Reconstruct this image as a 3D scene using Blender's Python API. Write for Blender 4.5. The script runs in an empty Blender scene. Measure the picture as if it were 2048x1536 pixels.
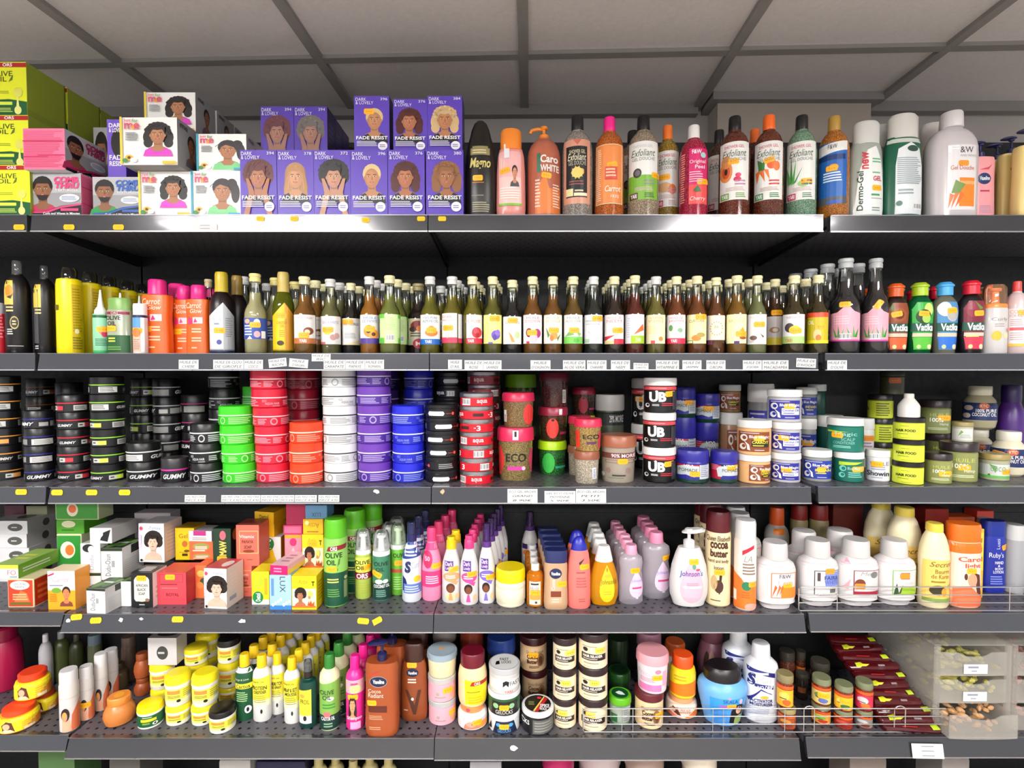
import bpy, math, random
from mathutils import Vector
from mathutils.geometry import tessellate_polygon
random.seed(7)
SC = bpy.context.scene
COL = SC.collection
# ---------------------------------------------------------------- camera, world, lamps, exposure
FPX, CX, CY, CAMZ, TH = 1050.0, 1024.0, 768.0, 1.55, 0.0314
cam = bpy.data.cameras.new('camera'); cam.sensor_width = 36.0; cam.lens = FPX / 2048 * 36
co = bpy.data.objects.new('camera', cam); COL.objects.link(co)
co.location = (0, 0, CAMZ); co.rotation_euler = (math.pi / 2 - TH, 0, 0); SC.camera = co
cam.clip_start = 0.05
W = bpy.data.worlds.new('World'); SC.world = W; W.use_nodes = True
W.node_tree.nodes['Background'].inputs[0].default_value = (0.93, 0.95, 1.0, 1)
W.node_tree.nodes['Background'].inputs[1].default_value = 0.5
LAMP = 30.0
SC.view_settings.view_transform = 'Standard'; SC.view_settings.look = 'None'
SC.view_settings.gamma = 1; SC.view_settings.use_curve_mapping = False
SC.view_settings.exposure = 0.88
SC.cycles.use_denoising = True
SC.cycles.max_bounces = 8; SC.cycles.transparent_max_bounces = 24; SC.cycles.transmission_bounces = 6
SC.cycles.sample_clamp_indirect = 6

# ---------------------------------------------------------------- helpers
def hexc(c):
    if not isinstance(c, str): return tuple(c)[:3]
    c = c.lstrip('#')
    if len(c) == 3: c = ''.join(a * 2 for a in c)
    v = [int(c[i:i + 2], 16) / 255 for i in (0, 2, 4)]
    return tuple(x / 12.92 if x < .04 else ((x + .055) / 1.055) ** 2.4 for x in v)
MATS = {}
def mat(kind, c='#fff'):
    key = (kind, c)
    if key in MATS: return MATS[key]
    m = bpy.data.materials.new(kind + '_' + str(c).strip('#')); m.use_nodes = True
    nt = m.node_tree; N = nt.nodes; b = N['Principled BSDF']; L = nt.links
    rgb = hexc(c); b.inputs['Base Color'].default_value = (*rgb, 1)
    ro = {'plastic': .32, 'card': .42, 'print': .38, 'metal': .3, 'paper': .7, 'matte': .6, 'rail': .2}.get(kind, .3)
    b.inputs['Roughness'].default_value = ro
    if kind in ('plastic', 'card', 'matte', 'rail', 'steel', 'metal'):     # faint wear in the gloss
        n = N.new('ShaderNodeTexNoise'); n.inputs['Scale'].default_value = 60 if kind != 'rail' else 9
        r = N.new('ShaderNodeMapRange'); r.inputs['To Min'].default_value = ro * .75; r.inputs['To Max'].default_value = ro * 1.3
        tc = N.new('ShaderNodeTexCoord')
        if kind == 'rail':
            mp = N.new('ShaderNodeMapping'); mp.inputs['Scale'].default_value = (.5, 6, 6)
            L.new(tc.outputs['Object'], mp.inputs[0]); L.new(mp.outputs[0], n.inputs['Vector'])
        else: L.new(tc.outputs['Object'], n.inputs['Vector'])
        L.new(n.outputs['Fac'], r.inputs['Value']); L.new(r.outputs[0], b.inputs['Roughness'])
    if kind in ('metal', 'steel'): b.inputs['Metallic'].default_value = .9
    if kind == 'rail': b.inputs['Metallic'].default_value = .3; b.inputs['Coat Weight'].default_value = .8; b.inputs['Coat Roughness'].default_value = .07
    if kind == 'print':
        a = N.new('ShaderNodeAttribute'); a.attribute_name = 'Col'; L.new(a.outputs['Color'], b.inputs['Base Color'])
    if kind in ('glass', 'clear'):
        N.remove(b); o = N['Material Output']
        t = N.new('ShaderNodeBsdfTransparent'); t.inputs[0].default_value = (*[1 - (1 - x) * .5 for x in rgb], 1)
        g = N.new('ShaderNodeBsdfGlossy'); g.inputs['Roughness'].default_value = .05; g.inputs[0].default_value = (1, 1, 1, 1)
        d = N.new('ShaderNodeBsdfDiffuse'); d.inputs[0].default_value = (*rgb, 1)
        lw = N.new('ShaderNodeLayerWeight'); lw.inputs[0].default_value = .36 if kind == 'glass' else .28
        mx = N.new('ShaderNodeMixShader'); my = N.new('ShaderNodeMixShader')
        my.inputs[0].default_value = .01 if kind == 'glass' else .16
        L.new(t.outputs[0], my.inputs[1]); L.new(d.outputs[0], my.inputs[2])
        L.new(lw.outputs['Fresnel'], mx.inputs[0]); L.new(my.outputs[0], mx.inputs[1]); L.new(g.outputs[0], mx.inputs[2])
        L.new(mx.outputs[0], o.inputs[0])
    if kind in ('frost', 'haze'):       # milky see-through polypropylene
        N.remove(b); o = N['Material Output']; t = N.new('ShaderNodeBsdfTransparent'); d = N.new('ShaderNodeBsdfDiffuse'); u = N.new('ShaderNodeBsdfTranslucent'); g = N.new('ShaderNodeBsdfGlossy')
        d.inputs[0].default_value = u.inputs[0].default_value = (*rgb, 1); g.inputs['Roughness'].default_value = .2
        m1, m2, m3 = [N.new('ShaderNodeMixShader') for _ in range(3)]; m1.inputs[0].default_value = .4; m2.inputs[0].default_value = .27 if kind == 'frost' else .5; m3.inputs[0].default_value = .05
        L.new(d.outputs[0], m1.inputs[1]); L.new(u.outputs[0], m1.inputs[2]); L.new(t.outputs[0], m2.inputs[1]); L.new(m1.outputs[0], m2.inputs[2])
        L.new(m2.outputs[0], m3.inputs[1]); L.new(g.outputs[0], m3.inputs[2]); L.new(m3.outputs[0], o.inputs[0])
    if kind == 'liquid':
        b.inputs['Transmission Weight'].default_value = .5; b.inputs['Roughness'].default_value = .04; b.inputs['IOR'].default_value = 1.3
    if kind == 'gel':
        b.inputs['Transmission Weight'].default_value = .35; b.inputs['Roughness'].default_value = .12
        n = N.new('ShaderNodeTexNoise'); n.inputs['Scale'].default_value = 420; n.inputs['Detail'].default_value = 1
        r = N.new('ShaderNodeValToRGB'); r.color_ramp.elements[0].position = .42; r.color_ramp.elements[1].position = .62
        r.color_ramp.elements[0].color = (*[x * .62 for x in rgb], 1); r.color_ramp.elements[1].color = (*[min(1, x * 1.5 + .03) for x in rgb], 1)
        tc = N.new('ShaderNodeTexCoord'); L.new(tc.outputs['Object'], n.inputs['Vector'])
        L.new(n.outputs['Fac'], r.inputs[0]); L.new(r.outputs[0], b.inputs['Base Color'])
    if kind == 'milk':
        b.inputs['Transmission Weight'].default_value = .12; b.inputs['Roughness'].default_value = .28
        b.inputs['Coat Weight'].default_value = .3
    if kind == 'lamp':
        b.inputs['Emission Color'].default_value = (1, .985, .96, 1); b.inputs['Emission Strength'].default_value = LAMP
    MATS[key] = m; return m
def mkmesh(V, Fc, m, cols=None, smooth=False, sharp=.6):
    me = bpy.data.meshes.new('m'); me.from_pydata(V, [], Fc)
    if m: me.materials.append(m)
    if cols:
        at_ = me.color_attributes.new('Col', 'FLOAT_COLOR', 'CORNER'); buf = []
        for f, c in zip(Fc, cols): buf += [c[0], c[1], c[2], 1] * len(f)
        at_.data.foreach_set('color', buf)
    if smooth:
        me.polygons.foreach_set('use_smooth', [True] * len(Fc)); me.set_sharp_from_angle(angle=sharp)
    return me
def ob(name, me, parent=None, loc=None, rot=None):
    o = bpy.data.objects.new(name, me); me and setattr(me, 'name', name); COL.objects.link(o)
    if parent: o.parent = parent
    if loc: o.location = loc
    if rot: o.rotation_euler = rot
    return o
ROOTS = []
def tag(o, label, cat, group=None, kind=None):
    if label: o['label'] = label
    if cat: o['category'] = cat
    if group: o['group'] = group
    if kind: o['kind'] = kind
    ROOTS.append(o); return o
def copytree(o, parent=None):
    c = o.copy(); COL.objects.link(c)
    if parent: c.parent = parent
    for ch in list(o.children): copytree(ch, c)
    return c
def boxgeo(x0, x1, y0, y1, z0, z1, V=None, Fc=None):
    V = [] if V is None else V; Fc = [] if Fc is None else Fc; n = len(V)
    V += [(x0, y0, z0), (x1, y0, z0), (x1, y1, z0), (x0, y1, z0), (x0, y0, z1), (x1, y0, z1), (x1, y1, z1), (x0, y1, z1)]
    Fc += [tuple(n + i for i in f) for f in ((0, 3, 2, 1), (4, 5, 6, 7), (0, 1, 5, 4), (1, 2, 6, 5), (2, 3, 7, 6), (3, 0, 4, 7))]
    return V, Fc
def bevbox(w, d, h, r=.0012):   # carton: base at z 0, centred, thin rounded edges
    V, Fc = [], []
    for z, k in ((0, r), (r, 0), (h - r, 0), (h, r)):
        a, b = w / 2 - k, d / 2 - k; q = min(r, a, b)
        V += [(-a + q, -b, z), (a - q, -b, z), (a, -b + q, z), (a, b - q, z), (a - q, b, z), (-a + q, b, z), (-a, b - q, z), (-a, -b + q, z)]
    for l in range(3):
        for i in range(8): Fc.append((l * 8 + i, l * 8 + (i + 1) % 8, l * 8 + 8 + (i + 1) % 8, l * 8 + 8 + i))
    Fc.append(tuple(range(7, -1, -1))); Fc.append(tuple(range(24, 32)))
    return V, Fc
def tube(pts, r, V=None, Fc=None, n=6):
    V = [] if V is None else V; Fc = [] if Fc is None else Fc
    pts = [Vector(p) for p in pts]; base = len(V)
    for i, p in enumerate(pts):
        t = (pts[min(i + 1, len(pts) - 1)] - pts[max(i - 1, 0)]).normalized()
        a = t.cross(Vector((0, 0, 1)) if abs(t.z) < .9 else Vector((1, 0, 0))).normalized(); b = t.cross(a)
        for k in range(n):
            q = 2 * math.pi * k / n; V.append(tuple(p + a * r * math.cos(q) + b * r * math.sin(q)))
    for i in range(len(pts) - 1):
        for k in range(n):
            k2 = (k + 1) % n; Fc.append((base + i * n + k, base + i * n + k2, base + i * n + n + k2, base + i * n + n + k))
    Fc.append(tuple(base + k for k in range(n))[::-1]); Fc.append(tuple(base + (len(pts) - 1) * n + k for k in range(n)))
    return V, Fc
def spw(s, e): return math.copysign(abs(s) ** e, s)
def loft(prof, w, d, h, pw=2.0, n=30, cap=True, cy=0):
    V, Fc = [], []; e = 2 / pw
    for p in prof:
        rx = p[0] * w / 2; ry = (p[2] if len(p) > 2 else p[0]) * d / 2; z = p[1] * h
        for k in range(n):
            t = 2 * math.pi * k / n; V.append((rx * spw(math.sin(t), e), cy - ry * spw(math.cos(t), e), z))
    for i in range(len(prof) - 1):
        for k in range(n):
            k2 = (k + 1) % n; Fc.append((i * n + k, i * n + k2, i * n + n + k2, i * n + n + k))
    if cap: Fc.append(tuple(range(n))[::-1]); Fc.append(tuple(range((len(prof) - 1) * n, len(prof) * n)))
    return V, Fc
# ---------------------------------------------------------------- printed artwork laid on a pack's surface
def R(x0, y0, x1, y1, c): return ('p', c, [(x0, y0), (x1, y0), (x1, y1), (x0, y1)])
def E(cx, cy, rx, ry, c, n=18, a0=0, a1=360):
    k = n if a1 - a0 >= 360 else n + 1
    return ('p', c, [(cx + rx * math.cos(math.radians(a0 + (a1 - a0) * i / n)), cy + ry * math.sin(math.radians(a0 + (a1 - a0) * i / n))) for i in range(k)])
def P(c, *q): return ('q', c, [(q[i], q[i + 1]) for i in range(0, len(q), 2)])
def T(x0, y0, x1, y1, s, c='#222', b=.0, sh=0): return ('t', c, (x0, y0, x1, y1), s, b, sh)
def VT(x0, y0, x1, y1, s, c='#222', b=.0, sh=0): return ('t', c, (x0, y0, x1, y1), s, b, sh, 1)
def VD(x0, y0, x1, y1, s, c='#222', b=.0): return ('t', c, (x0, y0, x1, y1), s, b, 0, 2)
def TU(x0, y0, x1, y1, s, c='#222', b=.0): return ('t', c, (x0, y0, x1, y1), s, b, 0, 3)
def FR(x0, y0, x1, y1, t, c, ty=None):
    ty = ty or t; return [R(x0, y0, x1, y0 + ty, c), R(x0, y1 - ty, x1, y1, c), R(x0, y0 + ty, x0 + t, y1 - ty, c), R(x1 - t, y0 + ty, x1, y1 - ty, c)]
def LN(x0, y0, x1, y1, n, c, seed=1):     # small print nobody can read
    q = random.Random(seed * 31 + n); out = []; s = (y1 - y0) / n
    for i in range(n): out.append(R(x0, y1 - s * (i + .75), x0 + (x1 - x0) * q.uniform(.72, 1), y1 - s * (i + .25), c))
    return out
def BC(x0, y0, x1, y1):
    out = [R(x0, y0, x1, y1, '#f4f4f4')]; n = 9; s = (x1 - x0) / n
    for i in range(n): out.append(R(x0 + s * (i + .2), y0 + (y1 - y0) * .18, x0 + s * (i + (.5 if i % 3 else .75)), y1 - (y1 - y0) * .1, '#333'))
    return out
def FACE(cx, cy, s, k=1.0, hair='#3a2018', skin='#b07850', top='#222', style='afro', lip='#a03030', sy=1.0):
    """a printed head and shoulders; s = half head height in v, k = u per v"""
    f = lambda x, y: (cx + x * s * k, cy + y * s * sy)
    def el(x, y, rx, ry, c, n=16): a, b = f(x, y); return E(a, b, rx * s * k, ry * s * sy, c, n)
    def pl(c, *q):
        o = []
        for i in range(0, len(q), 2): o += f(q[i], q[i + 1])
        return P(c, *o)
    o = []
    if style == 'afro': o += [el(0, .55, 1.65, 1.35, hair, 22), el(-1.0, .1, .7, .75, hair), el(1.0, .1, .7, .75, hair)]
    if style == 'curly': o += [el(0, .55, 1.35, 1.15, hair, 20), el(-1.0, -.2, .65, .9, hair), el(1.0, -.2, .65, .9, hair), el(-1.1, -.9, .5, .6, hair), el(1.1, -.9, .5, .6, hair)]
    if style == 'long': o += [el(0, .4, 1.15, 1.15, hair, 20), pl(hair, -1.15, .4, 1.15, .4, 1.35, -1.8, .5, -1.6, -.5, -1.6, -1.3, -1.7)]
    if style == 'tail': o += [el(0, .45, 1.05, 1.0, hair), el(1.0, .8, .55, .6, hair), el(1.35, -.2, .45, 1.1, hair)]
    if style in ('short', 'man'): o += [el(0, .35, 1.0, 1.05, hair)]
    hs = hexc(hair); lite = tuple(min(1, x * 1.35 + .004) for x in hs); dark = tuple(x * .68 for x in hs); q = random.Random(int(cx * 97 + cy * 31 + s * 1000))
    if style in ('afro', 'curly'):
        for i in range(13):
            t = -.5 + i * .345; rr = 1.45 if style == 'afro' else 1.2; o.append(el(rr * math.cos(t) * q.uniform(.92, 1.08), .5 + rr * .82 * math.sin(t), .26, .24, hair, 7))
        for i in range(16):
            t = q.uniform(-.4, 3.5); rr = q.uniform(.85, 1.35); o.append(el(rr * math.cos(t), .5 + rr * .8 * math.sin(t), .13, .09, lite if i % 2 else dark, 6))
    if style in ('long', 'tail'):
        for i in range(7):
            a = (i - 3) * .33; o.append(pl(lite if i % 2 else dark, a, 1.25 - abs(a) * .4, a + .07, 1.25 - abs(a) * .4, a * 1.35 + .1, .5 if style == 'tail' else -1.2, a * 1.35, .5 if style == 'tail' else -1.2))
    o += [pl(skin, -.4, -.6, .4, -.6, .45, -1.5, -.45, -1.5), pl(skin, -1.5, -2.3, -1.0, -1.6, -.4, -1.35, .4, -1.35, 1.0, -1.6, 1.5, -2.3)]
    o += [pl(top, -1.6, -2.6, -1.35, -1.85, -.75, -1.55, -.4, -2.0, .4, -2.0, .75, -1.55, 1.35, -1.85, 1.6, -2.6)]
    o += [el(-.78, -.05, .12, .2, skin, 8), el(.78, -.05, .12, .2, skin, 8), pl(tuple(x * .62 for x in hexc(skin)), -.4, -.85, .4, -.85, .3, -1.2, -.3, -1.2), el(0, -.08, .78, 1.0, skin, 20), el(-.12, -.02, .5, .72, tuple(min(1, x * 1.18) for x in hexc(skin)), 14)]
    if style == 'man': o += [pl(hair, -.6, -.5, -.3, -.55, 0, -.45, .3, -.55, .6, -.5, .4, -1.0, 0, -1.12, -.4, -1.0), pl(hair, -.8, .45, -.6, .62, .6, .62, .8, .45, .75, 1.0, -.75, 1.0)]
    elif style == 'tail': o += [pl(hair, -.75, .4, -.2, .75, .75, .4, .6, .95, -.6, .95)]
    elif style != 'short': o += [pl(hair, -.8, .42, -.45, .68, 0, .6, .45, .7, .8, .42, .8, 1.0, -.8, 1.0)]
    for e_ in (-.33, .33): o += [el(e_, .1, .15, .05, '#e8ddd4', 8), el(e_, .1, .075, .06, '#1c1210', 8), pl('#2a1a14', e_ - .2, .26, e_ + .2, .26, e_ + .16, .32, e_ - .16, .33)]
    sk = tuple(x * .6 for x in hexc(skin))
    o += [pl(sk, .0, .1, .05, .1, .15, -.24, -.13, -.26, -.02, -.2), pl(lip, -.28, -.47, -.1, -.41, 0, -.44, .1, -.41, .28, -.47, .12, -.58, -.12, -.58), pl('#e8ddd6', -.16, -.485, .16, -.485, .1, -.515, -.1, -.515)]
    return o
def TD(cx, y0, y1, rx, c):      # teardrop label, point up
    return ('q', c, [(cx + rx * math.sin(t) * math.sin(t / 2) ** 1.1, (y0 + y1) / 2 + (y1 - y0) / 2 * math.cos(t)) for t in [i * math.pi / 11 for i in range(22)]])
TXT = {}
def textgeo(s, b, sh):
    k = (s, b, sh)
    if k not in TXT:
        cu = bpy.data.curves.new('t', 'FONT'); cu.body = s; cu.resolution_u = 3 if len(s) < 8 else 2; cu.offset = b; cu.shear = sh
        cu.space_line = .85; cu.align_x = 'CENTER'
        o = bpy.data.objects.new('t', cu); me = o.to_mesh()
        V = [tuple(v.co)[:2] for v in me.vertices]; Fc = [tuple(p.vertices) for p in me.polygons]
        x0 = min(v[0] for v in V); x1 = max(v[0] for v in V); y0 = min(v[1] for v in V); y1 = max(v[1] for v in V)
        TXT[k] = ([((x - x0) / (x1 - x0), (y - y0) / (y1 - y0)) for x, y in V], Fc)
        o.to_mesh_clear(); bpy.data.objects.remove(o); bpy.data.curves.remove(cu)
    return TXT[k]
def clip(poly, ax, lim, keep_low):
    out = []
    for i in range(len(poly)):
        a, b = poly[i], poly[(i + 1) % len(poly)]
        ia = (a[ax] <= lim) == keep_low or a[ax] == lim; ib = (b[ax] <= lim) == keep_low or b[ax] == lim
        if ia: out.append(a)
        if ia != ib:
            t = (lim - a[ax]) / (b[ax] - a[ax]); out.append(tuple(a[j] + t * (b[j] - a[j]) for j in (0, 1)))
    return out
def strips(poly, ax, cuts):
    res = [poly]
    lo = min(p[ax] for p in poly); hi = max(p[ax] for p in poly)
    for c in cuts:
        if lo < c < hi:
            last = res.pop(); a = clip(last, ax, c, True); b = clip(last, ax, c, False)
            if len(a) > 2: res.append(a)
            if len(b) > 2: res.append(b)
            else: break
    return res
def surf_of(prof, w, d, h, pw=2.0, ang=False):
    pz = [p[1] for p in prof]
    def rad(v):
        for i in range(len(prof) - 1):
            if prof[i][1] <= v <= prof[i + 1][1] and prof[i + 1][1] > prof[i][1]:
                t = (v - prof[i][1]) / (prof[i + 1][1] - prof[i][1]); a, b = prof[i], prof[i + 1]
                ra, rb = (a[2] if len(a) > 2 else a[0]), (b[2] if len(b) > 2 else b[0])
                return a[0] + t * (b[0] - a[0]), ra + t * (rb - ra)
        return prof[-1][0], prof[-1][0]
    def s(u, v, e):
        rx, ry = rad(min(max(v, 0), 1)); X, Y = rx * w / 2, ry * d / 2
        if ang:
            t = u * math.pi / 2; return ((X + e) * math.sin(t), -(Y + e) * math.cos(t), v * h)
        x = max(-.992 * X, min(.992 * X, u * w / 2)); q = abs(x / X); y = -Y * (1 - q ** pw) ** (1 / pw)
        gx = spw(x / X, pw - 1) / X; gy = -(abs(y / Y) ** (pw - 1)) / Y; g = math.hypot(gx, gy)
        return (x + e * gx / g, y + e * gy / g, v * h)
    if ang: uc = [i / 9 for i in range(-18, 19)]
    elif pw > 3: uc = [-.97, -.9, -.8, .8, .9, .97]
    else: uc = [math.sin(math.radians(a)) for a in (-82, -75, -66, -56, -45, -34, -23, -11, 0, 11, 23, 34, 45, 56, 66, 75, 82)]
    return s, uc, pz
def boxsurf(w, d, h, face='F'):
    if face == 'F': s = lambda u, v, e: (u * w / 2, -d / 2 - e, v * h)
    elif face == 'R': s = lambda u, v, e: (w / 2 + e, u * d / 2, v * h)
    elif face == 'L': s = lambda u, v, e: (-w / 2 - e, -u * d / 2, v * h)
    else: s = lambda u, v, e: (u * w / 2, (v - .5) * d, h + e)
    return s, [], []
def flat(a):
    o = []
    for x in a:
        if isinstance(x, list): o += flat(x)
        else: o.append(x)
    return o
def art_mesh(parts, one=True):           # parts: list of (surface, artwork); prints lying far apart become meshes of their own
    groups = []
    for pi, ((s, uc, vc), art) in enumerate(parts):
        for li, sh in enumerate(flat(art)):
            V, Fc = [], []
            e = .0004 + .00007 * li; c = hexc(sh[1])
            if sh[0] == 't':
                tv, tf = textgeo(sh[3], sh[4], sh[5]); x0, y0, x1, y1 = sh[2]
                V += [s(x0 + (x1 - x0) * a, y0 + (y1 - y0) * b, e + (.0005 if uc else 0)) for a, b in [((a, b), (1 - b, a), (b, 1 - a), (1 - a, 1 - b))[sh[6] if len(sh) > 6 else 0] for a, b in tv]]
                Fc += list(tf)
            else:
                polys = [sh[2]]
                if sh[0] == 'q' and len(sh[2]) > 3:
                    polys = [[sh[2][i] for i in t] for t in tessellate_polygon([[Vector((x, y, 0)) for x, y in sh[2]]])]
                for p in polys:
                    for a in (strips(p, 0, uc) if uc else [p]):
                        for b in (strips(a, 1, vc) if vc else [a]):
                            n = len(V); V += [s(x, y, e) for x, y in b]; Fc.append(tuple(range(n, n + len(b))))
            if not V: continue
            lo = [min(v[k] for v in V) for k in range(3)]; hi = [max(v[k] for v in V) for k in range(3)]
            m_ = [g for g in groups if g[3] == pi and any(math.sqrt(sum(max(0, q[0][k] - hi[k], lo[k] - q[1][k]) ** 2 for k in range(3))) < .015 for q in g[0])]
            for g in m_: groups.remove(g)
            groups.append([sum((g[0] for g in m_), []) + [(lo, hi)], None, sum((g[2] for g in m_), []) + [(V, Fc, c)], pi])
    out = []
    for g in groups:
        V, Fc, C = [], [], []
        for v, f, c in g[2]:
            n = len(V); V += v; Fc += [tuple(n + i for i in q) for q in f]; C += [c] * len(f)
        out.append(mkmesh(V, Fc, mat('print'), C))
    return (out[0] if out else None) if one else out
STK = '#ffb41e'
def sticker_art(u, v, a, b, c=STK, t=0):
    co_, si = math.cos(t), math.sin(t); pts = []
    for x, y in ((-1, -.6), (-.82, -1), (.82, -1), (1, -.6), (1, .6), (.82, 1), (-.82, 1), (-1, .6)):
        X, Y = x * a, y * b; pts += [u + X * co_ - Y * si * a / b * .55, v + Y * co_ + X * si * b / a * 1.8]
    return [P(c, *pts)] + [E(u + (i - 1) * a * .42, v + (i - 1) * a * .42 * si * b / a * 1.8, a * .13, b * .22, '#d98d10', 6) for i in range(3)]
# ---------------------------------------------------------------- where things stand
SH = {1: (1.331, 1.933), 2: (1.343, 1.5858), 3: (1.364, 1.2375), 4: (1.397, .885), 5: (1.400, .541), 6: (1.41, .20)}
def ray(px, py):
    x = (px - CX) / FPX; y = (CY - py) / FPX
    return x, math.cos(TH) + y * math.sin(TH), -math.sin(TH) + y * math.cos(TH)
def zat(py, Y): r = ray(0, py); return CAMZ + r[2] * Y / r[1]
def xat(px, py, Y): r = ray(px, py); return r[0] * Y / r[1]
def yfrom(S, py): r = ray(0, py); return (SH[S][1] - CAMZ) * r[1] / r[2]
ORD = ['front', 'second', 'third', 'fourth', 'fifth', 'sixth', 'seventh', 'eighth', 'ninth', 'tenth']
ST = {  # normalised outlines: (half width, height) of the pack; 'c' body colour, 'k' cap colour
 'can': [('body', [(.9, 0), (1, .015), (1, .76), (.93, .79)], 'c'), ('cap', [(.94, .785), (.94, .96), (.86, 1)], 'k')],
 'shower': [('body', [(.9, 0), (1, .02), (1, .6), (.985, .67), (.92, .73), (.78, .79), (.58, .83), (.42, .845), (.42, .86)], 'c'), ('cap', [(.4, .853), (.41, .86), (.39, .985), (.35, 1)], 'k')],
 'oilg': [('body', [(.88, 0), (1, .025), (1, .47), (.985, .51), (.92, .55), (.78, .595), (.62, .63), (.56, .665), (.5, .78), (.45, .88), (.45, .91)], 'G'), ('liquid', [(.87, .012), (.955, .03), (.955, .47), (.94, .51), (.87, .55), (.73, .595), (.57, .63), (.51, .665), (.47, .76)], 'L'), ('cap', [(.5, .9), (.5, .945), (.45, .955), (.52, .965), (.52, .99), (.47, 1)], 'k')],
 'tin': [('body', [(.93, 0), (.98, .03), (.98, .5)], 'c'), ('seam_ring', [(.99, .49), (1.0, .5), (1.0, .54), (.99, .55)], 's'), ('lid', [(.985, .54), (.985, .95), (.95, .99), (.88, 1)], 'k')],
 'drum': [('body', [(.92, 0), (.97, .03), (.97, .56), (.9, .6)], 'c'), ('lid', [(.96, .58), (1, .61), (.97, .66), (1, .7), (1, .93), (.95, 1)], 'k')],
 'jar': [('body', [(.9, 0), (.97, .03), (.97, .74), (.9, .77), (.9, .8)], 'c'), ('lid', [(.98, .78), (1, .79), (1, .97), (.96, 1)], 'k')],
 'tub': [('body', [(.84, 0), (.86, .02), (.93, .72), (.93, .76)], 'c'), ('lid', [(1, .75), (1, .78), (.98, .96), (.92, 1)], 'k')],
 'wide': [('body', [(.8, 0), (.93, .03), (1, .12), (1, .55), (.93, .68), (.78, .76)], 'c'), ('lid', [(.82, .74), (.84, .76), (.84, .97), (.78, 1)], 'k')],
 'lot': [('body', [(.93, 0), (1, .02), (1, .66), (.94, .73), (.72, .79), (.4, .83), (.36, .86)], 'c'), ('cap', [(.36, .84), (.38, .85), (.36, .98), (.31, 1)], 'k')],
 'cone': [('body', [(.93, 0), (1, .02), (1, .46), (.9, .56), (.66, .7), (.48, .8), (.44, .82)], 'c'), ('cap', [(.46, .81), (.46, .98), (.4, 1)], 'k')],
 'flask': [('body', [(.8, 0), (.95, .02), (1, .1), (.97, .5), (.9, .7), (.78, .78)], 'c'), ('cap', [(.72, .77), (.72, .97), (.6, 1)], 'k')],
 'slab': [('body', [(.9, 0), (.96, .02), (1, .1), (.94, .5), (.96, .74), (.9, .79)], 'c'), ('cap', [(.88, .785), (.92, .8), (.94, .97), (.9, 1)], 'k')],
 'drop': [('body', [(.55, 0), (.8, .02), (.98, .15), (1, .32), (.9, .52), (.7, .68), (.56, .76)], 'c'), ('cap', [(.62, .75), (.6, .77), (.42, .97), (.36, 1)], 'k')],
 'baby': [('body', [(.85, 0), (.98, .03), (.98, .4), (.86, .55), (.97, .7), (.9, .78), (.6, .83), (.42, .85)], 'c'), ('cap', [(.47, .84), (.48, .86), (.46, .98), (.4, 1)], 'k')],
 'shoul': [('body', [(.62, 0), (.72, .01), (.76, .06), (.98, .11), (.95, .15), (1, .2), (1, .6), (.97, .63), (.9, .69), (.66, .74), (.58, .76)], 'c'), ('cap', [(.6, .75), (.61, .77), (.59, .97), (.54, 1)], 'k')],
 'bullet': [('body', [(.9, 0), (1, .03), (1, .45), (.93, .65), (.82, .77), (.72, .82)], 'c'), ('cap', [(.72, .815), (.6, .9), (.42, .97), (.2, 1)], 'k')],
 'sprayc': [('body', [(.93, 0), (1, .02), (1, .64), (.93, .67)], 'c'), ('collar', [(.96, .66), (.96, .7), (.9, .72)], 'k'), ('sprayer', [(.42, .71), (.36, .74), (.3, .9), (.5, .91), (.5, .95)], 'k'), ('overcap', [(.9, .71), (.9, .95), (.7, 1)], 'K')],
 'nozz': [('body', [(.93, 0), (1, .02), (1, .6), (.95, .62)], 'c'), ('cap', [(.8, .61), (.75, .68), (.4, .74), (.2, .9), (.12, 1)], 'k')],
 'spk': [('body', [(.9, 0), (1, .02), (1, .5), (.9, .6), (.62, .7), (.44, .76)], 'c'), ('sprayer', [(.5, .755), (.5, .84), (.32, .85), (.3, .95)], 'k'), ('overcap', [(.46, .83), (.46, .98), (.4, 1)], 'K')],
 'pill': [('body', [(.55, 0), (.85, .06), (1, .3), (.95, .5), (.75, .68), (.62, .74)], 'c'), ('lid', [(.68, .72), (.72, .75), (.72, .96), (.66, 1)], 'k')],
}
def pumpgeo(w, h, z0, left=True, wide=False):
    """collar, stem and a swan head as one part; z0 = where the collar sits"""
    q = w * .13; s = -1 if left else 1
    V, Fc = loft([(1, 0), (1, .35), (.75, .4), (.3, .45), (.3, .8)], q * 2.2, q * 2.2, (h - z0), n=16)
    V = [(x, y, z + z0) for x, y, z in V]
    a = h - (h - z0) * .22
    V2, F2 = loft([(.8, 0), (1, .3), (1, .8), (.7, 1)], q * 1.7, q * 1.7, h - a, n=12)
    n = len(V); V += [(x, y, z + a) for x, y, z in V2]; Fc += [tuple(n + i for i in f) for f in F2]
    if wide:
        V2, F2 = loft([(.5, 0), (1, .35), (1, .6), (.7, 1)], w * .62, q * 2.6, q * .9, n=16); n = len(V)
        V += [(x + s * w * .12, y, z + h - q * 1.0 + x * .1) for x, y, z in V2]; Fc += [tuple(n + i for i in f) for f in F2]; return V, Fc
    tube([(0, 0, h - q * .6), (s * w * .2, 0, h - q * .5), (s * w * .36, 0, h - q * .8), (s * w * .42, 0, h - q * 1.5)], q * .38, V, Fc, 8)
    return V, Fc
FOOT, LATER, PUSH = [], [], []
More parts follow.
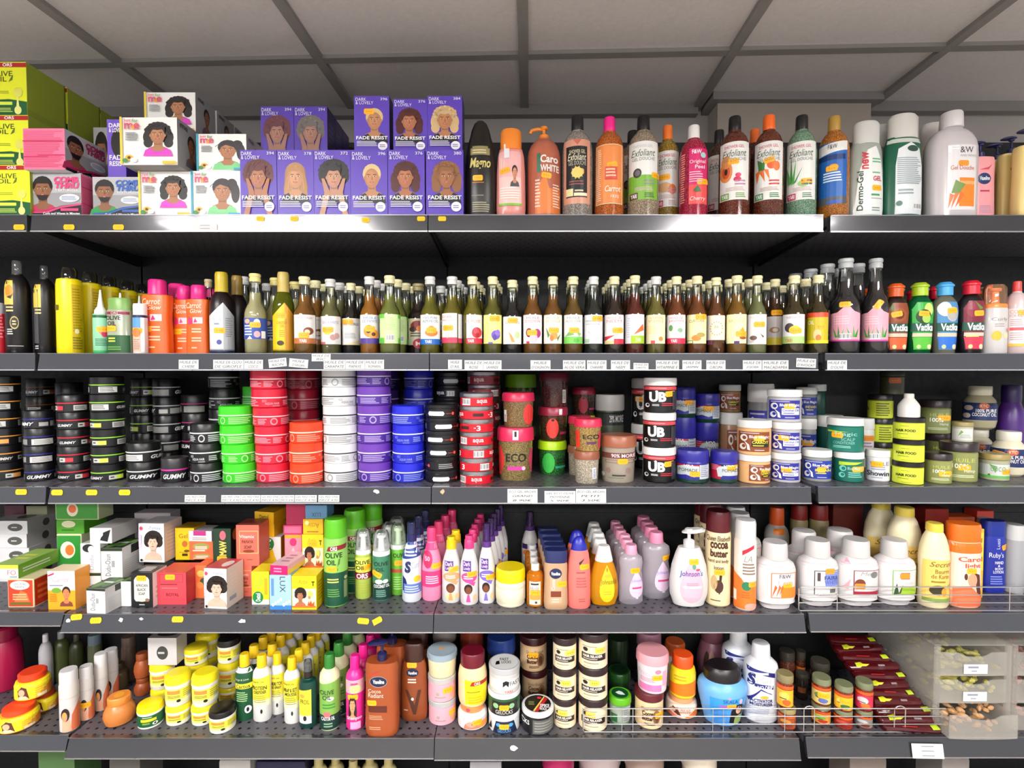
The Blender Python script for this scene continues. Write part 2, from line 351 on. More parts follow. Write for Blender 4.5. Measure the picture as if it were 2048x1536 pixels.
def clash(a, b):
    if min(a[5], b[5]) - max(a[4], b[4]) < .003: return False
    dx_, dy_ = abs(a[0] - b[0]), abs(a[1] - b[1]); sx_, sy_ = a[2] + b[2] - .0003, a[3] + b[3] - .0003
    if dx_ >= sx_ or dy_ >= sy_: return False
    if a[6] and b[6]: return True
    if a[6] or b[6]:
        bx, c = (a, b) if a[6] else (b, a); ex, ey = max(0, dx_ - bx[2]) / c[2], max(0, dy_ - bx[3]) / c[3]
        return math.hypot(ex, ey) < .97
    return math.hypot(dx_ / sx_, dy_ / sy_) < .998
def it(nm, L, cat, S, xl, xr, yt, yb=None, sty='can', c='#fff', k='#fff', art=None, st=None, d=.02, dr=1.0, rot=None, n=1, gap=.006, g=None, zb=None, zt=None, m='plastic', km='plastic', pw=2.0, ang=False, s='#eee', liq='#a08a20', pump=None, pcap=None, dx=0, side=None, top=None, lid=None, depth=None, pose=(0, 0), r0=True, stc=STK, front=None, sts=.2):
    """one pack seen between xl..xr px with its front top edge at yt px; stands on shelf S, its foot at yb px or d metres behind the lip"""
    box = sty == 'box'
    pile = zb is not None and INFO.get('S') == S
    for att in range(30):
        if pile: att = INFO['att']
        Yf = (yfrom(S, yb) if yb else SH[S][0] + d) + att * .003
        Yf = min(Yf, 1.724 - (depth or (xr - xl) / FPX * Yf * dr))
        xm = (xl + xr) / 2; w = (xr - xl) / FPX * Yf
        for _ in range(3):
            dep = depth or w * dr; Yc = Yf + dep / 2; Yw = Yf if box else Yc
            w = (xr - xl) / FPX * Yw
            if not box and dr > .8: w *= .975 * math.cos(math.atan((xm - CX) / FPX))
        dep = depth or w * dr; z0_ = SH[S][1] if zb is None else zb; Xt = (xm - CX) / FPX * Yw
        fp = (Xt, Yc, w / 2, dep / 2, z0_, (zt or zat(yt, Yc)), box)
        hit = [] if pile or (S == 1 and box) else [q for q in FOOT if clash(fp, q)]
        if not hit: break
    if att and not pile: PUSH.append((nm, L[:40], att if not hit else 'STILL'))
    if hit: att = 0; Yf = min(yfrom(S, yb) if yb else SH[S][0] + d, 1.724 - (depth or (xr - xl) / FPX * 1.6 * dr))
    INFO['att'] = att; INFO['S'] = S
    xm = (xl + xr) / 2; zmid = zat((yt + (yb or 700)) / 2, Yf)
    w = (xr - xl) / FPX * Yf
    for _ in range(3):
        dep = depth or w * dr; Yc = Yf + dep / 2; Yw = Yf if box else Yc
        w = (xr - xl) / FPX * Yw
        if not box and dr > .8: w *= .975 * math.cos(math.atan((xm - CX) / FPX))
    dep = depth or w * dr
    FOOT.append(fp)
    zbase = SH[S][1] if zb is None else zb
    ztop = zt if zt is not None else zat(yt, Yf if box else (Yf if sty in ('tin', 'drum', 'jar', 'tub', 'wide', 'pill') else Yc))
    h = max(.01, ztop - zbase); X = (xm - CX) / FPX * Yw
    if rot is None: rot = -math.atan2(X, Yc) if (not box and dr > .8) else 0
    root = bpy.data.objects.new(nm, None); root.empty_display_size = .01; COL.objects.link(root)
    root.location = (X, Yc, zbase); root.rotation_euler = (pose[0], pose[1], rot)
    arts = []
    if box:
        V, Fc = bevbox(w, dep, h); ob('carton', mkmesh(V, Fc, mat('card', c)), root)
        for f_, a_ in (('F', art), ('R', side), ('L', side if side and X > 0 else None), ('T', top)):
            if a_: arts.append((boxsurf(w, dep, h, f_), a_))
        sf = boxsurf(w, dep, h)
    else:
        sf = None
        for pn, prof, ck in ST[sty]:
            mm = {'c': (m, c), 'k': (km, k), 's': ('plastic', s), 'G': ('glass', '#f2f6ee'), 'L': ('liquid', liq), 'K': ('clear', pcap or '#e8e8e8')}[ck]
            if pump and pn in ('cap', 'lid'): continue
            kw = {'pw': pw if pn in ('body', 'liquid') or (pw > 2 and sty in ('slab', 'flask')) else 2.0}
            dd = dep
            if pn in ('cap', 'sprayer', 'overcap', 'collar') and sty not in ('slab', 'can', 'bullet', 'sprayc'):
                dd = min(w, dep / max(.35, prof[0][0]) * .92)
            V, Fc = loft(prof, w, dd, h, n=28 if w > .035 else 22, **kw)
            ob(pn, mkmesh(V, Fc, mat(*mm), smooth=True), root)
            if pn == 'body': sf = surf_of(prof, w, dep, h, pw, ang)
            if lid and pn in ('lid', 'cap'): arts.append((((lambda u, v, e, W_=w * prof[-1][0], D_=dd * prof[-1][0], H_=h: (u * W_ / 2, (v - .5) * D_, H_ + e)), [], []), lid))
            if front and pn in ('lid', 'cap'): arts.append((surf_of(prof, w, dep, h, 2.0, ang), front))
        if pump:
            bp = [p for p in ST[sty] if p[0] == 'body'][0][1]
            V, Fc = pumpgeo(w, h, bp[-1][1] * h * .99, pump[0] != 'r', pump[-1] == 'w'); ob('pump', mkmesh(V, Fc, mat('plastic', k), smooth=True), root)
    if art and not box: arts.append((sf, art))
    if arts:
        for me in art_mesh(arts, False): ob('label_print', me, root)
    for q in (st or ()):
        a = 20 / FPX * Yf / w * (sts / .2) * (.64 if ang and not box else 1); b = 5.5 / FPX * Yf / h * (sts / .2); me = art_mesh([(sf, sticker_art(q[0], q[1], a, b, q[3] if len(q) > 3 else stc, q[2] if len(q) > 2 else 0))])
        me and ob('price_sticker', me, root)
        if me:
            for v_ in me.vertices: v_.co.y -= .0007 if not ang else 0
    tag(root, L + (', front one of its row' if n > 1 else ''), cat, g or (L if n > 1 else None))
    if n > 1: LATER.append((root, n, X, Yc, zbase, h, w, dep, gap, dx, L, cat, g or L, r0, box))
    INFO['z'] = zbase + h; INFO['h'] = h; INFO['Y'] = Yc; INFO['X'] = X; INFO['w'] = w; INFO['d'] = dep
    return root
INFO = {}
def rows_behind():
    """the packs standing in file behind a front one, where there is still room for them"""
    for root, n, X, Yc, zbase, h, w, dep, gap, dx, L, cat, g, r0, box in LATER:
        k = 0; y = Yc
        for i in range(1, n):
            x = X + dx * i + random.uniform(-.002, .002); y += dep + gap
            for _ in range(9):
                fp = (x, y, w / 2, dep / 2, zbase, zbase + h, box)
                if not any(clash(fp, q) for q in FOOT): break
                y += .004
            if y + dep / 2 > 1.722 or any(clash(fp, q) for q in FOOT): continue
            FOOT.append(fp); k += 1; c2 = copytree(root)
            for ch in list(c2.children):
                if ch.name.startswith('price_sticker') and i % 2: bpy.data.objects.remove(ch)
            c2.location = (x, y, zbase); tag(c2, L + ', %s in its row' % ORD[k], cat, g)
            if not r0: c2.rotation_euler.z += random.uniform(-.3, .3)
        if not k: root['label'] = L
def stack(nm, L, cat, S, xl, xr, yt, yb, n, sh=0, spin=True, rots=None, **kw):
    """n equal packs piled up; yt = front top edge of the topmost, yb = foot of the lowest"""
    Yf = yfrom(S, yb); ztop = zat(yt, Yf); zb = SH[S][1]; h = (ztop - zb) / n
    g = kw.pop('g', None) or L
    r = it(nm, L, cat, S, xl, xr, yt, yb, zt=zb + h, g=g, **kw); r0_ = r.rotation_euler.z
    r['label'] = L + (', bottom one of its pile' if n > 1 else '')
    for i in range(1, n):
        c2 = copytree(r)
        if i % 2:
            for ch in list(c2.children):
                if ch.name.startswith('price_sticker'): bpy.data.objects.remove(ch)
        FOOT.append((r.location.x + sh * i, r.location.y, INFO['w'] / 2, INFO['d'] / 2, zb + h * i, zb + h * i + h, False))
        c2.location = (r.location.x + sh * i + random.uniform(-.0012, .0012), r.location.y + random.uniform(-.001, .001), zb + h * i)
        c2.rotation_euler.z = r0_ + (random.uniform(-2.6, 2.6) if spin else random.uniform(-.12, .12))
        tag(c2, L + (', topmost of its pile' if i == n - 1 else ', %s up in its pile' % ORD[i]), cat, g)
    INFO['z'] = ztop; return r
# ---------------------------------------------------------------- the room
CEIL, WALLY = 2.45, 1.885
def nodes(m): return m.node_tree.nodes, m.node_tree.links, m.node_tree.nodes['Principled BSDF']
def speck(c, a=.9, b=1.08, sc=90, rough=.85):
    m = bpy.data.materials.new('speck'); m.use_nodes = True; N, L, B = nodes(m); B.inputs['Roughness'].default_value = rough
    n = N.new('ShaderNodeTexNoise'); n.inputs['Scale'].default_value = sc; r = N.new('ShaderNodeValToRGB'); tc = N.new('ShaderNodeTexCoord')
    rgb = hexc(c); r.color_ramp.elements[0].color = (*[x * a for x in rgb], 1); r.color_ramp.elements[1].color = (*[min(1, x * b) for x in rgb], 1)
    L.new(tc.outputs['Object'], n.inputs['Vector']); L.new(n.outputs['Fac'], r.inputs[0]); L.new(r.outputs[0], B.inputs['Base Color'])
    return m
def struct(name, V, Fc, m, loc=None, rot=None):
    o = ob(name, mkmesh(V, Fc, m), None, loc, rot); o['kind'] = 'structure'; return o
m_ceil = speck('#dcd5d3'); m_wall = speck('#b8b2ac', .97, 1.03, 30); m_col = speck('#b3a89c', .97, 1.03, 40)
AZ = -.0328      # the ceiling grid is turned a little against the shelves
struct('floor', *boxgeo(-5, 5, -4.5, 2.2, -.05, 0), speck('#9a938a', .9, 1.1, 12, .35))
struct('wall_back', *boxgeo(-5, 5, 0, .12, 0, CEIL + .1), m_wall, (0, WALLY, 0), (0, 0, AZ * .35))
# ceiling: one slab of lay-in tiles and the grid of T bars under it
struct('ceiling', *boxgeo(-5, 5, -4.6, 2.1, CEIL + .012, CEIL + .06), m_ceil)
V, Fc = [], []
for i in range(-8, 9): boxgeo(i * .6 - .014, i * .6 + .014, -6, 3, CEIL, CEIL + .013, V, Fc)
for j in range(-9, 3): boxgeo(-6, 6, j * .6 - .014, j * .6 + .014, CEIL + .0006, CEIL + .0125, V, Fc)
m_bar = speck('#8c8784', .95, 1.05, 30)
def xg(py, px): Y = (CEIL - CAMZ) / ray(px, py)[2] * ray(px, py)[1]; return xat(px, py, Y), Y
px_, py_ = xg(115, 1047)
trim = struct('trim_1', V, Fc, m_bar, (px_, py_, 0), (0, 0, AZ)); 
struct('trim_2', *boxgeo(-5, .645, -.03, 0, CEIL - .022, CEIL + .012), m_bar, (0, WALLY - .004, 0), (0, 0, AZ * .35))
# boxed-in pillar against the back wall, with its own wall angle
struct('wall_pillar', *boxgeo(.69, 1.205, 1.79, 1.95, 0, CEIL + .05), m_col)
V, Fc = boxgeo(.665, 1.23, 1.763, 1.79, CEIL - .014, CEIL + .012); boxgeo(.665, .69, 1.79, 1.9, CEIL - .014, CEIL + .012, V, Fc); boxgeo(1.205, 1.23, 1.79, 1.9, CEIL - .014, CEIL + .012, V, Fc)
struct('trim_3', V, Fc, m_bar)
struct('trim_4', *boxgeo(1.23, 5, -.03, 0, CEIL - .022, CEIL + .012), m_bar, (0, WALLY - .03, 0))
# ceiling lamps: recessed panels, front pair seen as reflections, rear row added for frontal light
def lamp(x, y, w, d, lab):
    r = bpy.data.objects.new('ceiling_light', None); COL.objects.link(r); r.location = (x, y, CEIL - .012)
    V, Fc = boxgeo(-w / 2, w / 2, -d / 2, d / 2, -.004, .004); ob('diffuser', mkmesh(V, Fc, mat('lamp')), r)
    V, Fc = [], []
    for a in ((-w / 2 - .02, -w / 2, -d / 2 - .02, d / 2 + .02), (w / 2, w / 2 + .02, -d / 2 - .02, d / 2 + .02), (-w / 2, w / 2, -d / 2 - .02, -d / 2), (-w / 2, w / 2, d / 2, d / 2 + .02)): boxgeo(*a, -.008, .008, V, Fc)
    ob('light_frame', mkmesh(V, Fc, mat('matte', '#dddddd')), r); tag(r, lab, 'light', 'ceiling panels above the aisle')
for x, y, w, d in ((-1.47, -.62, 1.2, .46), (1.43, -.62, .92, .46), (-1.5, -2.7, 1.2, .5), (1.5, -2.7, 1.2, .5), (0, -2.7, 1.2, .5)):
    lamp(x, y, w, d, 'flat white ceiling panel lamp over the shop aisle, rear row added for light')
# ---------------------------------------------------------------- shelving
m_deck = bpy.data.materials.new('perforated_deck'); m_deck.use_nodes = True
N, L, B = nodes(m_deck); B.inputs['Roughness'].default_value = .42; B.inputs['Metallic'].default_value = .2
tc = N.new('ShaderNodeTexCoord'); sx = N.new('ShaderNodeSeparateXYZ'); L.new(tc.outputs['Object'], sx.inputs[0])
def mth(op, a, b=None):
    n = N.new('ShaderNodeMath'); n.operation = op
    for i, v in enumerate((a, b)):
        if v is None: continue
        if isinstance(v, (int, float)): n.inputs[i].default_value = v
        else: L.new(v, n.inputs[i])
    return n.outputs[0]
def cell(s, off): return mth('SUBTRACT', mth('FRACT', mth('ADD', mth('MULTIPLY', s, 40), off)), .5)
row = mth('MULTIPLY', mth('MODULO', mth('FLOOR', mth('ADD', mth('MULTIPLY', sx.outputs[1], 40), 200)), 2), .5)
fx = mth('SUBTRACT', mth('FRACT', mth('ADD', mth('ADD', mth('MULTIPLY', sx.outputs[0], 40), 100), row)), .5)
fy = cell(sx.outputs[1], 200)
dist = mth('SQRT', mth('ADD', mth('POWER', fx, 2), mth('POWER', fy, 2)))
hole = mth('LESS_THAN', dist, .17)
mx = N.new('ShaderNodeMixRGB'); mx.inputs[1].default_value = (*hexc('#5c5a61'), 1); mx.inputs[2].default_value = (.004, .004, .004, 1)
L.new(hole, mx.inputs[0]); L.new(mx.outputs[0], B.inputs['Base Color'])
m_rail = mat('rail', '#3f4045'); m_black = mat('matte', '#09090b'); m_post = mat('matte', '#131315')
BX = [-2.211, -1.211, -.211, .789, 1.789]
WHO = ['end bay of green oil cartons', 'bay of purple dye boxes', 'bay of shower gels', 'end bay of cream pump bottles']
LVL = {1: 'top', 2: 'second', 3: 'third', 4: 'fourth', 5: 'fifth', 6: 'bottom'}
LIPH = {1: .0395, 2: .0405, 3: .04, 4: .0425, 5: .0465, 6: .1}
for b in range(4):
    for s, (y, z) in SH.items():
        x0, x1 = BX[b] + .0012, BX[b + 1] - .0012; dz = 0; yy = y; lh = LIPH[s]
        if b == 0: x1 -= .006; lh -= .012 if s > 3 else 0; yy += .012 if s > 3 else 0
        if b == 3: x0 += .012; yy += .004
        if b == 2: x1 -= .006 if s != 4 else 0; lh += .004 if s == 5 else 0
        r = bpy.data.objects.new('shelf', None); COL.objects.link(r); r.location = ((x0 + x1) / 2, yy, z)
        w = (x1 - x0) / 2; D = 1.725 - yy
        V, Fc = boxgeo(-w, w, .012, D, -.022, 0); ob('deck', mkmesh(V, Fc, m_deck), r)
        t = {1: .0004, 2: .0014, 3: .004}.get(s, .012)    # the price rail leans outward at its foot
        V = [(-w, .0, 0), (w, .0, 0), (w + 0, -t, -lh), (-w, -t, -lh), (-w, .012, 0), (w, .012, 0), (w, .012 - t, -lh), (-w, .012 - t, -lh)]
        Fc = [(0, 3, 2, 1), (4, 5, 6, 7), (0, 1, 5, 4), (1, 2, 6, 5), (2, 3, 7, 6), (3, 0, 4, 7)]
        if b == 1: V[0] = (-w + .004, 0, 0); V[3] = (-w - .002 if s in (2, 3) else -w, -t, -lh)
        ob('price_rail', mkmesh(V, Fc, m_rail), r)
        V, Fc = boxgeo(-w, w, -t - .002, .004 - t, -lh - .003, -lh); ob('rail_edge', mkmesh(V, Fc, mat('steel', '#c8c8cc')), r)
        V, Fc = boxgeo(-w, w, -.0015, .0005, -.0012, .0008); ob('deck_edge', mkmesh(V, Fc, mat('steel', '#8a8a90')), r)
        for sd in (-1, 1):
            V = [(sd * (w - .004), .02, -.022), (sd * (w - .001), .02, -.022), (sd * (w - .001), .02, -.03), (sd * (w - .004), .02, -.03), (sd * (w - .004), D, -.022), (sd * (w - .001), D, -.022), (sd * (w - .001), D, -.055), (sd * (w - .004), D, -.055)]
            ob('bracket', mkmesh(V, Fc, m_post), r)
        tag(r, 'dark grey metal %s shelf in the %s' % (LVL[s], WHO[b]), 'shelf', 'metal shop shelves')
    V, Fc = boxgeo(-.497, .497, 0, .012, 0, 2.26)
    for k in range(12): boxgeo(-.49, .49, -.0025, 0, .12 + k * .185, .125 + k * .185, V, Fc)
    o = ob('back_panel', mkmesh(V, Fc, m_black), None, ((BX[b] + BX[b + 1]) / 2, 1.728, .02)); tag(o, 'black sheet metal back panel behind the %s' % WHO[b], 'panel', 'black back panels')
for i, x in enumerate(BX):
    V, Fc = boxgeo(-.014, .014, .003, .04, 0, 2.28)
    o = ob('upright_post', mkmesh(V, Fc, m_post), None, (x, 1.738, .0)); tag(o, 'slotted black upright post at the end of the %s' % WHO[min(i, 3)] if i < 4 else 'slotted black upright post beyond the cream pump bottles', 'post', 'black shelving uprights')
# ---------------------------------------------------------------- paper tags, stickers and torn remains on the price rails
def railpos(S, px, py):
    y0, z0 = SH[S]; Y = y0 - .003
    return xat(px, py, Y), Y, zat(py, Y)
def on_rail(nm, S, x0, x1, y0, y1, lab, art, cat, tilt=0, g=None, c='#d8d8d8', shape=None):
    X0, Y, Z1 = railpos(S, x0, y0); X1, _, Z0 = railpos(S, x1, y1); w, h = X1 - X0, Z1 - Z0
    t_ = {1: .0004, 2: .0014, 3: .004}.get(S, .012) / LIPH[S]; dz = SH[S][1] - (Z0 + Z1) / 2; Y = SH[S][0] - t_ * dz - .0016
    P_ = shape or [(-1, -1), (1, -1), (1, 1), (-1, 1)]; n = len(P_)
    V = [(x * w / 2, 0, z * h / 2) for x, z in P_] + [(x * w / 2, .0007, z * h / 2) for x, z in P_]
    Fc = [tuple(range(n)), tuple(range(2 * n - 1, n - 1, -1))] + [(i, i + n, (i + 1) % n + n, (i + 1) % n) for i in range(n)]
    o = ob(nm, mkmesh(V, Fc, mat('paper', c)), None, ((X0 + X1) / 2, Y, (Z0 + Z1) / 2), (-math.atan(t_) * .9, tilt, 0))
    if art:
        for me in art_mesh([((lambda u, v, e: (u * w / 2, -e, (v - .5) * h), [], []), art)], False): ob('label_print', me, o)
    return tag(o, lab, cat, g)
Z8 = [(-1, -.5), (-.8, -1), (.8, -1), (1, -.5), (1, .5), (.8, 1), (-.8, 1), (-1, .5)]
def ptag(S, x0, x1, y0, y1, a, b, tilt=0, c3=None, lab=None):
    t = '#222'; rows = [r for r in (a, b, c3) if r]; n = len(rows); art = []
    for i, r in enumerate(rows):
        hi = .96 - i * .94 / n; fw = .9 if len(r) > 7 else (.66 if len(r) > 4 else .5)
        art.append(R(-fw * .8, hi - .5 / n, fw * .8, hi - .3 / n, '#8c8c92') if r == '-' else T(-fw, hi - .72 / n, fw, hi - .08, r, t, 0, .2))
    on_rail('paper_tag', S, x0, x1, y0, y1, lab or 'white paper tag reading %s' % ' '.join(rows), art, 'price tag', tilt, 'white paper tags on the shelf rails')
H = 'HUILE DE'
for q in ((357, 397, H, 'CHEBE'), (426, 487, 'HUILE DE CLOU', 'DE GIROFLE'), (487.5, 526, H, 'COCO'), (730, 768, H, 'ROMARIN'), (691, 729.5, H, 'PAPAYE'), (647, 690.5, H, 'CARAPATE'),
          (896, 924, 'HUILE', "D'AIL"), (929, 966, H, 'ROSE'), (966.5, 1003, H, 'LAVANDE'), (1061, 1101, 'HUILE', "D'OIGNON"), (1126, 1171, H, 'ALOE VERA'), (1174, 1213, H, 'CHANVRE'), (1222, 1260, H, 'NEEM'),
          (1312, 1358, H, 'VITAMINE E'), (1365, 1403, H, 'JASMIN'), (1413, 1451, H, 'CURCUMA'), (1486, 1523.5, H, 'JOJOBA'), (1525, 1577, H, 'MACADAMIA'), (1655, 1694, H, "D'OLIVE")):
    ptag(2, q[0], q[1], 719.5 if q[0] < 900 else 720.5, 738 if q[0] < 900 else 740, q[2], q[3])
ptag(2, 537, 573, 717, 734, H, 'RICIN', -.1); ptag(2, 578, 616, 718, 735, 'HUILE', "D'ARGAN", .09); ptag(2, 623, 661, 707.5, 722.5, H, 'RIC', 0)
ptag(2, 1267, 1297, 726, 739, H, 'CAROTTE', .02); ptag(2, 1593, 1632, 717, 735, H, "D'AVOCAT", .05)
RO = 'price 4.90'
for i, (a, b) in enumerate(((370, 412), (443, 482), (482.5, 521), (522, 560), (560.5, 589), (590, 634), (637, 679))):
    ptag(3, a, b, 990, 1003.5, 'GEL RED ONE', 'PIECE 4.90', 0, None, 'white gel paper tag under the ' + ('three black white-lined tins', 'front green tin pile, closer to the black tins', 'front green tin pile, closer to the red tins', 'red tin pile, the broad one', 'red tin pile, the narrow one', 'orange tin pile', 'white tin pile')[i])
ptag(3, 1015, 1075, 978, 1005, 'ECO GEL ARGAN', 'GRAND', 0, '8.90€', 'tall white three-line paper tag under the largest gel jar'); ptag(3, 1089, 1151, 982, 1005, 'GEL ECO OLIVE', 'MOYENNE', 0, '5.90€', 'white three-line paper tag under the lime-lidded gel jar'); ptag(3, 1152, 1212, 978, 1005, 'ECO GEL ARGAN', 'PETIT', 0, '3.50€', 'white three-line paper tag under the small brown-lidded gel jar')
ptag(1, 385, 434, 447.5, 460.5, '-', '-', 0, None, 'blurred white paper tag on the top rail under the blue-edged girl cartons')
ptag(5, 1821, 1883, 1486, 1512, '-', '-', .02, '-', 'blurred white paper tag on the lowest rail under the clear drawers')
LB = {(37, 454): 'under the green oil cartons', (137, 454): 'under the pink and black curl carton', (236, 454): 'under the blue and black curl carton', (520, 437): 'under the red afro dye carton', (588, 437): 'under the long blonde hair dye carton', (731, 440): 'under the short blonde hair dye carton', (842, 437): 'just before the middle joint of the top rail', (884, 437): 'just after the middle joint of the top rail',
      (42, 984): 'under the orange-lined tins', (114, 985): 'under the red-lined tin pile', (183, 985): 'under the green-lined tin pile', (249, 985): 'under the two white-lined tins', (153, 1234): 'at the start of the rail under the soaps', (193, 1240): 'torn, under the white leaf soap box', (356, 1238): 'under the red soap box', (727, 1241): 'level, under the first foam bottle', (754, 1241): 'tilted, under the second foam bottle'}
for (x, y), l in LB.items():
    S = 1 if y < 500 else 3 if y < 1000 else 4; a = 11 if S == 1 else 11.5
    if S == 1 and x > 300: a = 8
    on_rail('price_sticker', S, x - a, x + a, y - (5.4 if a > 9 else 4.6), y + (5.4 if a > 9 else 4.6), 'small yellow price sticker on the rail ' + l, [E((i - 1) * .36, .5, .1, .16, '#d9a010', 6) for i in range(3)], 'sticker', {153: -.1, 193: -.05, 727: .1, 754: -.5}.get(x, 0), 'yellow stickers on the shelf rails', '#f0bc10', Z8)
for k, (S, x, y, a, b, c, l) in enumerate(((4, 138, 1240, 5, 5, '#e8e4e0', 'torn white sticker scrap under the soaps by the joint'), (4, 243, 1239, 6, 5, '#e8e4e0', 'torn white sticker scrap under the black soap box'), (4, 283, 1237, 5, 3, '#e8e4e0', 'thin torn scrap on the rail under the red soap box'), (4, 486, 1241, 9, 5, '#e8e4e0', 'broken white sticker scrap under the yellow-white soap box'), (3, 753, 983, 8, 5, '#e6dccf', 'torn pale sticker scrap under the purple tins'), (3, 885, 984, 5, 6, '#d9a987', 'tan sticker scrap under the black wax tins'), (5, 1027, 1494, 10, 6, '#f2f2f2', 'torn white sticker scrap on the lowest rail under the black mask jar'))):
    q = random.Random(k); sp = [(math.cos(t) * q.uniform(.55, 1), math.sin(t) * q.uniform(.5, 1)) for t in [i * .7 for i in range(9)]]
    on_rail('torn_sticker', S, x - a, x + a, y - b, y + b, l, None, 'sticker', 0, None, c, sp)
# wire guards in front of the goods
def guard(S, x0, x1, yt, yb, lab, uprights, hooks=(), n=4, open_right=False):
    Y = yfrom(S, yb) - .004; z0 = SH[S][1] + .003; z1 = zat(yt, Y); X0, X1 = xat(x0, yb, Y), xat(x1, yb, Y)
    r = bpy.data.objects.new('wire_guard', None); COL.objects.link(r); r.location = ((X0 + X1) / 2, Y, z0); w = (X1 - X0) / 2; h = z1 - z0; ms = mat('steel', '#d8d8d6')
    V, Fc = tube([(w, 0, 0), (-w + .004, 0, 0), (-w, 0, .004), (-w, 0, h - .004), (-w + .004, 0, h), (w, 0, h)] + ([] if open_right else [(w + .001, 0, h - .003), (w + .001, 0, 0)]), .0017)
    ob('frame_wire', mkmesh(V, Fc, ms, smooth=True, sharp=1.2), r)
    for k in range(1, n - 1): V, Fc = tube([(-w, 0, h * k / (n - 1)), (w, 0, h * k / (n - 1))], .0013); ob('cross_wire', mkmesh(V, Fc, ms, smooth=True, sharp=1.2), r)
    for u in uprights: x = xat(u, yb, Y) - r.location.x; V, Fc = tube([(x, .002, -.003), (x, .002, h)], .0012); ob('upright_wire', mkmesh(V, Fc, ms, smooth=True, sharp=1.2), r)
    for a, b in hooks:
        xa, xb = xat(a, yb, Y) - r.location.x, xat(b, yb, Y) - r.location.x; c = (xa + xb) / 2; q = (xb - xa) / 2
        V, Fc = tube([(xa, .002, -.003), (xa, .002, h * .93)] + [(c - q * math.cos(t), .002, h * .93 + q * .7 * math.sin(t)) for t in (.5, 1.1, 1.57, 2.0, 2.6)] + [(xb, .002, h * .93), (xb, .002, -.003)], .0014); ob('hook_wire', mkmesh(V, Fc, ms, smooth=True, sharp=1.2), r)
    tag(r, lab, 'wire guard')
guard(4, 1597, 2300, 1174, 1222, 'chrome wire guard rail in front of the white lotion bottles', (1675, 2020), ())
guard(5, 1166, 1890, 1417, 1464, 'chrome wire guard rail in front of the cream tubs and sauce jars', (1244, 1266, 1426, 1447, 1570), ((1608, 1629), (1789, 1811)), 4, True)
# ================================================================ TOP SHELF
def a_olive(k=1):
    return [R(-1, 0, 1, 1, '#e8ee2a'), P('#4d5048', -1, .05, -1, .85, -.85, .8, -.72, .55, -.68, .3, -.8, .05), R(-1, .9, 1, .985, '#b01f22'), T(-.05, .915, .38, .975, 'ORS', '#fff', .02),
            T(-.62, .73, .38, .83, 'OLIVE', '#3b4a12', .01), T(-.5, .63, .12, .72, 'OIL', '#3b4a12', .01), P('#5f7a1c', .2, .62, .3, .7, .42, .76, .38, .66), LN(-.6, .4, .3, .46, 2, '#9aa820'),
            P('#0f5a2c', -.85, 0, -.62, .28, .2, .3, 1, .25, 1, 0), R(-.5, .19, .35, .25, '#d7e84a'), LN(-.55, .05, .4, .14, 3, '#bcd65a'), E(.6, .09, .16, .08, '#e9ea8a'), P('#e9ea8a', .52, .1, .6, .42, .68, .1), E(.62, .42, .2, .09, '#dede62')]
GO = dict(sty='box', c='#8f9c2c', art=a_olive(), side=[R(-1, 0, 1, .12, '#84912a'), R(.93, 0, 1, 1, '#5d6a1a')], km='card')
it('hair_oil_carton', 'lime green oil carton topmost at the shelf end', 'box', 1, -18, 70, 124, zb=zat(228, 1.345), n=3, depth=.115, **GO)
it('hair_oil_carton', 'lime green oil carton under the topmost one', 'box', 1, -18, 71, 230, zb=zat(332, 1.345), n=3, depth=.115, **GO)
it('hair_oil_carton', 'lime green oil carton lowest, standing on the metal shelf', 'box', 1, -14, 71, 335, zt=zat(332, 1.345) - .001, depth=.115, d=.004, **GO)
def a_comb(c1, c2, flip=0):
    return [R(-1, 0, 1, 1, '#9a9a9c'), R(-1, .55, 1, 1, '#b9b9bc'), FACE(-.52, .62, .23, 1.75, '#1d1512', '#8a5a3c', c2, 'man'), P('#101012', -1, 0, -1, .1, -.4, .12, .2, .24, 1, .3, 1, 0), P(c1, -1, .1, -.4, .11, .2, .23, 1, .3, 1, .26, .2, .19, -.3, .08, -1, .07),
            T(-.05, .78, .92, .92, 'COMB', c1, .05, .15), T(-.02, .64, .95, .78, 'THRU', c1, .05, .15), T(0, .58, .9, .63, 'TEXTURIZER', '#eee', .02), E(.55, .42, .4, .1, '#dedee2'), LN(.25, .37, .85, .47, 3, '#8fa0c0'), T(-.5, .03, .95, .09, 'Curls and Waves in Minutes', '#fff', .02), R(.2, .12, .9, .18, c1)]
pinkp = [R(-1, 0, 1, 1, '#f27ba0'), LN(-.95, .05, .95, .95, 22, '#e0557f', 3), R(-1, .3, .2, .32, '#d41d5c'), R(-.3, .34, 1, .36, '#d41d5c'), R(-1, .68, .9, .7, '#d41d5c')]
it('texturizer_carton', 'black and pink curl carton standing second from the shelf end', 'box', 1, 72, 172, 347, sty='box', c='#e0537c', art=a_comb('#e8447e', '#c0305c'), side=pinkp, depth=.085, d=.012, n=3)
z1 = INFO['z']
it('texturizer_carton', 'carton turned with its pink text panel forward, over the pink curl carton', 'box', 1, 60, 142, 257, zb=z1 + .001, sty='box', c='#c9c9cc', art=pinkp, side=a_comb('#b0245a', '#c0305c'), depth=.13, d=-.012)
it('texturizer_carton', 'black and blue curl carton beside the pink one', 'box', 1, 195, 292, 354, sty='box', c='#77777a', art=a_comb('#2f62b8', '#1f9a4c'), depth=.085, d=.02, n=3)
z2 = INFO['z']
it('texturizer_carton', 'small carton with a man behind the purple carton, near the green ones', 'box', 1, 199, 262, 255, zb=z1 + .001, sty='box', c='#bbb', art=a_comb('#2f62b8', '#1f9a4c'), depth=.07, d=.19)
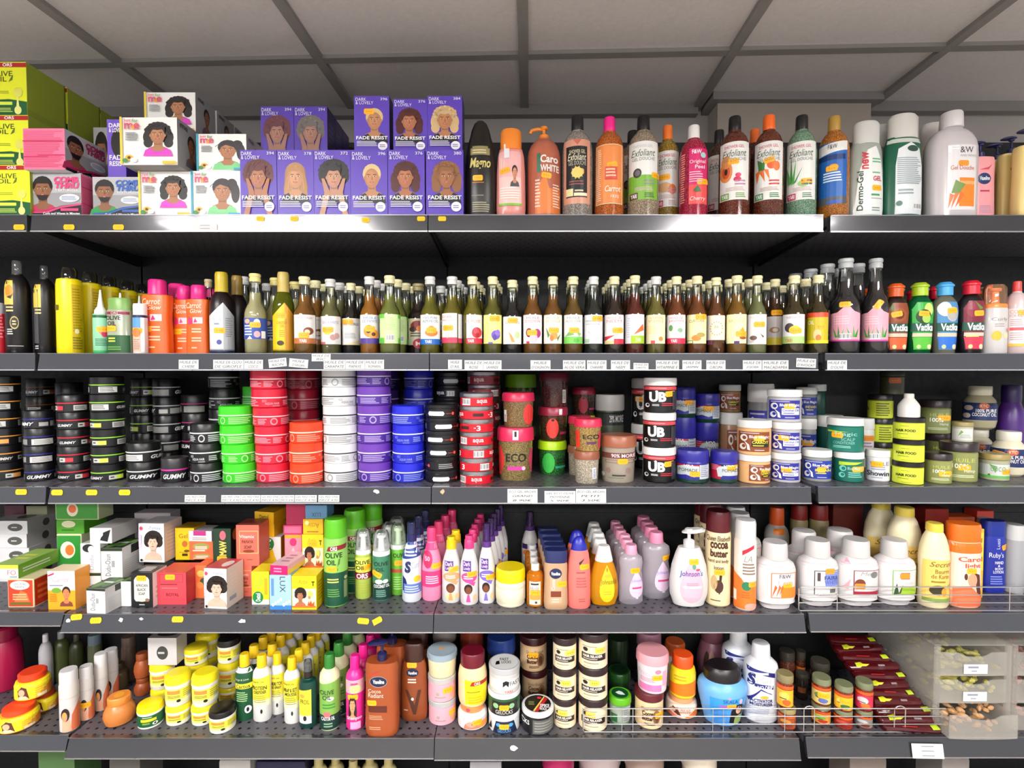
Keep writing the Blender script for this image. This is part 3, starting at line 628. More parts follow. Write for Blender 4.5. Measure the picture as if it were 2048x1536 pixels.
def a_jfm(edge, boy):
    f = FACE(.33, .62, .17, 1.95, '#1d1614', '#a8704a', '#d838c0', 'curly') if not boy else FACE(.25, .55, .2, 1.95, '#2a2226', '#a8704a', '#7cd08a', 'tail')
    return [R(-1, 0, 1, 1, '#f4f2ee'), f, R(-1, 0, -.92, 1, edge), T(-.86, .88, -.6, .96, 'Just', '#e8457a', .01), T(-.56, .88, -.35, .96, 'for', '#69a83c', .01), T(-.84, .74, -.3, .87, 'me', '#d8506a', .02), P('#f0a030', -.6, .74, -.52, .86, -.46, .74), LN(-.8, .5, -.36, .68, 5, '#8b8f92'),
            E(-.68, .14, .14, .06, '#e8b020'), E(-.68, .14, .06, .03, '#4a2a10'), E(-.52, .09, .12, .05, '#f0f0ea'), E(-.82, .08, .1, .045, '#3c8a3c'), R(.5, .01, .97, .07, '#e8c020' if not boy else '#30a0c8')]
sidej = [R(-1, 0, 1, 1, '#8d8b8c'), FACE(.1, .55, .18, 1.7, '#1b1513', '#7d4e33', '#565053', 'short'), T(-.8, .84, -.2, .93, 'me', '#333', .01), E(.6, .1, .16, .05, '#c59a30')]
JM = dict(sty='box', c='#8f8c8c', side=sidej)
it('relaxer_carton', 'yellow-edged curly girl carton standing on the metal shelf', 'box', 1, 287, 389, 343, art=a_jfm('#e8d040', 0), depth=.09, d=.01, **JM); z3 = INFO['z']
it('relaxer_carton', 'yellow-edged curly girl carton jutting out over the lower one', 'box', 1, 253, 364, 235, zb=z3 + .001, art=a_jfm('#e8d040', 0), depth=.1, d=-.03, **JM); z4 = INFO['z']
it('relaxer_carton', 'yellow-edged curly girl carton highest of its heap, farther back', 'box', 1, 302, 401, 185, zb=z4 + .001, art=a_jfm('#e8d040', 0), depth=.09, d=.05, n=3, **JM)
it('relaxer_carton', 'blue-edged ponytail girl carton standing on the metal shelf', 'box', 1, 390, 488, 342, art=a_jfm('#2a9fb8', 1), depth=.09, d=.012, **JM); z5 = INFO['z']
it('relaxer_carton', 'blue-edged ponytail girl carton piled over the lower one', 'box', 1, 402, 500, 264, zb=z5 + .001, zt=z5 + .093, art=a_jfm('#2a9fb8', 1), depth=.09, d=.014, n=3, **JM)
it('curl_hair_dye_carton', 'purple carton with black curls wedged behind the curl cartons', 'box', 1, 226, 262, 239, zb=z2 + .001, sty='box', c='#6a4cc0', depth=.05, d=.05, art=[R(-1, 0, 1, 1, '#7556cf'), E(.3, .62, .9, .24, '#15110f'), T(-.8, .87, .9, .94, 'DARK', '#fff', .02), T(-.8, .79, .9, .86, '& LOVELY', '#fff', .02), T(-.8, .34, .9, .42, 'FADE', '#fff', .02), T(-.8, .24, .9, .32, 'RESIST', '#fff', .02)])
def a_dl(num, hair, skin, style, top='#17161a', hi='', dx=0, bg='#5b3fb4', s=.15, cy=.58, hand=0):
    a = [R(-1, 0, 1, 1, bg), FACE(dx, cy, s, 3.3, hair, skin, top, style, '#a8443a')]
    if hand: a += [P(skin, dx - .5, 0, dx - .2, .36, dx - .5, .56, dx - .66, .56, dx - .5, .34, dx - .8, 0), P(skin, dx + .5, 0, dx + .2, .36, dx + .5, .56, dx + .66, .56, dx + .5, .34, dx + .8, 0)]
    a += [T(-.9, .91, -.3, .965, 'DARK', '#f4f0ff', .0), T(-.9, .85, .1, .905, '& LOVELY', '#f4f0ff', .0), T(.5, .92, .9, .965, num, '#eee'), T(-.88, .24, .9, .3, 'FADE RESIST', '#fff', .02), LN(-.85, .12, .35, .22, 4, '#d8d4e4'), E(.62, .13, .27, .075, '#efeef6'), LN(.45, .1, .8, .16, 2, '#8a80b0')]
    if hi: a.append(T(.4, .945, .9, .975, hi, '#fff'))
    return a
DL = dict(sty='box', c='#3d2e6c', side=[R(-1, 0, 1, 1, '#32265e'), LN(-.7, .2, .7, .8, 7, '#4c3e80')])
fr = [(487, 559, '394', '#5e2424', '#a86a48', 'afro', 'hair dye carton, wine-red afro, face held in both hands', 0, 1), (560, 632, '378', '#b08050', '#c08a64', 'long', 'hair dye carton, long wavy blonde hair', 0, 0), (632.5, 704.5, '372', '#1c1a1a', '#b9866a', 'afro', 'hair dye carton, big black afro, chin on hand', .1, 1),
      (705, 778, '396', '#d9c088', '#b88058', 'short', 'lower-row hair dye carton, cropped blonde hair', .15, 0), (779, 851.5, '376', '#4f1f1c', '#a86a48', 'curly', 'lower-row hair dye carton, red-brown curls smiling', -.05, 0), (854, 928, '380', '#8a5c38', '#9a6442', 'curly', 'hair dye carton, light brown curls, head tilted', .1, 0)]
for a, b, num, hr, sk, sy_, lb, dx_, hd in fr:
    it('hair_dye_carton', 'purple ' + lb, 'box', 1, a, b, 300, art=a_dl(num, hr, sk, sy_, dx=dx_, hand=hd), depth=.06, d=.006, n=5 if 560 <= a < 640 else 3, g='purple hair dye cartons', **DL)
z6 = INFO['z']
for a, b, num, hr, sk, sy_, lb, yt, dx_ in ((713, 782.5, '396', '#d9c088', '#b88058', 'short', 'hair dye carton, cropped blonde hair with price sticker, upper row', 192, .15), (790, 857, '376', '#4f1f1c', '#a86a48', 'curly', 'hair dye carton, red-brown curls smiling, upper row', 198, -.05), (857.5, 926, '384', '#d0b080', '#b07850', 'curly', 'hair dye carton, golden curls, cheek in hand, upper row', 192, .0)):
    it('hair_dye_carton', 'purple ' + lb, 'box', 1, a, b, yt, zb=z6 + .0008, art=a_dl(num, hr, sk, sy_, dx=dx_), st=[(-.15, .73)] if num == '396' else None, depth=.06, d=.03, g='purple hair dye cartons', **DL)
for a, b, hr, lb in ((529, 594, '#6c3a44', 'wine-red afro'), (594.8, 660, '#77706c', 'glare-paled afro')):  # hair and skin tones paled to paint in glare on these cartons
    it('hair_dye_carton', 'purple dye carton with %s over the lower row' % lb, 'box', 1, a, b, 213, zb=z6 + .0008, art=a_dl('394', hr, '#a87866', 'afro', hand=1), depth=.062, d=.14, n=3, **DL)
# shower gels
def a_yari(mid, obj, blk, bc='#a8163c', tc='#c9404e'):
    return [R(-.88, .17, .88, .72, '#ecebe7'), T(-.62, .655, .6, .685, 'SHOWER GEL', tc), T(-.72, .575, .72, .64, 'Exfoliant', '#4a6048', .0, .3), T(-.68, .535, .7, .565, 'GEL DOUCHE', '#777'), obj, LN(.05, .3, .75, .36, 2, mid), LN(-.5, .25, .7, .29, 3, '#c9b0a8'), R(-.8, .175, -.3, .235, bc), T(-.74, .185, -.36, .225, 'YARI', '#fff', .02), LN(.1, .185, .7, .235, 3, blk)]
papaya = [E(-.5, .44, .4, .1, '#e08a48'), E(-.5, .44, .24, .065, '#c8542c'), E(-.5, .44, .1, .03, '#2a1812'), E(-.5, .53, .3, .06, '#d89050'), E(.2, .36, .24, .025, '#c82050'), E(.25, .4, .18, .02, '#e03060')]
carrot = [P('#e8702c', -.6, .44, -.3, .46, -.2, .34), P('#e07028', -.8, .44, -.5, .46, -.7, .33), P('#ee8038', -.3, .46, 0, .45, .1, .35), E(.2, .5, .3, .045, '#e8622e'), E(.5, .48, .2, .045, '#ec7a3a'), P('#3c7a34', -.6, .45, -.7, .56, -.35, .52, -.2, .56, -.25, .45)]
aloe = [P('#4c9a4c', -.7, .32, -.6, .6, -.5, .36), P('#5cae58', -.6, .32, -.3, .56, -.4, .34), P('#6ab860', -.8, .32, -.9, .52, -.6, .36), P('#4c9a4c', -.5, .32, .1, .48, -.3, .34), E(.15, .32, .35, .03, '#9ac878')]
GEL = dict(sty='shower', m='gel')
it('shower_gel_bottle', 'black bullet-shaped bottle with gold script', 'bottle', 1, 932, 992, 243, sty='bullet', c='#17130f', k='#1d1712', dr=.6, art=[R(-.62, .63, .62, .7, '#8f8458'), R(-.5, .7, .5, .72, '#8f8458'), LN(-.5, .64, .5, .69, 2, '#d6cc9a'), T(-.66, .47, .66, .6, 'Magno', '#d8c878', .02, .25), LN(-.5, .34, .5, .36, 1, '#c06a30'), LN(-.55, .21, .5, .23, 1, '#8a8468'), LN(-.5, .05, .6, .16, 5, '#a39c80')], st=[(-.15, .395)])
it('shower_gel_bottle', 'slim pink bottle with orange cap and clear tape', 'bottle', 1, 993, 1051, 262, sty='flask', c='#f29a90', k='#f28a30', dr=.6, m='milk', art=[P('#f4c8c0', -.8, .15, -.8, .74, .65, .74, .7, .15), R(-.78, .45, .68, .74, '#eeb4b2'), FACE(.25, .5, .06, 3.2, '#2a1612', '#c88a68', '#444a50', 'short'), LN(-.7, .2, .6, .34, 5, '#ffe8e0'), R(-.8, .13, .7, .155, '#7cb83c'), R(-.45, .66, -.1, .82, '#e8e6ea')], st=[(-.4, .52, .3)])
it('pump_shampoo_bottle', 'pink-brown pump bottle with orange pump', 'bottle', 1, 1053, 1121, 254, sty='shower', c='#c06a50', k='#f08a28', pump='l', m='milk', art=[P('#e8803c', -.5, .04, -.5, .2, -.3, .34, .1, .45, .3, .3, .95, .3, .95, .04), R(-.4, .46, -.2, .66, '#2c6e50'), T(-.2, .56, .8, .64, 'Caro', '#f8eee8', .03), T(-.2, .47, .85, .54, 'WHITE', '#f8eee8', .03), LN(-.5, .1, -.2, .4, 9, '#f4d0c0'), LN(.5, .1, .9, .35, 9, '#f4d0c0')], st=[(.15, .43, -.15)])
it('shower_gel_bottle', 'grey scrub gel with black label and gold sunburst', 'bottle', 1, 1122, 1184, 235, c='#a39a90', k='#17171a', art=[R(-.85, .13, .8, .74, '#d89a80'), P('#c86a58', -.3, .74, 0, .68, .3, .74), R(-.7, .19, .62, .67, '#1c1c20'), T(-.5, .6, .5, .635, 'SHOWER GEL', '#e8dcb0'), T(-.6, .535, .55, .6, 'Exfoliant', '#f0e8c8', .0, .3), T(-.55, .49, .55, .53, 'GEL DOUCHE', '#c8c0a8'), [P('#d8c050', 0 + .55 * math.cos(t) * .75, .42 + .075 * math.sin(t) * .9, .3 * math.cos(t + .3), .42 + .045 * math.sin(t + .3), .3 * math.cos(t - .3), .42 + .045 * math.sin(t - .3)) for t in [i * .628 for i in range(10)]], E(0, .42, .36, .05, '#e8d070'), LN(-.5, .3, .5, .35, 2, '#8a4a48'), R(-.68, .2, -.25, .27, '#e8dca0'), R(-.2, .2, .6, .23, '#f0e8c0'), LN(-.15, .235, .55, .265, 1, '#d8d0b0')], st=[(.1, .43)], **GEL)
it('shower_gel_bottle', 'orange gel bottle with pink cap', 'bottle', 1, 1186, 1246, 237, c='#c8661c', k='#ee2288', art=[FR(-.86, .13, .86, .7, .04, '#f4d8b0', .008), R(-.82, .14, .82, .69, '#ec8c48'), LN(-.75, .16, -.5, .66, 26, '#f8d8b8', 2), R(-.25, .36, .5, .48, '#d84a40'), LN(-.2, .38, .45, .47, 3, '#f8c8a0'), T(-.25, .24, .7, .3, 'Carrot', '#ffe8d0', .02, .2), T(.1, .18, .6, .21, 'FREE', '#ffe8d0')], st=[(.2, .5, .2)], **GEL)
def yg(x0, x1, yt, c, k, art, lab, **kw): return it('shower_gel_bottle', lab, 'bottle', 1, x0, x1, yt, c=c, k=k, art=art, **{**GEL, **kw})
yg(1251, 1315, 235, '#a8967e', '#141416', a_yari('#888', [R(-.88, .17, .88, .4, '#7cb63c'), E(-.35, .42, .26, .045, '#3a3436'), E(-.35, .42, .16, .028, '#6c6468')], '#4a6030', '#5c1424', '#ccc'), 'beige scrub gel with black cap and lime label', st=[(.85, .4)], n=2, gap=.004, dx=-.006)
yg(1306, 1356, 253, '#a8842c', '#f0782a', a_yari('#c89', [E(-.2, .36, .6, .05, '#e0b080'), E(.4, .34, .3, .05, '#e07a3c')], '#caa', '#c8203c'), 'ochre scrub gel with orange cap, set back in a gap', st=[(-.2, .46)], d=.082)
yg(1353, 1412, 253, '#b81a44', '#e8e4e2', [R(-.3, .14, .9, .72, '#d81e6c'), R(-.3, .14, .9, .34, '#e8504c'), LN(-.82, .16, -.55, .68, 22, '#f09a90', 5), T(-.1, .655, .5, .7, 'F&W', '#fff', .02), T(-.25, .545, .75, .595, 'Original', '#fbd8e0', .01), T(.1, .5, .7, .54, 'Peel', '#fbd8e0', .01), LN(-.25, .36, .6, .48, 5, '#f8b0c4'), P('#3a6a40', 0, .28, .3, .33, .5, .27, .2, .26), T(-.2, .16, .75, .215, 'Cherry', '#ffe8ec', .0, .2), E(.6, .64, .16, .03, '#9fd0cc')], 'raspberry pink gel bottle with white cap', st=[(.6, .37, .1)])
yg(1407, 1458, 262, '#5a3020', '#151517', a_yari('#888', [], '#888'), 'dark brown gel with black cap, half hidden behind papaya gel', d=.108)
yg(1431, 1495, 235, '#6c2c14', '#131315', a_yari('#b8a', papaya, '#6c9a30', '#6ca23c'), 'brown scrub gel with papaya picture and black cap', st=[(-.05, .53)])
yg(1478, 1528, 260, '#6c3214', '#f0702a', [], 'brown gel whose orange cap shows between papaya and carrot gels', d=.108)
yg(1499, 1562, 233, '#72300f', '#f26a1e', a_yari('#c44', carrot, '#3c8a40', '#3c8a44'), 'brown scrub gel with carrot picture and orange cap', st=[(.05, .54, .25)])
yg(1563, 1627, 233, '#7ea486', '#1a1a1c', a_yari('#555', aloe, '#3c7a50', '#c8204c'), 'pale green scrub gel with aloe picture', st=[(.35, .34, .05)])
yg(1626, 1692, 235, '#c0741c', '#b08a3c', [R(-.9, .2, .8, .72, '#1f62b4'), P('#e8e6e2', -.9, .6, -.9, .7, .8, .73, .8, .64), T(-.35, .655, .2, .7, 'F&W', '#333', .0), R(-.88, .55, .7, .6, '#12306c'), LN(-.6, .34, .55, .44, 4, '#d8e8f4'), E(0, .48, .3, .03, '#e89030'), R(-.9, .13, .8, .2, '#54565a'), E(.1, .15, .5, .02, '#2858b0')], 'amber glitter gel with blue label and gold cap', st=[(-.1, .47)])
it('shower_gel_bottle', 'frosted grey bottle with upright dark lettering', 'bottle', 1, 1688, 1756, 247, sty='flask', c='#a9b0a6', k='#d2d2ce', dr=.55, m='milk', art=[P('#eceeea', -.85, .04, -.6, .5, -.2, .7, .3, .74, .62, .6, .85, .3, .82, .04), VT(-.72, .08, -.42, .48, 'Dermo-Gel', '#173a28', .02), VT(-.5, .5, -.15, .68, 'new', '#c42c38', .03), LN(.05, .56, .65, .62, 2, '#6cae84'), T(.1, .38, .62, .43, 'GEL', '#c43050', .02), LN(.05, .45, .7, .48, 1, '#7cb494'), LN(.0, .22, .7, .26, 1, '#4ca070'), R(-.0, .2, .7, .207, '#988'), LN(.05, .07, .6, .12, 2, '#899')], st=[(.35, .31)])
it('shower_gel_bottle', 'clear bottle with white cap hidden behind the frosted grey one', 'bottle', 1, 1728, 1780, 253, sty='flask', c='#b8bcb4', k='#c4c4c0', dr=.6, m='milk', d=.085)
it('shower_gel_bottle', 'dark green gel bottle showing its text-filled back label', 'bottle', 1, 1756, 1832, 233, sty='flask', c='#0d5a40', k='#d4d0ca', dr=.55, art=[R(-.95, .72, .95, .76, '#c8ccc4'), P('#dfe4e6', -.62, .04, -.62, .5, -.5, .66, .1, .72, .6, .66, .78, .5, .8, .04), E(.2, .66, .3, .03, '#2c4a40'), LN(-.55, .32, .72, .58, 14, '#94a0a4', 4), LN(-.5, .22, .3, .28, 2, '#94a0a4'), E(-.45, .14, .14, .025, '#2c6a54'), BC(.25, .08, .7, .14)])
it('shower_gel_bottle', 'pearly bottle half hidden behind the big milky carrot gel', 'bottle', 1, 1822, 1884, 250, sty='flask', c='#d8cca8', k='#cfcac4', dr=.6, d=.125)
it('shower_gel_bottle', 'big milky white gel bottle with carrot picture', 'bottle', 1, 1842, 1937, 227, sty='shower', c='#d9d2d4', k='#dcd7d6', m='milk', dr=.6, pw=2.4, art=[R(-.55, .07, .62, .66, '#e8e3e4'), T(-.1, .585, .45, .64, '&W', '#444', .0), T(-.55, .59, -.15, .65, 'F', '#fff', .02), T(-.1, .55, .6, .57, 'AND WHITE', '#aaa'), T(-.45, .43, .5, .47, 'Gel Douche', '#c86a54'), R(-.1, .1, .55, .36, '#f0862a'), R(-.1, .3, .55, .33, '#f6b070'), P('#e4702c', -.5, .08, -.45, .22, -.3, .2), P('#ec7c38', -.4, .08, -.25, .24, -.1, .22), P('#e4702c', -.25, .09, -.05, .24, .1, .2), P('#7c9a58', -.4, .22, -.25, .34, -.1, .32, .15, .3, -.1, .22)], st=[(.05, .49, 0, '#f79a2a')])
it('lotion_pump_bottle', 'pink lotion bottle with navy pump beside the milky gel', 'bottle', 1, 1922, 1973, 284, sty='slab', c='#f0a2a8', k='#24245c', pump='lw', dr=.6, pw=3, d=.05, art=[E(-.1, .52, .5, .07, '#1c3268'), T(-.45, .5, .3, .55, 'Vaseline', '#fff', .02), P('#d04858', -.5, .63, .2, .66, .5, .7, .2, .63), R(-.4, .36, .3, .38, '#c03a58'), LN(-.4, .1, .5, .2, 4, '#c8a0b8')])
for a, b, yt, dd, l in ((1957, 2006, 288, .115, 'cream lotion pump bottle nearest the pink one'), (1985, 2034, 274, .066, 'cream lotion pump bottle in the middle of three'), (2016, 2082, 257, .006, 'cream lotion pump bottle cut off at the shelf end')):
    it('lotion_pump_bottle', l, 'bottle', 1, a, b, yt, sty='slab', c='#e8cf86', k='#2a2a58', pump='lw', dr=.55, pw=3, d=dd, g='cream lotion pumps on the top shelf', art=[E(.3, .5, .45, .07, '#1c3268'), P('#c8383c', -.5, .62, .3, .68, .3, .65, -.5, .59), LN(-.4, .1, .6, .3, 5, '#d8a848')])
# ================================================================ SECOND SHELF
it('shampoo_bottle', 'red bottle cut off by the picture edge, second shelf end', 'bottle', 2, -22, 18, 606, c='#c02430', k='#b8b8bc', sty='can', art=[LN(-.8, .3, .8, .8, 8, '#e88890')])
def a_blk(): return [R(-.95, .52, -.35, .78, '#e8c050'), E(-.6, .66, .28, .07, '#d88a20'), P('#2a2018', -.8, .6, -.5, .58, -.35, .64, -.5, .62), LN(-.85, .44, -.3, .51, 2, '#d8c080'), E(-.3, .33, .32, .07, '#b8a060'), E(-.3, .33, .26, .055, '#1a1712'), LN(-.45, .3, -.15, .36, 2, '#d8c080'), LN(-.8, .2, -.4, .27, 3, '#c8c8c8'), R(-.8, .08, .3, .086, '#ccc')]
it('mousse_can', 'tall black spray bottle nearest the red one', 'bottle', 2, 12, 69, 522, c='#141212', k='#9a9a9c', sty='shower', km='clear', art=a_blk())
it('mousse_can', 'second tall black spray bottle before the yellow bottles', 'bottle', 2, 70, 119, 532, c='#141212', k='#77777a', sty='shower', km='clear', art=[R(-.95, .12, -.6, .72, '#4a4a4c'), a_blk()[0], a_blk()[3], LN(-.9, .05, -.6, .1, 2, '#ccc')], d=.045)
YB = [('body', [(.93, 0), (1, .02), (.98, .8), (.9, .86), (.6, .875)], 'c'), ('cap', [(.62, .87), (.62, .97), (.5, 1)], 'k')]; ST['ycan'] = YB
it('mousse_can', 'bright yellow spray bottle with clear black cap', 'bottle', 2, 114, 172, 536, sty='ycan', c='#f2dc0c', k='#2c2a28', km='clear', n=6, gap=.012, art=[R(.12, .02, .85, .8, '#d8b808'), LN(.2, .25, .8, .76, 16, '#a89010'), E(.45, .26, .16, .03, '#f4e8b0'), LN(.15, .05, .8, .2, 5, '#8a7a20'), R(-.95, .5, -.75, .56, '#6a5c10')])
it('hair_serum_bottle', 'mint green bottle with pointed white nozzle', 'bottle', 2, 187, 222, 580, sty='nozz', c='#8fcfa8', k='#f2f2f0', n=4, gap=.02, dx=.012, art=[R(-.98, .56, .98, .6, '#1c5a34'), E(.25, .36, .6, .07, '#e89080'), E(.4, .31, .4, .05, '#c8305c'), LN(-.7, .12, .8, .24, 5, '#3c7a58'), R(-.98, .01, .98, .05, '#2ca854')], st=[(.2, .38)])
it('hair_oil_bottle', 'clear olive oil bottle with dark red stripe and green cap', 'bottle', 2, 221, 267, 597, sty='can', c='#a8b098', k='#7ca858', dr=.7, m='milk', pw=2.6, n=2, gap=.05, dx=.02, art=[R(-.97, .7, .97, .75, '#8a1c34'), T(-.3, .705, .3, .745, 'ORS', '#f0e0e0'), T(-.8, .6, .5, .68, 'OLIVE', '#1c2018', .01), T(-.65, .5, .1, .58, 'OIL', '#1c2018', .01), R(-.9, .02, .97, .33, '#1e5428'), LN(-.6, .2, .1, .3, 2, '#d8e04c'), LN(-.7, .06, .6, .14, 2, '#6ca048')], st=[(-.3, .45)])
it('hair_serum_bottle', 'small bottle with white cap and split blue-white label', 'bottle', 2, 267, 299, 608, sty='can', c='#e8dcd8', k='#f4f4f4', art=[R(-.98, .72, .98, .77, '#1c1c4c'), R(-.95, .42, 0, .72, '#5898d8'), R(-.95, .04, 0, .42, '#eeb8a0'), LN(-.85, .08, -.1, .3, 6, '#a87a70'), R(0, .04, .5, .72, '#fafafa'), E(-.5, .42, .5, .09, '#f07a30')], st=[(-.55, .46)])
def a_car(): return [T(-.75, .66, .55, .74, 'Carrot', '#ffe0c8', .01, .25), T(-.4, .59, .6, .65, 'Glow', '#ffe0c8', .01, .25), P('#e0307c', -.6, .42, -.6, .55, 0, .45), R(-.2, .44, .6, .53, '#f8d0d8'), P('#d82870', -.15, .45, 0, .52, .2, .46), LN(-.3, .3, .6, .38, 2, '#ffc8a8'), LN(-.3, .17, .6, .25, 2, '#ffc8a8'), LN(-.3, .07, .3, .11, 1, '#ffc8a8')]
CG = dict(sty='flask', c='#f0641a', k='#e82a88', dr=.6, pw=3, art=a_car()); ST['flaskw'] = [('body', [(1, 0), (.97, .2), (.92, .5), (1, .76), (.95, .79), (.6, .8)], 'c'), ('cap', [(.58, .795), (.6, .8), (.58, .98), (.5, 1)], 'k')]
CG['sty'] = 'flaskw'
it('body_lotion_bottle', 'orange bottle with pink cap, biggest of the orange group', 'bottle', 2, 291, 346, 560, n=2, gap=.01, dx=.01, st=[(-.45, .33)], **CG)
it('body_lotion_bottle', 'orange bottle with pink cap in shadow between two others', 'bottle', 2, 350, 392, 572, d=.09, st=[(-.35, .33)], **CG)
it('body_lotion_bottle', 'orange bottle with pink cap beside the gold-neck bottles', 'bottle', 2, 377, 423, 571, d=.05, n=2, **CG)
LBW = '#efeeea'
def ol(x0, x1, cap, liq, k, art, lab, n=4, yt=554, d=.022, dx=.004, st=None, **kw):
    it('hair_oil_bottle', lab, 'bottle', 2, x0, x1, yt, sty='oilg', liq=liq, k=k, art=art, n=n, gap=.008, dx=dx, d=d, st=st, r0=False, **kw)
def ob_(pic, t1='', t2='', tc='#889', band=None, brand=None, bg=LBW, bc='#fff', y0=.13, x0=-.93, x1=.93):
    a = [R(x0, y0, x1, .5, bg)]
    if t1: a.append(T(-.6, .445, .65, .475, t1, tc))
    if t2: a.append(T(-.7, .4, .72, .435, t2, tc))
    a += pic
    if band: a.append(R(x0, y0, x1, y0 + .07, band))
    if brand: a.append(T(-.5, y0 + .015, .1, y0 + .055, brand, bc, .02))
    return a
C1, C2 = '#e9e2b4', '#dcdcda'
ol(404, 436, None, '#3a1c0c', '#c8bc90', ob_([E(.5, .28, .3, .06, '#e0a040'), R(-.93, .13, .93, .2, '#f0d0a8')]), 'brown oil bottle with peach label beside the orange bottles', n=1, yt=559, d=.075)
ST['foil'] = [('body', [(.9, 0), (1, .02), (1, .52), (.97, .6), (.85, .68), (.62, .74), (.52, .76)], 'c'), ('foil_neck', [(.54, .755), (.55, .77), (.52, .86), (.53, .87), (.53, .97), (.46, 1)], 'k')]
def roof(c, c2, ex): return [P(c, -.97, .04, -.97, .46, .08, .62, .08, .04), P(c2, .08, .04, .08, .62, .95, .46, .95, .04), R(-.97, .04, .95, .055, '#8a8c94' if c[1] == 'd' else '#c88a18')] + ex
it('castor_oil_bottle', 'near-black bottle with gold foil neck and grey house-shaped label', 'bottle', 2, 420, 472, 545, sty='foil', c='#1c0f14', k='#c8b02c', art=roof('#d8dade', '#b8babf', [E(-.4, .42, .35, .045, '#c4c6cc'), LN(-.6, .34, -.1, .38, 1, '#8890a8'), E(-.25, .14, .2, .03, '#4a4c9c'), LN(.25, .2, .8, .44, 9, '#8e9096', 3), R(-.97, .0, .95, .035, '#1c2c50')]), st=[(-.2, .28)])
it('castor_oil_bottle', 'near-black bottle with dull gold neck just behind the grey-label one', 'bottle', 2, 455, 499, 552, sty='foil', c='#1c1010', k='#9a7c30', d=.085)
ol(469, 512, None, '#8c946c', C2, ob_([T(-.6, .4, .6, .47, 'HUILE', '#7888b8'), P('#4ca04c', -.5, .2, -.2, .28, .1, .2, -.1, .16), R(-.2, .24, .4, .36, '#5a3a28'), R(-.9, .13, .9, .15, '#4858b8')]), 'pale oil bottle with vanilla and mint leaf label', n=3, yt=554, d=.06)
it('coconut_oil_bottle', 'milky white glass bottle with blue coconut label', 'bottle', 2, 489, 537, 548, sty='oilg', liq='#f0e8b8', k='#e8dc90', n=3, gap=.01, dx=.024, d=.01, art=[R(-.98, .18, .98, .44, '#2c4ca8'), E(.1, .38, .28, .05, '#f4f4f4'), E(-.7, .4, .2, .03, '#e8b090'), E(.1, .24, .28, .04, '#e0a8b0'), R(.45, .19, .8, .28, '#eee'), LN(-.9, .22, -.3, .36, 4, '#d0dcf0'), P('#fff', -.7, .18, -.3, .18, -.5, .22)], st=[(-.05, .355)])
it('castor_oil_bottle', 'green glass bottle with yellow house-shaped label', 'bottle', 2, 546, 592, 545, sty='foil', c='#6a7018', k='#c8b060', m='liquid', n=2, gap=.02, dx=.02, art=roof('#f4c818', '#d8982c', [E(-.2, .44, .35, .04, '#f8d84c'), T(-.6, .36, .3, .39, 'CASTOR', '#a87c20'), T(-.3, .32, .05, .35, 'OIL', '#a87c20'), LN(-.4, .2, .1, .29, 4, '#c89c28'), E(-.3, .13, .3, .03, '#4a2a18')]), d=.03, st=[(-.2, .46)])
ol(588, 634, 1, '#b87c08', C1, ob_([E(.3, .29, .45, .05, '#8a4a38'), E(.2, .28, .25, .03, '#e8d8b0'), E(-.3, .24, .2, .03, '#8cb050')], "HUILE D'ARGAN", '', '#c09090', '#c07038', 'YARI'), 'amber oil bottle with argan nut label and brown band', st=[(-.1, .235)], d=.012)
ol(641, 684, 1, '#a8a468', C2, ob_([E(-.3, .3, .35, .05, '#e8c040'), E(.2, .22, .3, .04, '#c89890'), E(.55, .24, .25, .04, '#d8a8a0'), R(-.9, .13, -.5, .16, '#d87080')], '', 'DE KARITE', '#a898c8'), 'cloudy oil bottle with shea nut label and white cap', n=3, yt=559, d=.05, st=[(-.25, .32)])
ol(684, 723, 1, '#1a120c', C1, ob_([LN(-.7, .22, .5, .3, 4, '#a8a8a8'), P('#e8d8a8', -.9, .13, .9, .2, .9, .13)], '', 'DE COURGE', '#556', x1=.95), 'black oil bottle with zebra-striped pale label', n=3, yt=567, d=.075, st=[(-.35, .45)])
ol(720, 761, 1, '#d89004', C2, ob_([E(-.1, .29, .5, .08, '#f0902c'), E(.35, .25, .45, .07, '#f4a040'), E(-.15, .29, .22, .03, '#5a2c18'), E(.35, .25, .2, .025, '#5a2c18')], 'HUILE', 'DE PAPAYE', '#7888b8', '#503890'), 'golden oil bottle with halved papaya label', st=[(.0, .32)])
ol(759, 802, 1, '#a8b050', C1, ob_([LN(-.6, .3, .6, .46, 8, '#b8d890'), BC(-.3, .16, .4, .24), R(-.95, .45, -.5, .5, '#6cc83c'), R(.75, .45, .95, .5, '#6cc83c'), R(-.95, .13, -.5, .2, '#5cb83c'), R(.75, .13, .95, .2, '#5cb83c')], bg='#d0ecA8'), 'oil bottle turned round, pale green back label with barcode', yt=552, d=.008, dx=.008)
ol(815, 860, 1, '#3a1c10', '#a09468', ob_([E(-.1, .4, .6, .07, '#8c2c2c'), E(.1, .36, .3, .04, '#e87c30'), E(-.5, .35, .3, .04, '#4c2820'), E(.0, .15, .5, .07, '#b01830'), T(-.25, .12, .25, .18, 'M', '#f0c8c8', .02), LN(-.7, .24, .6, .31, 2, '#5c5850')], bg='#cfc8b0', x0=-.9), 'dark oil bottle with berry label and round red M emblem', n=2, yt=568, d=.085)
ol(840, 882, 1, '#a09808', C2, ob_([E(.1, .27, .6, .05, '#e87c2c'), E(.1, .31, .35, .05, '#f0983c')], '100% PURE', 'ALMOND OIL', '#6880a0', '#1f6cc8', 'YARI', y0=.12), 'yellow oil bottle with almond label and blue band', st=[(.1, .3)])
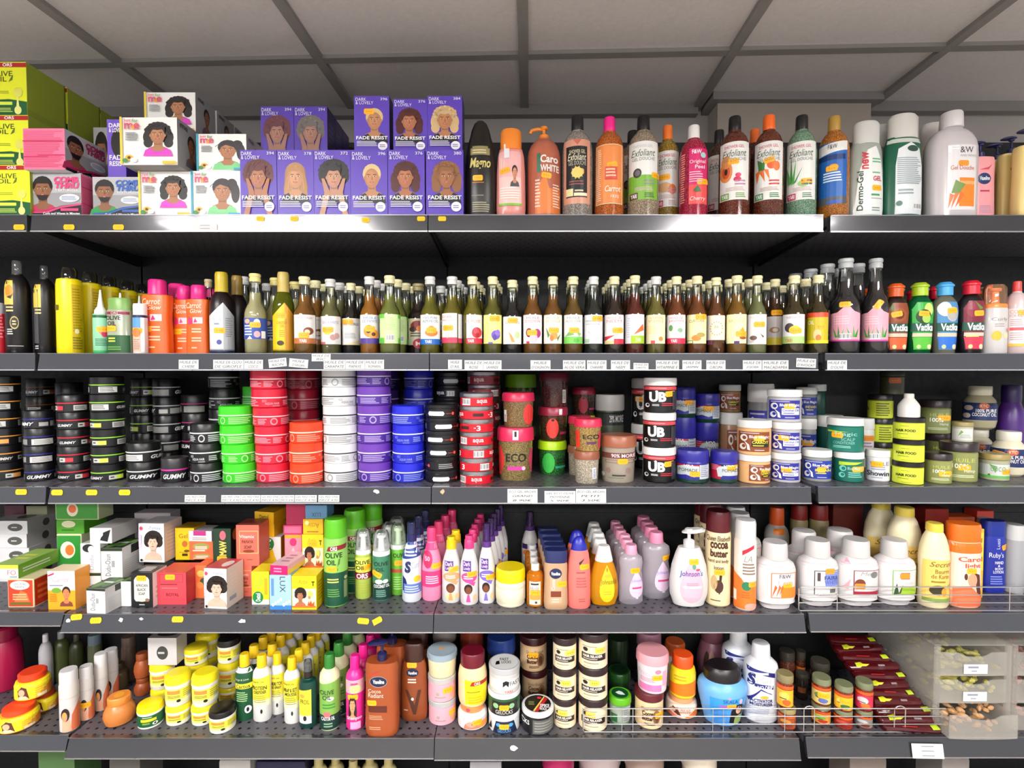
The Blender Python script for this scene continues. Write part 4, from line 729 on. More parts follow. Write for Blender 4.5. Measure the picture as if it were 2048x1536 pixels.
ol(884, 926, 1, '#a09408', C2, [R(-.98, .14, .45, .52, LBW), T(-.9, .46, .0, .49, "D'AIL", '#d08070'), T(-.95, .42, .1, .44, 'MIRACULEUX', '#d08070'), E(-.45, .23, .25, .03, '#d8e0c8'), R(-.98, .14, .45, .21, '#e03c5c'), R(.55, .14, .92, .51, LBW), R(.55, .14, .92, .2, '#e03c5c')], 'yellow oil bottle with garlic label and pink band', st=[(-.4, .33)])
ol(925, 966, 1, '#a09408', C1, ob_([E(.4, .27, .48, .07, '#d02838'), E(.35, .29, .25, .04, '#e85060'), E(.45, .24, .2, .03, '#a81828')], '', 'DE ROSE', '#e08888', '#e02c44', 'YARI', x0=-.6), 'yellow oil bottle with red rose label and red band')
ol(966, 1005, 1, '#8c8820', C1, ob_([E(.3, .24, .45, .06, '#7858c0'), E(.5, .27, .25, .04, '#9478d8'), E(.2, .21, .2, .04, '#5840a0'), R(-.45, .13, .0, .15, '#7868c8')], bg='#ece890'), 'oil bottle with pale yellow lavender flower label', st=[(.2, .45)])
ol(1005, 1044, 1, '#100c10', C1, ob_([P('#e0a04c', -.4, .3, -.1, .16, .3, .15, 0, .24), E(.5, .25, .25, .05, '#c8e0a0')], '', 'GRAINES', '#a0a0b0', bg='#f2f4ee'), 'black oil bottle with ginger root label and cream cap', n=2, yt=561, d=.02, st=[(.05, .445)])
ol(1045, 1085, 1, '#a86c08', C1, ob_([E(-.35, .27, .3, .06, '#8c1c3c'), E(.45, .26, .35, .06, '#b83478'), E(.1, .2, .4, .06, '#eec0d0'), R(-.6, .13, -.3, .16, '#d83040')], 'HUILE', "D'OIGNON", '#c08098', bg='#f4ecec'), 'amber oil bottle with red onion label', st=[(-.05, .27)])
ol(1086, 1125, 1, '#a86c08', C1, ob_([E(.1, .23, .4, .05, '#e8a050'), P('#5c8a48', -.7, .34, -.5, .2, -.3, .24), P('#5c8a48', .4, .2, .8, .26, .5, .16), E(-.1, .2, .2, .04, '#c87c34')], 'HUILE', 'DE VANILLE', '#c0b898', bg='#f6f2e4'), 'amber oil bottle with nut and green leaves label', st=[(.1, .3)])
ol(1126, 1166, 1, '#946c08', C1, ob_([P('#7cb060', -.8, .22, -.2, .32, .1, .24), P('#94c078', .2, .3, .8, .26, .6, .22), R(-.9, .13, .9, .22, '#7cd058'), E(.3, .17, .3, .03, '#5cb848')], 'HUILE', 'ALOE VERA', '#9aa0a0'), 'amber oil bottle with aloe leaves and green band', st=[(.1, .3)])
ol(1167, 1206, 1, '#2a3024', C2, ob_([LN(-.8, .36, .8, .44, 2, '#c8c8c8'), P('#d0d0ce', -.6, .3, .6, .2, .5, .18, -.5, .26), R(-.9, .14, -.4, .19, '#b0c8a8')], '', 'CHANVRE', '#b0b0b8', bg='#e6e6e8'), 'dark green oil bottle with grey chanvre label and white cap', st=[(.4, .45)])
ol(1207, 1248, 1, '#442414', C1, ob_([P('#c8303c', -.9, .22, .1, .24, -.9, .16), P('#c4c8b0', -.2, .28, .6, .3, .3, .22), R(-.9, .125, .0, .17, '#d8cc90'), R(.0, .125, .92, .19, '#d82840')], 'HUILE DE', 'NEEM', '#e89098', bg='#efe9e9'), 'dark brown oil bottle with neem label, red corner band', st=[(.35, .3)])
ol(1248, 1289, 1, '#8c2c10', C1, ob_([P('#ec6c34', -.1, .24, .8, .38, .9, .3), R(-.35, .13, .93, .23, '#a8d02c'), T(.1, .15, .6, .2, 'YARI', '#f4f8d8', .01), LN(-.7, .2, -.4, .46, 9, '#c8ccd8')], '', '', bg='#eae8ee'), 'red-brown oil bottle with carrot tip and lime band', n=4, yt=552)
ol(1290, 1331, 1, '#a09440', C2, ob_([R(-.93, .25, .0, .36, '#f8e0a8'), E(.5, .19, .2, .03, '#c89048'), R(-.45, .13, -.05, .17, '#d84858')], 'VITAMIN', 'VITAMIN E', '#c8a878', bg='#f6eac0'), 'pale oil bottle with cream vitamin label and white cap')
ol(1331, 1371, 1, '#a85410', C1, ob_([E(-.5, .33, .2, .04, '#5c9c4c'), E(.4, .3, .25, .03, '#8cb888'), E(.1, .25, .35, .04, '#e8e8ea')], 'HUILE DE', 'JASMIN', '#e88098', '#e0284c', 'YARI'), 'orange-brown oil bottle with jasmine label, pink text, red band')
ol(1371, 1413, 1, '#a85c0c', C1, ob_([E(0, .2, .45, .04, '#d88c30'), E(.4, .24, .4, .03, '#b8a048'), FR(-.9, .13, -.3, .17, .06, '#3c7858', .006)], '', 'CURCUMA', '#988858', bg='#f8f0b4'), 'orange-brown oil bottle with yellow curcuma label', yt=553, st=[(.4, .47)])
ol(1410, 1450, 1, '#985410', C1, ob_([[E(.1 + .6 * math.cos(a), .33 + .085 * math.sin(a), .05, .008, '#b89868') for a in [i * .4 for i in range(15)]], T(-.15, .33, .3, .37, '36', '#b0a888'), R(-.75, .12, -.3, .18, '#6c3450')], '', '', bg='#efe8d0', y0=.18), 'brown oil bottle with dotted ring label numbered thirty-six', yt=556, d=.03)
ol(1450, 1493, 1, '#b88410', C1, ob_([P('#d8a820', 0, .24, .6, .34, .9, .24, .5, .18), E(.6, .2, .3, .02, '#a85428'), R(-.2, .12, .3, .16, '#503468')], '', 'BAOBAB', '#d0c490', bg='#f8f4bc'), 'golden oil bottle with pale yellow mango label', yt=552, d=.012, st=[(.45, .25)])
ol(1491, 1533, 1, '#a8ac70', C1, ob_([E(-.3, .2, .35, .03, '#6c5048'), E(.5, .24, .35, .04, '#f8f4ec'), P('#6c4c3c', .3, .26, .6, .2, .7, .22), T(-.7, .14, -.2, .17, 'YARI', '#999')], 'HUILE', '', '#ccc', bg='#efeceb', y0=.12), 'pale clear oil bottle with coconut halves label', yt=552, d=.008, st=[(.25, .37)])
ol(1527, 1568, 1, '#7c4410', C1, ob_([E(.0, .32, .5, .04, '#b88c68'), E(.1, .32, .3, .025, '#e8d8c8'), R(-.93, .125, .93, .22, '#f0d840')], bg='#e6dcdc'), 'brown oil bottle with kernel label, set back in the row', n=3, yt=559, d=.08, st=[(.2, .55)])
ol(1562, 1609, 1, '#5c4800', C1, ob_([E(-.35, .33, .4, .06, '#4c4048'), E(.1, .3, .5, .055, '#e4d020'), R(-.93, .13, .93, .22, '#b0d080'), T(-.7, .145, -.1, .19, 'YARI', '#d86848', .01)], "HUILE D'AVOCAT", '', '#b098b0', bg='#eeeaea'), 'dark olive oil bottle with avocado label', yt=552, d=.012, st=[(.2, .29)])
ol(1610, 1656, 1, '#5c4c08', C1, ob_([R(-.95, .46, .95, .52, '#d84828'), T(-.8, .37, -.3, .42, 'OIL', '#f4f4d0', .01), E(0, .24, .35, .07, '#e8c888'), E(.1, .2, .25, .04, '#c87c3c'), R(-.95, .13, .95, .17, '#e8d820')], bg='#c8b81c'), 'dark oil bottle with yellow ginger label and red top band', yt=551, d=.012, st=[(.3, .34)], dx=-.002)
for x0, x1, yt, d, l in ((1656, 1719, 518, .01, 'tall clear bottle with pink aloe label, beside the ginger oil'), (1718, 1776, 518, .018, 'tall clear bottle with pink aloe label, beside the slanted bottles')):
    pk = [P('#f0a8b8', -.92, .13, -.92, .42, -.5, .43, -.1, .48, .35, .48, .6, .44, .95, .42, .95, .13), R(-.92, .13, .95, .145, '#d8389c'), LN(-.7, .3, .3, .4, 4, '#f4c4cc'),
          [P(cc, x, .17, x + dx_, .3 - abs(dx_) * .12, x + .16, .17) for x, dx_, cc in ((-.6, -.15, '#3ca03c'), (-.45, .05, '#2c8c34'), (-.3, .25, '#5cb850'), (.3, -.2, '#3ca03c'), (.5, .05, '#48ac44'), (.6, .25, '#2c8c34'))], BC(-.35, .15, .4, .21)]
    it('rose_water_bottle', l, 'bottle', 2, x0, x1, yt, sty='oilg', liq='#4a424a', k='#b4b6b8', art=pk, n=4, gap=.005, d=d, dx=-.004, st=[(0 if x0 < 1700 else .25, .51, 0 if x0 < 1700 else 1.0)], g='clear aloe label bottles on the second shelf')
ST['vat'] = [('body', [(.78, 0), (.82, .01), (.92, .3), (1, .6), (.92, .72), (.6, .79), (.42, .82)], 'c'), ('cap', [(.56, .815), (.56, .93), (.64, .94), (.64, .96), (.4, 1)], 'k')]
def a_vat(bc, bc2, fr): return [P(bc, -.7, .06, -.85, .4, -.9, .62, -.6, .72, .6, .72, .9, .62, .85, .4, .7, .06)] + fr + [R(-.88, .31, .9, .43, '#14503c'), T(-.68, .32, .72, .42, 'Vatika', '#fff', .03), R(-.8, .24, .84, .29, '#e0c8b0'), P(bc2, -.65, .07, -.8, .23, .82, .23, .68, .07), E(-.4, .1, .15, .03, '#c8d890'), E(.45, .1, .2, .035, '#f0d8b0')]
for i, (x0, x1, yt, c, k, ar, l, st, nn) in enumerate(((1765, 1811, 568, '#24100c', '#e05c20', a_vat('#8a4020', '#e06030', [E(-.1, .55, .6, .1, '#9c5028'), E(-.1, .55, .4, .06, '#5c1c10'), P('#4c7a40', -.8, .62, -.6, .72, -.5, .62)]), 'dark brown slanted oil with orange cap', [(-.3, .56, .2)], 2),
    (1812, 1860, 566, '#0e6a38', '#a8c828', a_vat('#2ca83c', '#5cc03c', [E(.3, .62, .4, .09, '#c8d878'), E(-.1, .52, .6, .1, '#1c3c1c'), E(.1, .5, .35, .07, '#a8cc60')]), 'green slanted oil with lime cap and cactus picture', [(-.1, .56, -.1)], 2),
    (1862, 1909, 565, '#8a8a78', '#4aa8e8', a_vat('#4c8cc0', '#2c70d0', [E(-.4, .62, .5, .1, '#e4e2dc'), E(.2, .55, .5, .1, '#c8c4bc'), E(.2, .54, .42, .08, '#b0aeaa')]), 'clear slanted oil with blue cap and coconut picture', [(.15, .6, .1)], 2),
    (1914, 1962, 562, '#120c10', '#d81c34', a_vat('#7c1c34', '#e03450', [E(-.3, .6, .5, .1, '#8c2c40'), P('#5c8c3c', -.2, .72, .2, .6, .5, .62), R(-.7, .23, .2, .29, '#f0d828')]), 'black slanted oil with red cap and pomegranate picture', [(.15, .55, .05)], 3))):
    it('hair_oil_bottle', l, 'bottle', 2, x0, x1, yt, sty='vat', c=c, k=k, m='liquid' if i in (1, 2) else 'plastic', dr=.65, pw=2.4, art=ar, st=st, n=nn, gap=.03, dx=-.012, d=.015)
it('hair_mist_bottle', 'small frosted mist bottle with orange spray top', 'bottle', 2, 1962, 2008, 570, sty='sprayc', c='#d8d4d4', k='#f08c3c', pcap='#f4c8a0', dr=.75, m='milk', art=[T(-.7, .46, .5, .52, 'Curly', '#998', .0), LN(-.5, .38, .3, .44, 2, '#a8a0a0'), E(-.35, .26, .35, .07, '#f0b83c'), E(.4, .26, .25, .04, '#f0dca0'), E(.6, .34, .15, .03, '#e0886c')], d=.012, n=2, dx=-.006)
it('detangler_bottle', 'clear bottle with red cap and lined white label', 'bottle', 2, 2004, 2054, 563, sty='shower', c='#e0c8c8', k='#ec4c48', m='milk', art=[R(-.6, .14, .9, .62, '#efe6e6'), T(-.5, .55, .7, .6, 'COUP', '#e8a080', .01), T(-.5, .5, .7, .54, 'FOR KIDS', '#b88'), LN(-.45, .38, .6, .48, 4, '#c8a8b0'), R(-.5, .32, .7, .36, '#e86068'), LN(-.45, .18, .6, .3, 4, '#c8b0b4'), R(-.9, .1, .9, .14, '#f4c050'), R(-.95, .34, -.75, .42, '#a82848')], n=3, dx=-.012, d=.02, st=[(.7, .56)])
# ================================================================ THIRD SHELF: wax tins, gels and pomades
def tin(x0, x1, yt, yb, n, c, k, s, lab, art, sh=0, **kw):
    stack('wax_tin', lab, 'tin', 3, x0, x1, yt, yb, n, sty='tin', c=c, k=k, s=s, ang=True, art=art, sh=sh, spin=True, **kw)
def a_red(c, dk, seed=1):     # wax tins: blocks of small print, a round emblem, white lettering
    return [LN(-1.9, .1, -1.1, .42, 4, c, seed), LN(-1.05, .1, -.7, .42, 4, c, seed + 1), E(-.45, .26, .13, .19, c), E(-.45, .26, .09, .13, dk), LN(-.2, .08, .75, .44, 4, c, seed + 2), T(.85, .3, 1.0, .42, 'RED', c), T(.95, .14, 1.45, .28, 'AQUA HAIR', c, .02), LN(1.2, .06, 1.55, .12, 1, c), LN(1.6, .12, 1.95, .4, 3, c)]
BK = '#141316'
def a_bt(c): return [R(-1.9, .1, -1.2, .42, '#d8d6d2'), LN(-1.85, .14, -1.3, .4, 3, '#555'), T(-.9, .16, -.2, .32, 'GUMMY', '#ccc', .03, .3), R(.0, .12, .28, .36, '#c8c8c0'), R(.28, .12, .6, .36, c), LN(.05, .17, .24, .32, 1, '#444'), R(1.0, .1, 1.6, .4, '#c8c8c4'), LN(1.05, .14, 1.5, .36, 3, '#444')]
def a_w(c='#d8d6d2'): return [R(-1.9, .08, -.9, .4, c), LN(-1.8, .12, -1, .36, 3, '#888'), T(-.6, .16, .5, .36, 'GUMMY', '#ddd', .03, .3), R(.7, .12, 1.1, .34, '#a8a8a4'), R(1.2, .1, 1.9, .4, '#8a8a86')]
tin(-34, 44, 752, 962, 6, BK, '#111013', '#f0a040', 'black styling tin with an orange line, shelf end pile', a_bt('#f0a050'))
tin(42, 108, 822, 964, 4, '#131318', '#101014', '#2c2c8c', 'black styling tin with a navy line', a_w())
tin(110, 180, 790, 963, 5, BK, '#111012', '#d82838', 'black styling tin with a red line', a_bt('#c83040'))
tin(176, 250, 753, 965, 6, BK, '#101113', '#94d838', 'black styling tin with a lime line, front pile', a_bt('#d0e850'))
tin(248, 322, 887, 964, 2, BK, '#131213', '#e4e2e0', 'black styling tin with a white line, pile of two', a_w())
tin(317, 377, 918, 966, 1, '#151418', '#2a2828', '#d0309c', 'single low black tin with a magenta line', a_w())
tin(376, 446, 848, 967, 3, BK, '#121213', '#f4f2f0', 'black tin with a white line before the green pile', a_red('#c8c8cc', BK, 5), st=None)
tin(441, 515, 813, 967, 4, '#2fbe1c', '#3ed022', '#c8f8c0', 'bright green wax tin of the front pile', a_red('#a8f090', '#2fbe1c', 2), sh=-.0035)
tin(509, 584, 740, 966, 6, '#cc1834', '#d81c38', '#ffd8dc', 'crimson wax tin of the front pile', a_red('#f49aa8', '#cc1834', 3), sh=-.0025)
tin(576, 647, 846, 969, 3, '#e63c14', '#f2421a', '#ffd8c0', 'orange wax tin', a_red('#ff9a80', '#e63c14', 4))
tin(645, 717, 736, 966, 6, '#dcdcdc', '#e8e8e8', '#222226', 'white wax tin', a_red('#9a9a9c', '#dcdcdc', 6), sh=-.0006)
tin(714, 785, 734, 965, 6, '#4c2890', '#6a3aa8', '#f0e4ff', 'purple wax tin of the front pile', a_red('#b8a0e0', '#4c2890', 7), sh=-.0006)
tin(783, 850, 812, 966, 4, '#1c24b8', '#2028cc', '#e8ecff', 'blue wax tin of the front pile', a_red('#8894e8', '#1c24b8', 8))
tin(416, 481, 735, 945, 5, '#101113', '#0d0d0e', '#c8cccc', 'black tin with a white line, pile behind the green tins', a_red('#a0a4a8', '#101113', 9))  # tins farther back repeat the front colours with shade painted in
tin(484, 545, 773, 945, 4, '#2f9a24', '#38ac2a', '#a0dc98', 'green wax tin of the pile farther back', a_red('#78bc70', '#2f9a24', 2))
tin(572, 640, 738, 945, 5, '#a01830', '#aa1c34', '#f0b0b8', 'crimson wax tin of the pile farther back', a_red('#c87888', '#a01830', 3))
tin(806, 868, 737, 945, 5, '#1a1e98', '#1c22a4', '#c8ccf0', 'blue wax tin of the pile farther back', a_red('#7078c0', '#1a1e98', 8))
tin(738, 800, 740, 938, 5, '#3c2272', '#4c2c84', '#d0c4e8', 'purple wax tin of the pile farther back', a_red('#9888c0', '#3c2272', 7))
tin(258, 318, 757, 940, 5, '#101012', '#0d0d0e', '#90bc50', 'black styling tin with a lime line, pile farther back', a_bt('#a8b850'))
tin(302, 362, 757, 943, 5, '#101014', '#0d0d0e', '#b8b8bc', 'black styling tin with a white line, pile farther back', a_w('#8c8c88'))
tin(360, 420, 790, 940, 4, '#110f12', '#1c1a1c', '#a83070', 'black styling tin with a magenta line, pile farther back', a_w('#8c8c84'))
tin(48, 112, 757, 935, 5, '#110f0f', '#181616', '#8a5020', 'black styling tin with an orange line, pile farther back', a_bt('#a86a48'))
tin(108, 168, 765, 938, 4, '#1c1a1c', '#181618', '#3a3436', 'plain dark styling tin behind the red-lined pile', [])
ST['wtin'] = [('body', [(.97, 0), (.97, .62), (.93, .64)], 'c'), ('lid', [(.99, .62), (1, .66), (.985, .7), (1, .78), (.985, .86), (1, .94), (.94, 1)], 'k')]
def wt(x0, x1, yt, yb, n, c, k, lab, art, km='plastic', **kw): stack('wax_tin', lab, 'tin', 3, x0, x1, yt, yb, n, sty='wtin', c=c, k=k, km=km, ang=True, art=art, spin=True, **kw)
aqb = [P('#eeeeee', -.35, .14, -.4, .3, -.35, .46, .25, .46, .3, .3, .25, .14), R(.35, .28, .6, .31, '#e04840'), E(.65, .3, .06, .12, '#e85848'), BC(-1.3, .1, -.95, .5), LN(1.1, .1, 1.7, .5, 3, '#999'), T(-1.9, .12, -1.4, .45, 'aqua', '#ddd', .03)]
aqr = [BC(-.85, .06, -.45, .56), T(-.2, .12, .2, .48, 'aqua', '#ffd8d8', .02), P('#3c1014', .6, .2, .6, .44, 1.0, .44, 1.0, .2), T(1.3, .1, 1.45, .5, '3', '#fff', .02), R(1.2, .28, 1.27, .34, '#fff'), T(-1.6, .1, -1.45, .5, '3', '#fff', .02)]
wt(849, 918, 809, 967, 6, '#151417', '#121114', 'flat black wax tin with pill-shaped label', aqb)
wt(918, 988, 786, 969, 7, '#d41428', '#a8a8aa', 'flat red wax tin with silver lid', aqr, km='metal')
wt(934, 1002, 743, 950, 8, '#94182a', '#8c8488', 'flat shade-tinted red wax tin with silver lid, back pile', aqr, km='metal')  # red and silver darkened, painting in the shade behind the front pile
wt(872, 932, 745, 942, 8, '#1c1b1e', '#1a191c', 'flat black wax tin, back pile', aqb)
# styling gel jars
def eco(x0, x1, ys, yb, c, k, lab, art=None, zb=None, **kw):
    return it('hair_gel_jar', lab, 'jar', 3, x0, x1, ys, yb, sty='tub', c=c, k=k, art=art, zb=zb, m='gel', **kw)
def a_eco(r='#e84040', g='#201c18', t='ECO'): return [P(r, -1, .1, -1, .62, -.75, .64, -.6, .45, -.6, .3, -.75, .1), P('#d83068', 1, .1, 1, .62, .8, .6, .68, .4, .8, .14), T(-.5, .36, .55, .52, t, g, .02), R(-.42, .2, .35, .27, '#e0389c'), E(.42, .235, .1, .04, '#f0c0e0')]
def a_eco2(r='#e84038', g='#201c18', l='#c83070'): return [E(-.02, .38, .4, .3, r, 16), T(.4, .36, .98, .5, 'EC', g, .02), R(.45, .2, .95, .27, l), E(-.0, .62, .1, .04, '#2a1814')]
eco(993, 1069, 857, 963, '#94804c', '#e02c58', 'largest tapered gel jar with pink lid, standing in front', a_eco(), front=[R(-.15, .78, .15, .96, '#f0e0e4'), R(-.06, .84, .06, .94, '#222')], st=None); z = INFO['z']
eco(1003, 1070, 786, 962, '#8c7044', '#d02850', 'tapered gel jar with pink lid over the largest one', [R(-.85, .15, -.7, .5, '#eee'), E(.62, .38, .32, .3, '#e03c38')], zb=z + .0006)
eco(1075, 1135, 884, 951, '#2c7830', '#b8e81c', 'green gel jar with lime lid, bottom of its pile', [E(-.25, .36, .42, .3, '#3cb848'), T(.3, .34, .95, .5, 'ECO', '#123018', .02), R(.2, .2, .9, .27, '#2cb890')]); z = INFO['z']
eco(1075, 1137, 815, 950, '#4c3418', '#94203c', 'dark gel jar with wine lid, middle of its pile', a_eco2(), zb=z + .0006, front=[R(.4, .78, .6, .95, '#ddd')]); z = INFO['z']
eco(1078, 1139, 745, 950, '#502420', '#5c1024', 'dark red gel jar topmost of its pile, with barcode strip', [R(.55, .12, .75, .5, '#e0e0dc'), LN(.58, .14, .72, .48, 8, '#333')], zb=z + .0006)
eco(1147, 1201, 904, 969, '#c0b4a0', '#94543c', 'small clear gel jar with brown lid', [P('#dfe2ea', .45, .15, .4, .5, .7, .5, .75, .15), LN(.5, .18, .68, .46, 6, '#889')], front=None); z = INFO['z']
eco(1148, 1205, 839, 969, '#b0904c', '#e02c50', 'small gel jar with pink lid over the brown-lidded one', [P('#e84030', -1, .08, -1, .6, -.6, .66, -.55, .1), T(-.35, .38, .8, .52, 'ECO', '#201c18', .02), R(-.1, .22, .6, .3, '#5c3458'), P('#d83058', .7, .08, .75, .6, 1, .6, 1, .1)], zb=z + .0006)
eco(1135, 1181, 893, 952, '#a89c88', '#84503c', 'small clear gel jar with brown lid, set behind', []); z = INFO['z']
eco(1136, 1184, 834, 952, '#7c6434', '#c02848', 'small gel jar with pink lid, set behind', [], zb=z + .0006)
eco(1143, 1192, 832, 935, '#4c5c24', '#a8c838', 'small olive gel jar with lime lid at the back', []); z = INFO['z']
eco(1143, 1192, 775, 935, '#4c3420', '#94203c', 'small dark gel jar with wine lid highest at the back', a_eco2('#a82838'), zb=z + .0006)
eco(1009, 1073, 855, 935, '#5c5a24', '#7c8c20', 'olive gel jar behind the largest one', []); z = INFO['z']
eco(1008, 1074, 749, 935, '#4c5c24', '#7cb020', 'olive gel jar with green lid, high behind the pink-lidded pile', [], zb=z + .0006)
it('hair_gel_jar', 'wide clear gel jar with broad brown lid', 'jar', 3, 1199, 1275, 873, 967, sty='tub', c='#a89c8c', k='#9c5a40', art=[R(-.95, .52, .95, .64, '#6c3c34'), T(-.35, .54, .9, .62, '90% MORE', '#f0d8e0', .02), FR(-.65, .42, .85, .49, .03, '#8c5c50', .01), E(-.5, .26, .13, .06, '#94786c'), E(.55, .26, .13, .06, '#94786c'), R(-.3, .14, .4, .17, '#3c3430'), E(-.78, .16, .1, .05, '#e8e0d8'), LN(-.5, .08, .6, .12, 1, '#786')], m='milk', st=[(.25, .46)])
it('hair_gel_jar', 'grey and green gel jar with white lid behind the broad brown-lidded one', 'jar', 3, 1189, 1250, 790, 932, sty='jar', c='#4c5440', k='#d8d4d0', art=[R(-.95, .58, .95, .76, '#202624'), T(.0, .62, .9, .72, '29% MORE', '#ccc', .02), R(-.95, .05, .95, .36, '#6c8440'), T(-.2, .2, .8, .34, 'STYLING', '#c8b890')], st=[(.35, .45)])
def a_ub(): return [R(-.95, .66, .95, .76, '#d84850'), LN(-.6, .69, .7, .73, 1, '#f8a0a0'), T(-.62, .32, .35, .6, 'UB', '#f4f2f0', .05), P('#fff', -.3, .62, -.2, .65, -.1, .62, -.2, .585), R(-.99, .14, -.94, .74, '#b8b8b8'), E(-.72, .22, .12, .06, '#e8e8e8'), E(-.7, .23, .07, .035, BK), LN(-.45, .2, .0, .26, 2, '#ddd'), LN(.1, .2, .85, .3, 2, '#c02838'), R(.7, .1, .95, .62, '#34343a')]
stack('pomade_jar', 'black white-lidded jar with two large white letters', 'jar', 3, 1285, 1354, 756, 967, 3, sty='jar', c='#0b090a', k='#e8e6e4', art=a_ub(), spin=False, st=[(.6, .55, .1)], g='black white-lidded pomade jars')
it('pomade_jar', 'black pomade jar with white lid, low behind the two-letter pile', 'jar', 3, 1262, 1325, 850, 938, sty='jar', c='#0b090a', k='#c8c6c4', art=a_ub()); z = INFO['z']
it('pomade_jar', 'black pomade jar with white lid, high behind the two-letter pile', 'jar', 3, 1262, 1325, 757, 938, sty='jar', c='#0b090a', k='#b8b6b4', art=a_ub(), zb=z + .0005, st=[(-.4, .55)])
def a_dax(): return [R(-.95, .5, .4, .66, '#b01c38'), T(-.5, .52, .1, .63, 'DAX', '#f4e8e8', .03), P('#c4ccce', -.95, .2, -.95, .48, -.5, .56, .4, .54, .4, .2), T(-.8, .36, .3, .46, 'POMADE', '#2c3038', .0), P('#28288c', -.95, .12, -.95, .22, -.4, .27, .1, .2, .4, .24, .4, .12), P('#c8ccd4', .42, .14, .42, .64, .97, .64, .97, .14), LN(.48, .2, .9, .6, 7, '#8890a8')]
def dx_(x0, x1, yt, yb, lab, zb=None, st=None, art=None, **kw): return it('pomade_jar', lab, 'jar', 3, x0, x1, yt, yb, sty='drum', c='#143c2c', k='#2c2890', art=art or a_dax(), zb=zb, st=st, **kw)
dx_(1353, 1421, 903, 968, 'dark green pomade jar with blue lid, beside the two-letter pile', st=[(.15, .3)]); z = INFO['z']
a_dax2 = [R(-.95, .12, -.2, .64, '#b01c38'), LN(-.85, .4, -.3, .6, 4, '#e0788c'), P('#c4ccce', -.4, .2, -.5, .45, -.3, .54, .95, .54, .95, .2), T(-.1, .36, .95, .46, 'POMAD', '#2c3038'), P('#28288c', -.2, .12, -.1, .24, .95, .24, .95, .12), T(0, .54, .7, .63, 'DAX', '#f4e8e8', .03)]
dx_(1421, 1479, 905, 967, 'dark green pomade jar with blue lid, beside the caramel jars', art=a_dax2, st=[(.6, .5, .1)])
dx_(1340, 1394, 836, 936, 'dark green pomade jar, lower of the pile behind', d=.1, st=[(.5, .35)]); z = INFO['z']
dx_(1342, 1393, 775, 936, 'dark green pomade jar, upper of the pile behind', zb=z + .0005, st=[(.5, .5)])
dx_(1388, 1440, 846, 937, 'blackish pomade jar, lower of the second pile behind', art=a_dax2); z = INFO['z']
dx_(1390, 1441, 788, 937, 'blackish pomade jar, upper of the second pile behind', zb=z + .0005, st=[(.1, .5)])
def a_bm(bg, ln='Coconut Oil', c2='#fff', x0=-.85, x1=.85, lc='#2c2c9c', bt='Blue Magic'):
    sw = [E(x0 + .3, .5, .2, .1, '#f0eee8'), E(x0 + .33, .5, .11, .055, bg), E(x0 + .25, .24, .18, .09, '#f0eee8'), E(x0 + .3, .26, .1, .05, bg), P('#f0eee8', x0 + .3, .42, x0 + .6, .3, x0 + .66, .14, x0 + .5, .16, x0 + .48, .28)]
    return [R(x0, .1, x1, .68, bg), LN(x0 + .1, .62, x1 - .2, .66, 1, '#c8c4d8'), sw, T(x0 + .6, .47, x1 - .04, .58, bt, '#e8e6ee', .02), R(x0 + .72, .24, x1 - .05, .44, c2), T(x0 + .76, .34, x1 - .08, .42, ln, lc, .02), LN(x0 + .8, .26, x1 - .1, .31, 1, lc), LN(x0 + .9, .13, x1 - .1, .18, 1, '#b8b8d0')]
bmc = a_bm('#8a441c', 'CARROT', '#241c10', lc='#f0e040'); bmc2 = a_bm('#8a441c', 'CARROT', '#241c10', -.25, 1.0, lc='#f0e040')
J3 = 'hair_conditioner_jar'
def cj(x0, x1, yt, yb, c, art, lab, zb=None, k='#e8e6e2', **kw): return it(J3, lab, 'jar', 3, x0, x1, yt, yb, sty='jar', c=c, k=k, art=art, zb=zb, **kw)
cj(1474, 1545, 912, 970, '#e8b078', bmc2, 'peach jar with brown label, bottom of the front pile', st=[(.75, .42)]); z = INFO['z']
cj(1473, 1546, 842, 970, '#e8b078', bmc, 'peach jar with brown label, over the bottom one', zb=z + .0005, st=[(.3, .5)])
b0 = a_bm('#2c2c94')
cj(1540, 1606, 908, 967, '#b4b2b8', b0, 'grey jar with blue coconut label, bottom of three', st=[(.1, .45)]); z = INFO['z']
cj(1540, 1606, 846, 967, '#b4b2b8', b0, 'grey jar with blue coconut label, middle of three', zb=z + .0005, st=[(-.1, .5, -.1)]); z = INFO['z']
cj(1533, 1606, 780, 967, '#b4b2b8', b0, 'grey jar with blue coconut label, topmost of three', zb=z + .0005, st=[(.3, .5)])
bi = a_bm('#24389c', 'INDIAN', '#24389c', lc='#f0e040', x1=.95)
cj(1605, 1668, 902, 965, '#8c8e8c', bi, 'grey jar with blue indian hemp label in front of the joint', st=[(.4, .4)])
gr = [P('#b8d838', -.6, .56, -.6, .68, .9, .68, .5, .6), E(-.35, .46, .22, .1, '#7cd8c0'), E(-.3, .46, .12, .06, '#12786a'), E(-.4, .24, .2, .09, '#7cd8c0'), E(-.35, .25, .11, .05, '#12786a'), T(-.05, .4, .8, .52, 'Blue Magic', '#9cd8cc', .01), LN(0, .16, .85, .36, 3, '#7cc8b8')]
cj(1668, 1733, 906, 966, '#10685a', gr, 'teal green jar standing on the shelf', st=[(.6, .45)]); z = INFO['z']
gr2 = [P('#b8d838', -.9, .58, -.9, .64, .2, .6), T(-.5, .46, .6, .6, 'Magic', '#9cd8cc', .0), T(-.2, .34, .5, .43, 'SCALP', '#8cccc0'), T(-.6, .24, .5, .32, 'CONDITIONER', '#8cccc0'), LN(-.6, .12, .4, .2, 2, '#8cccc0')]
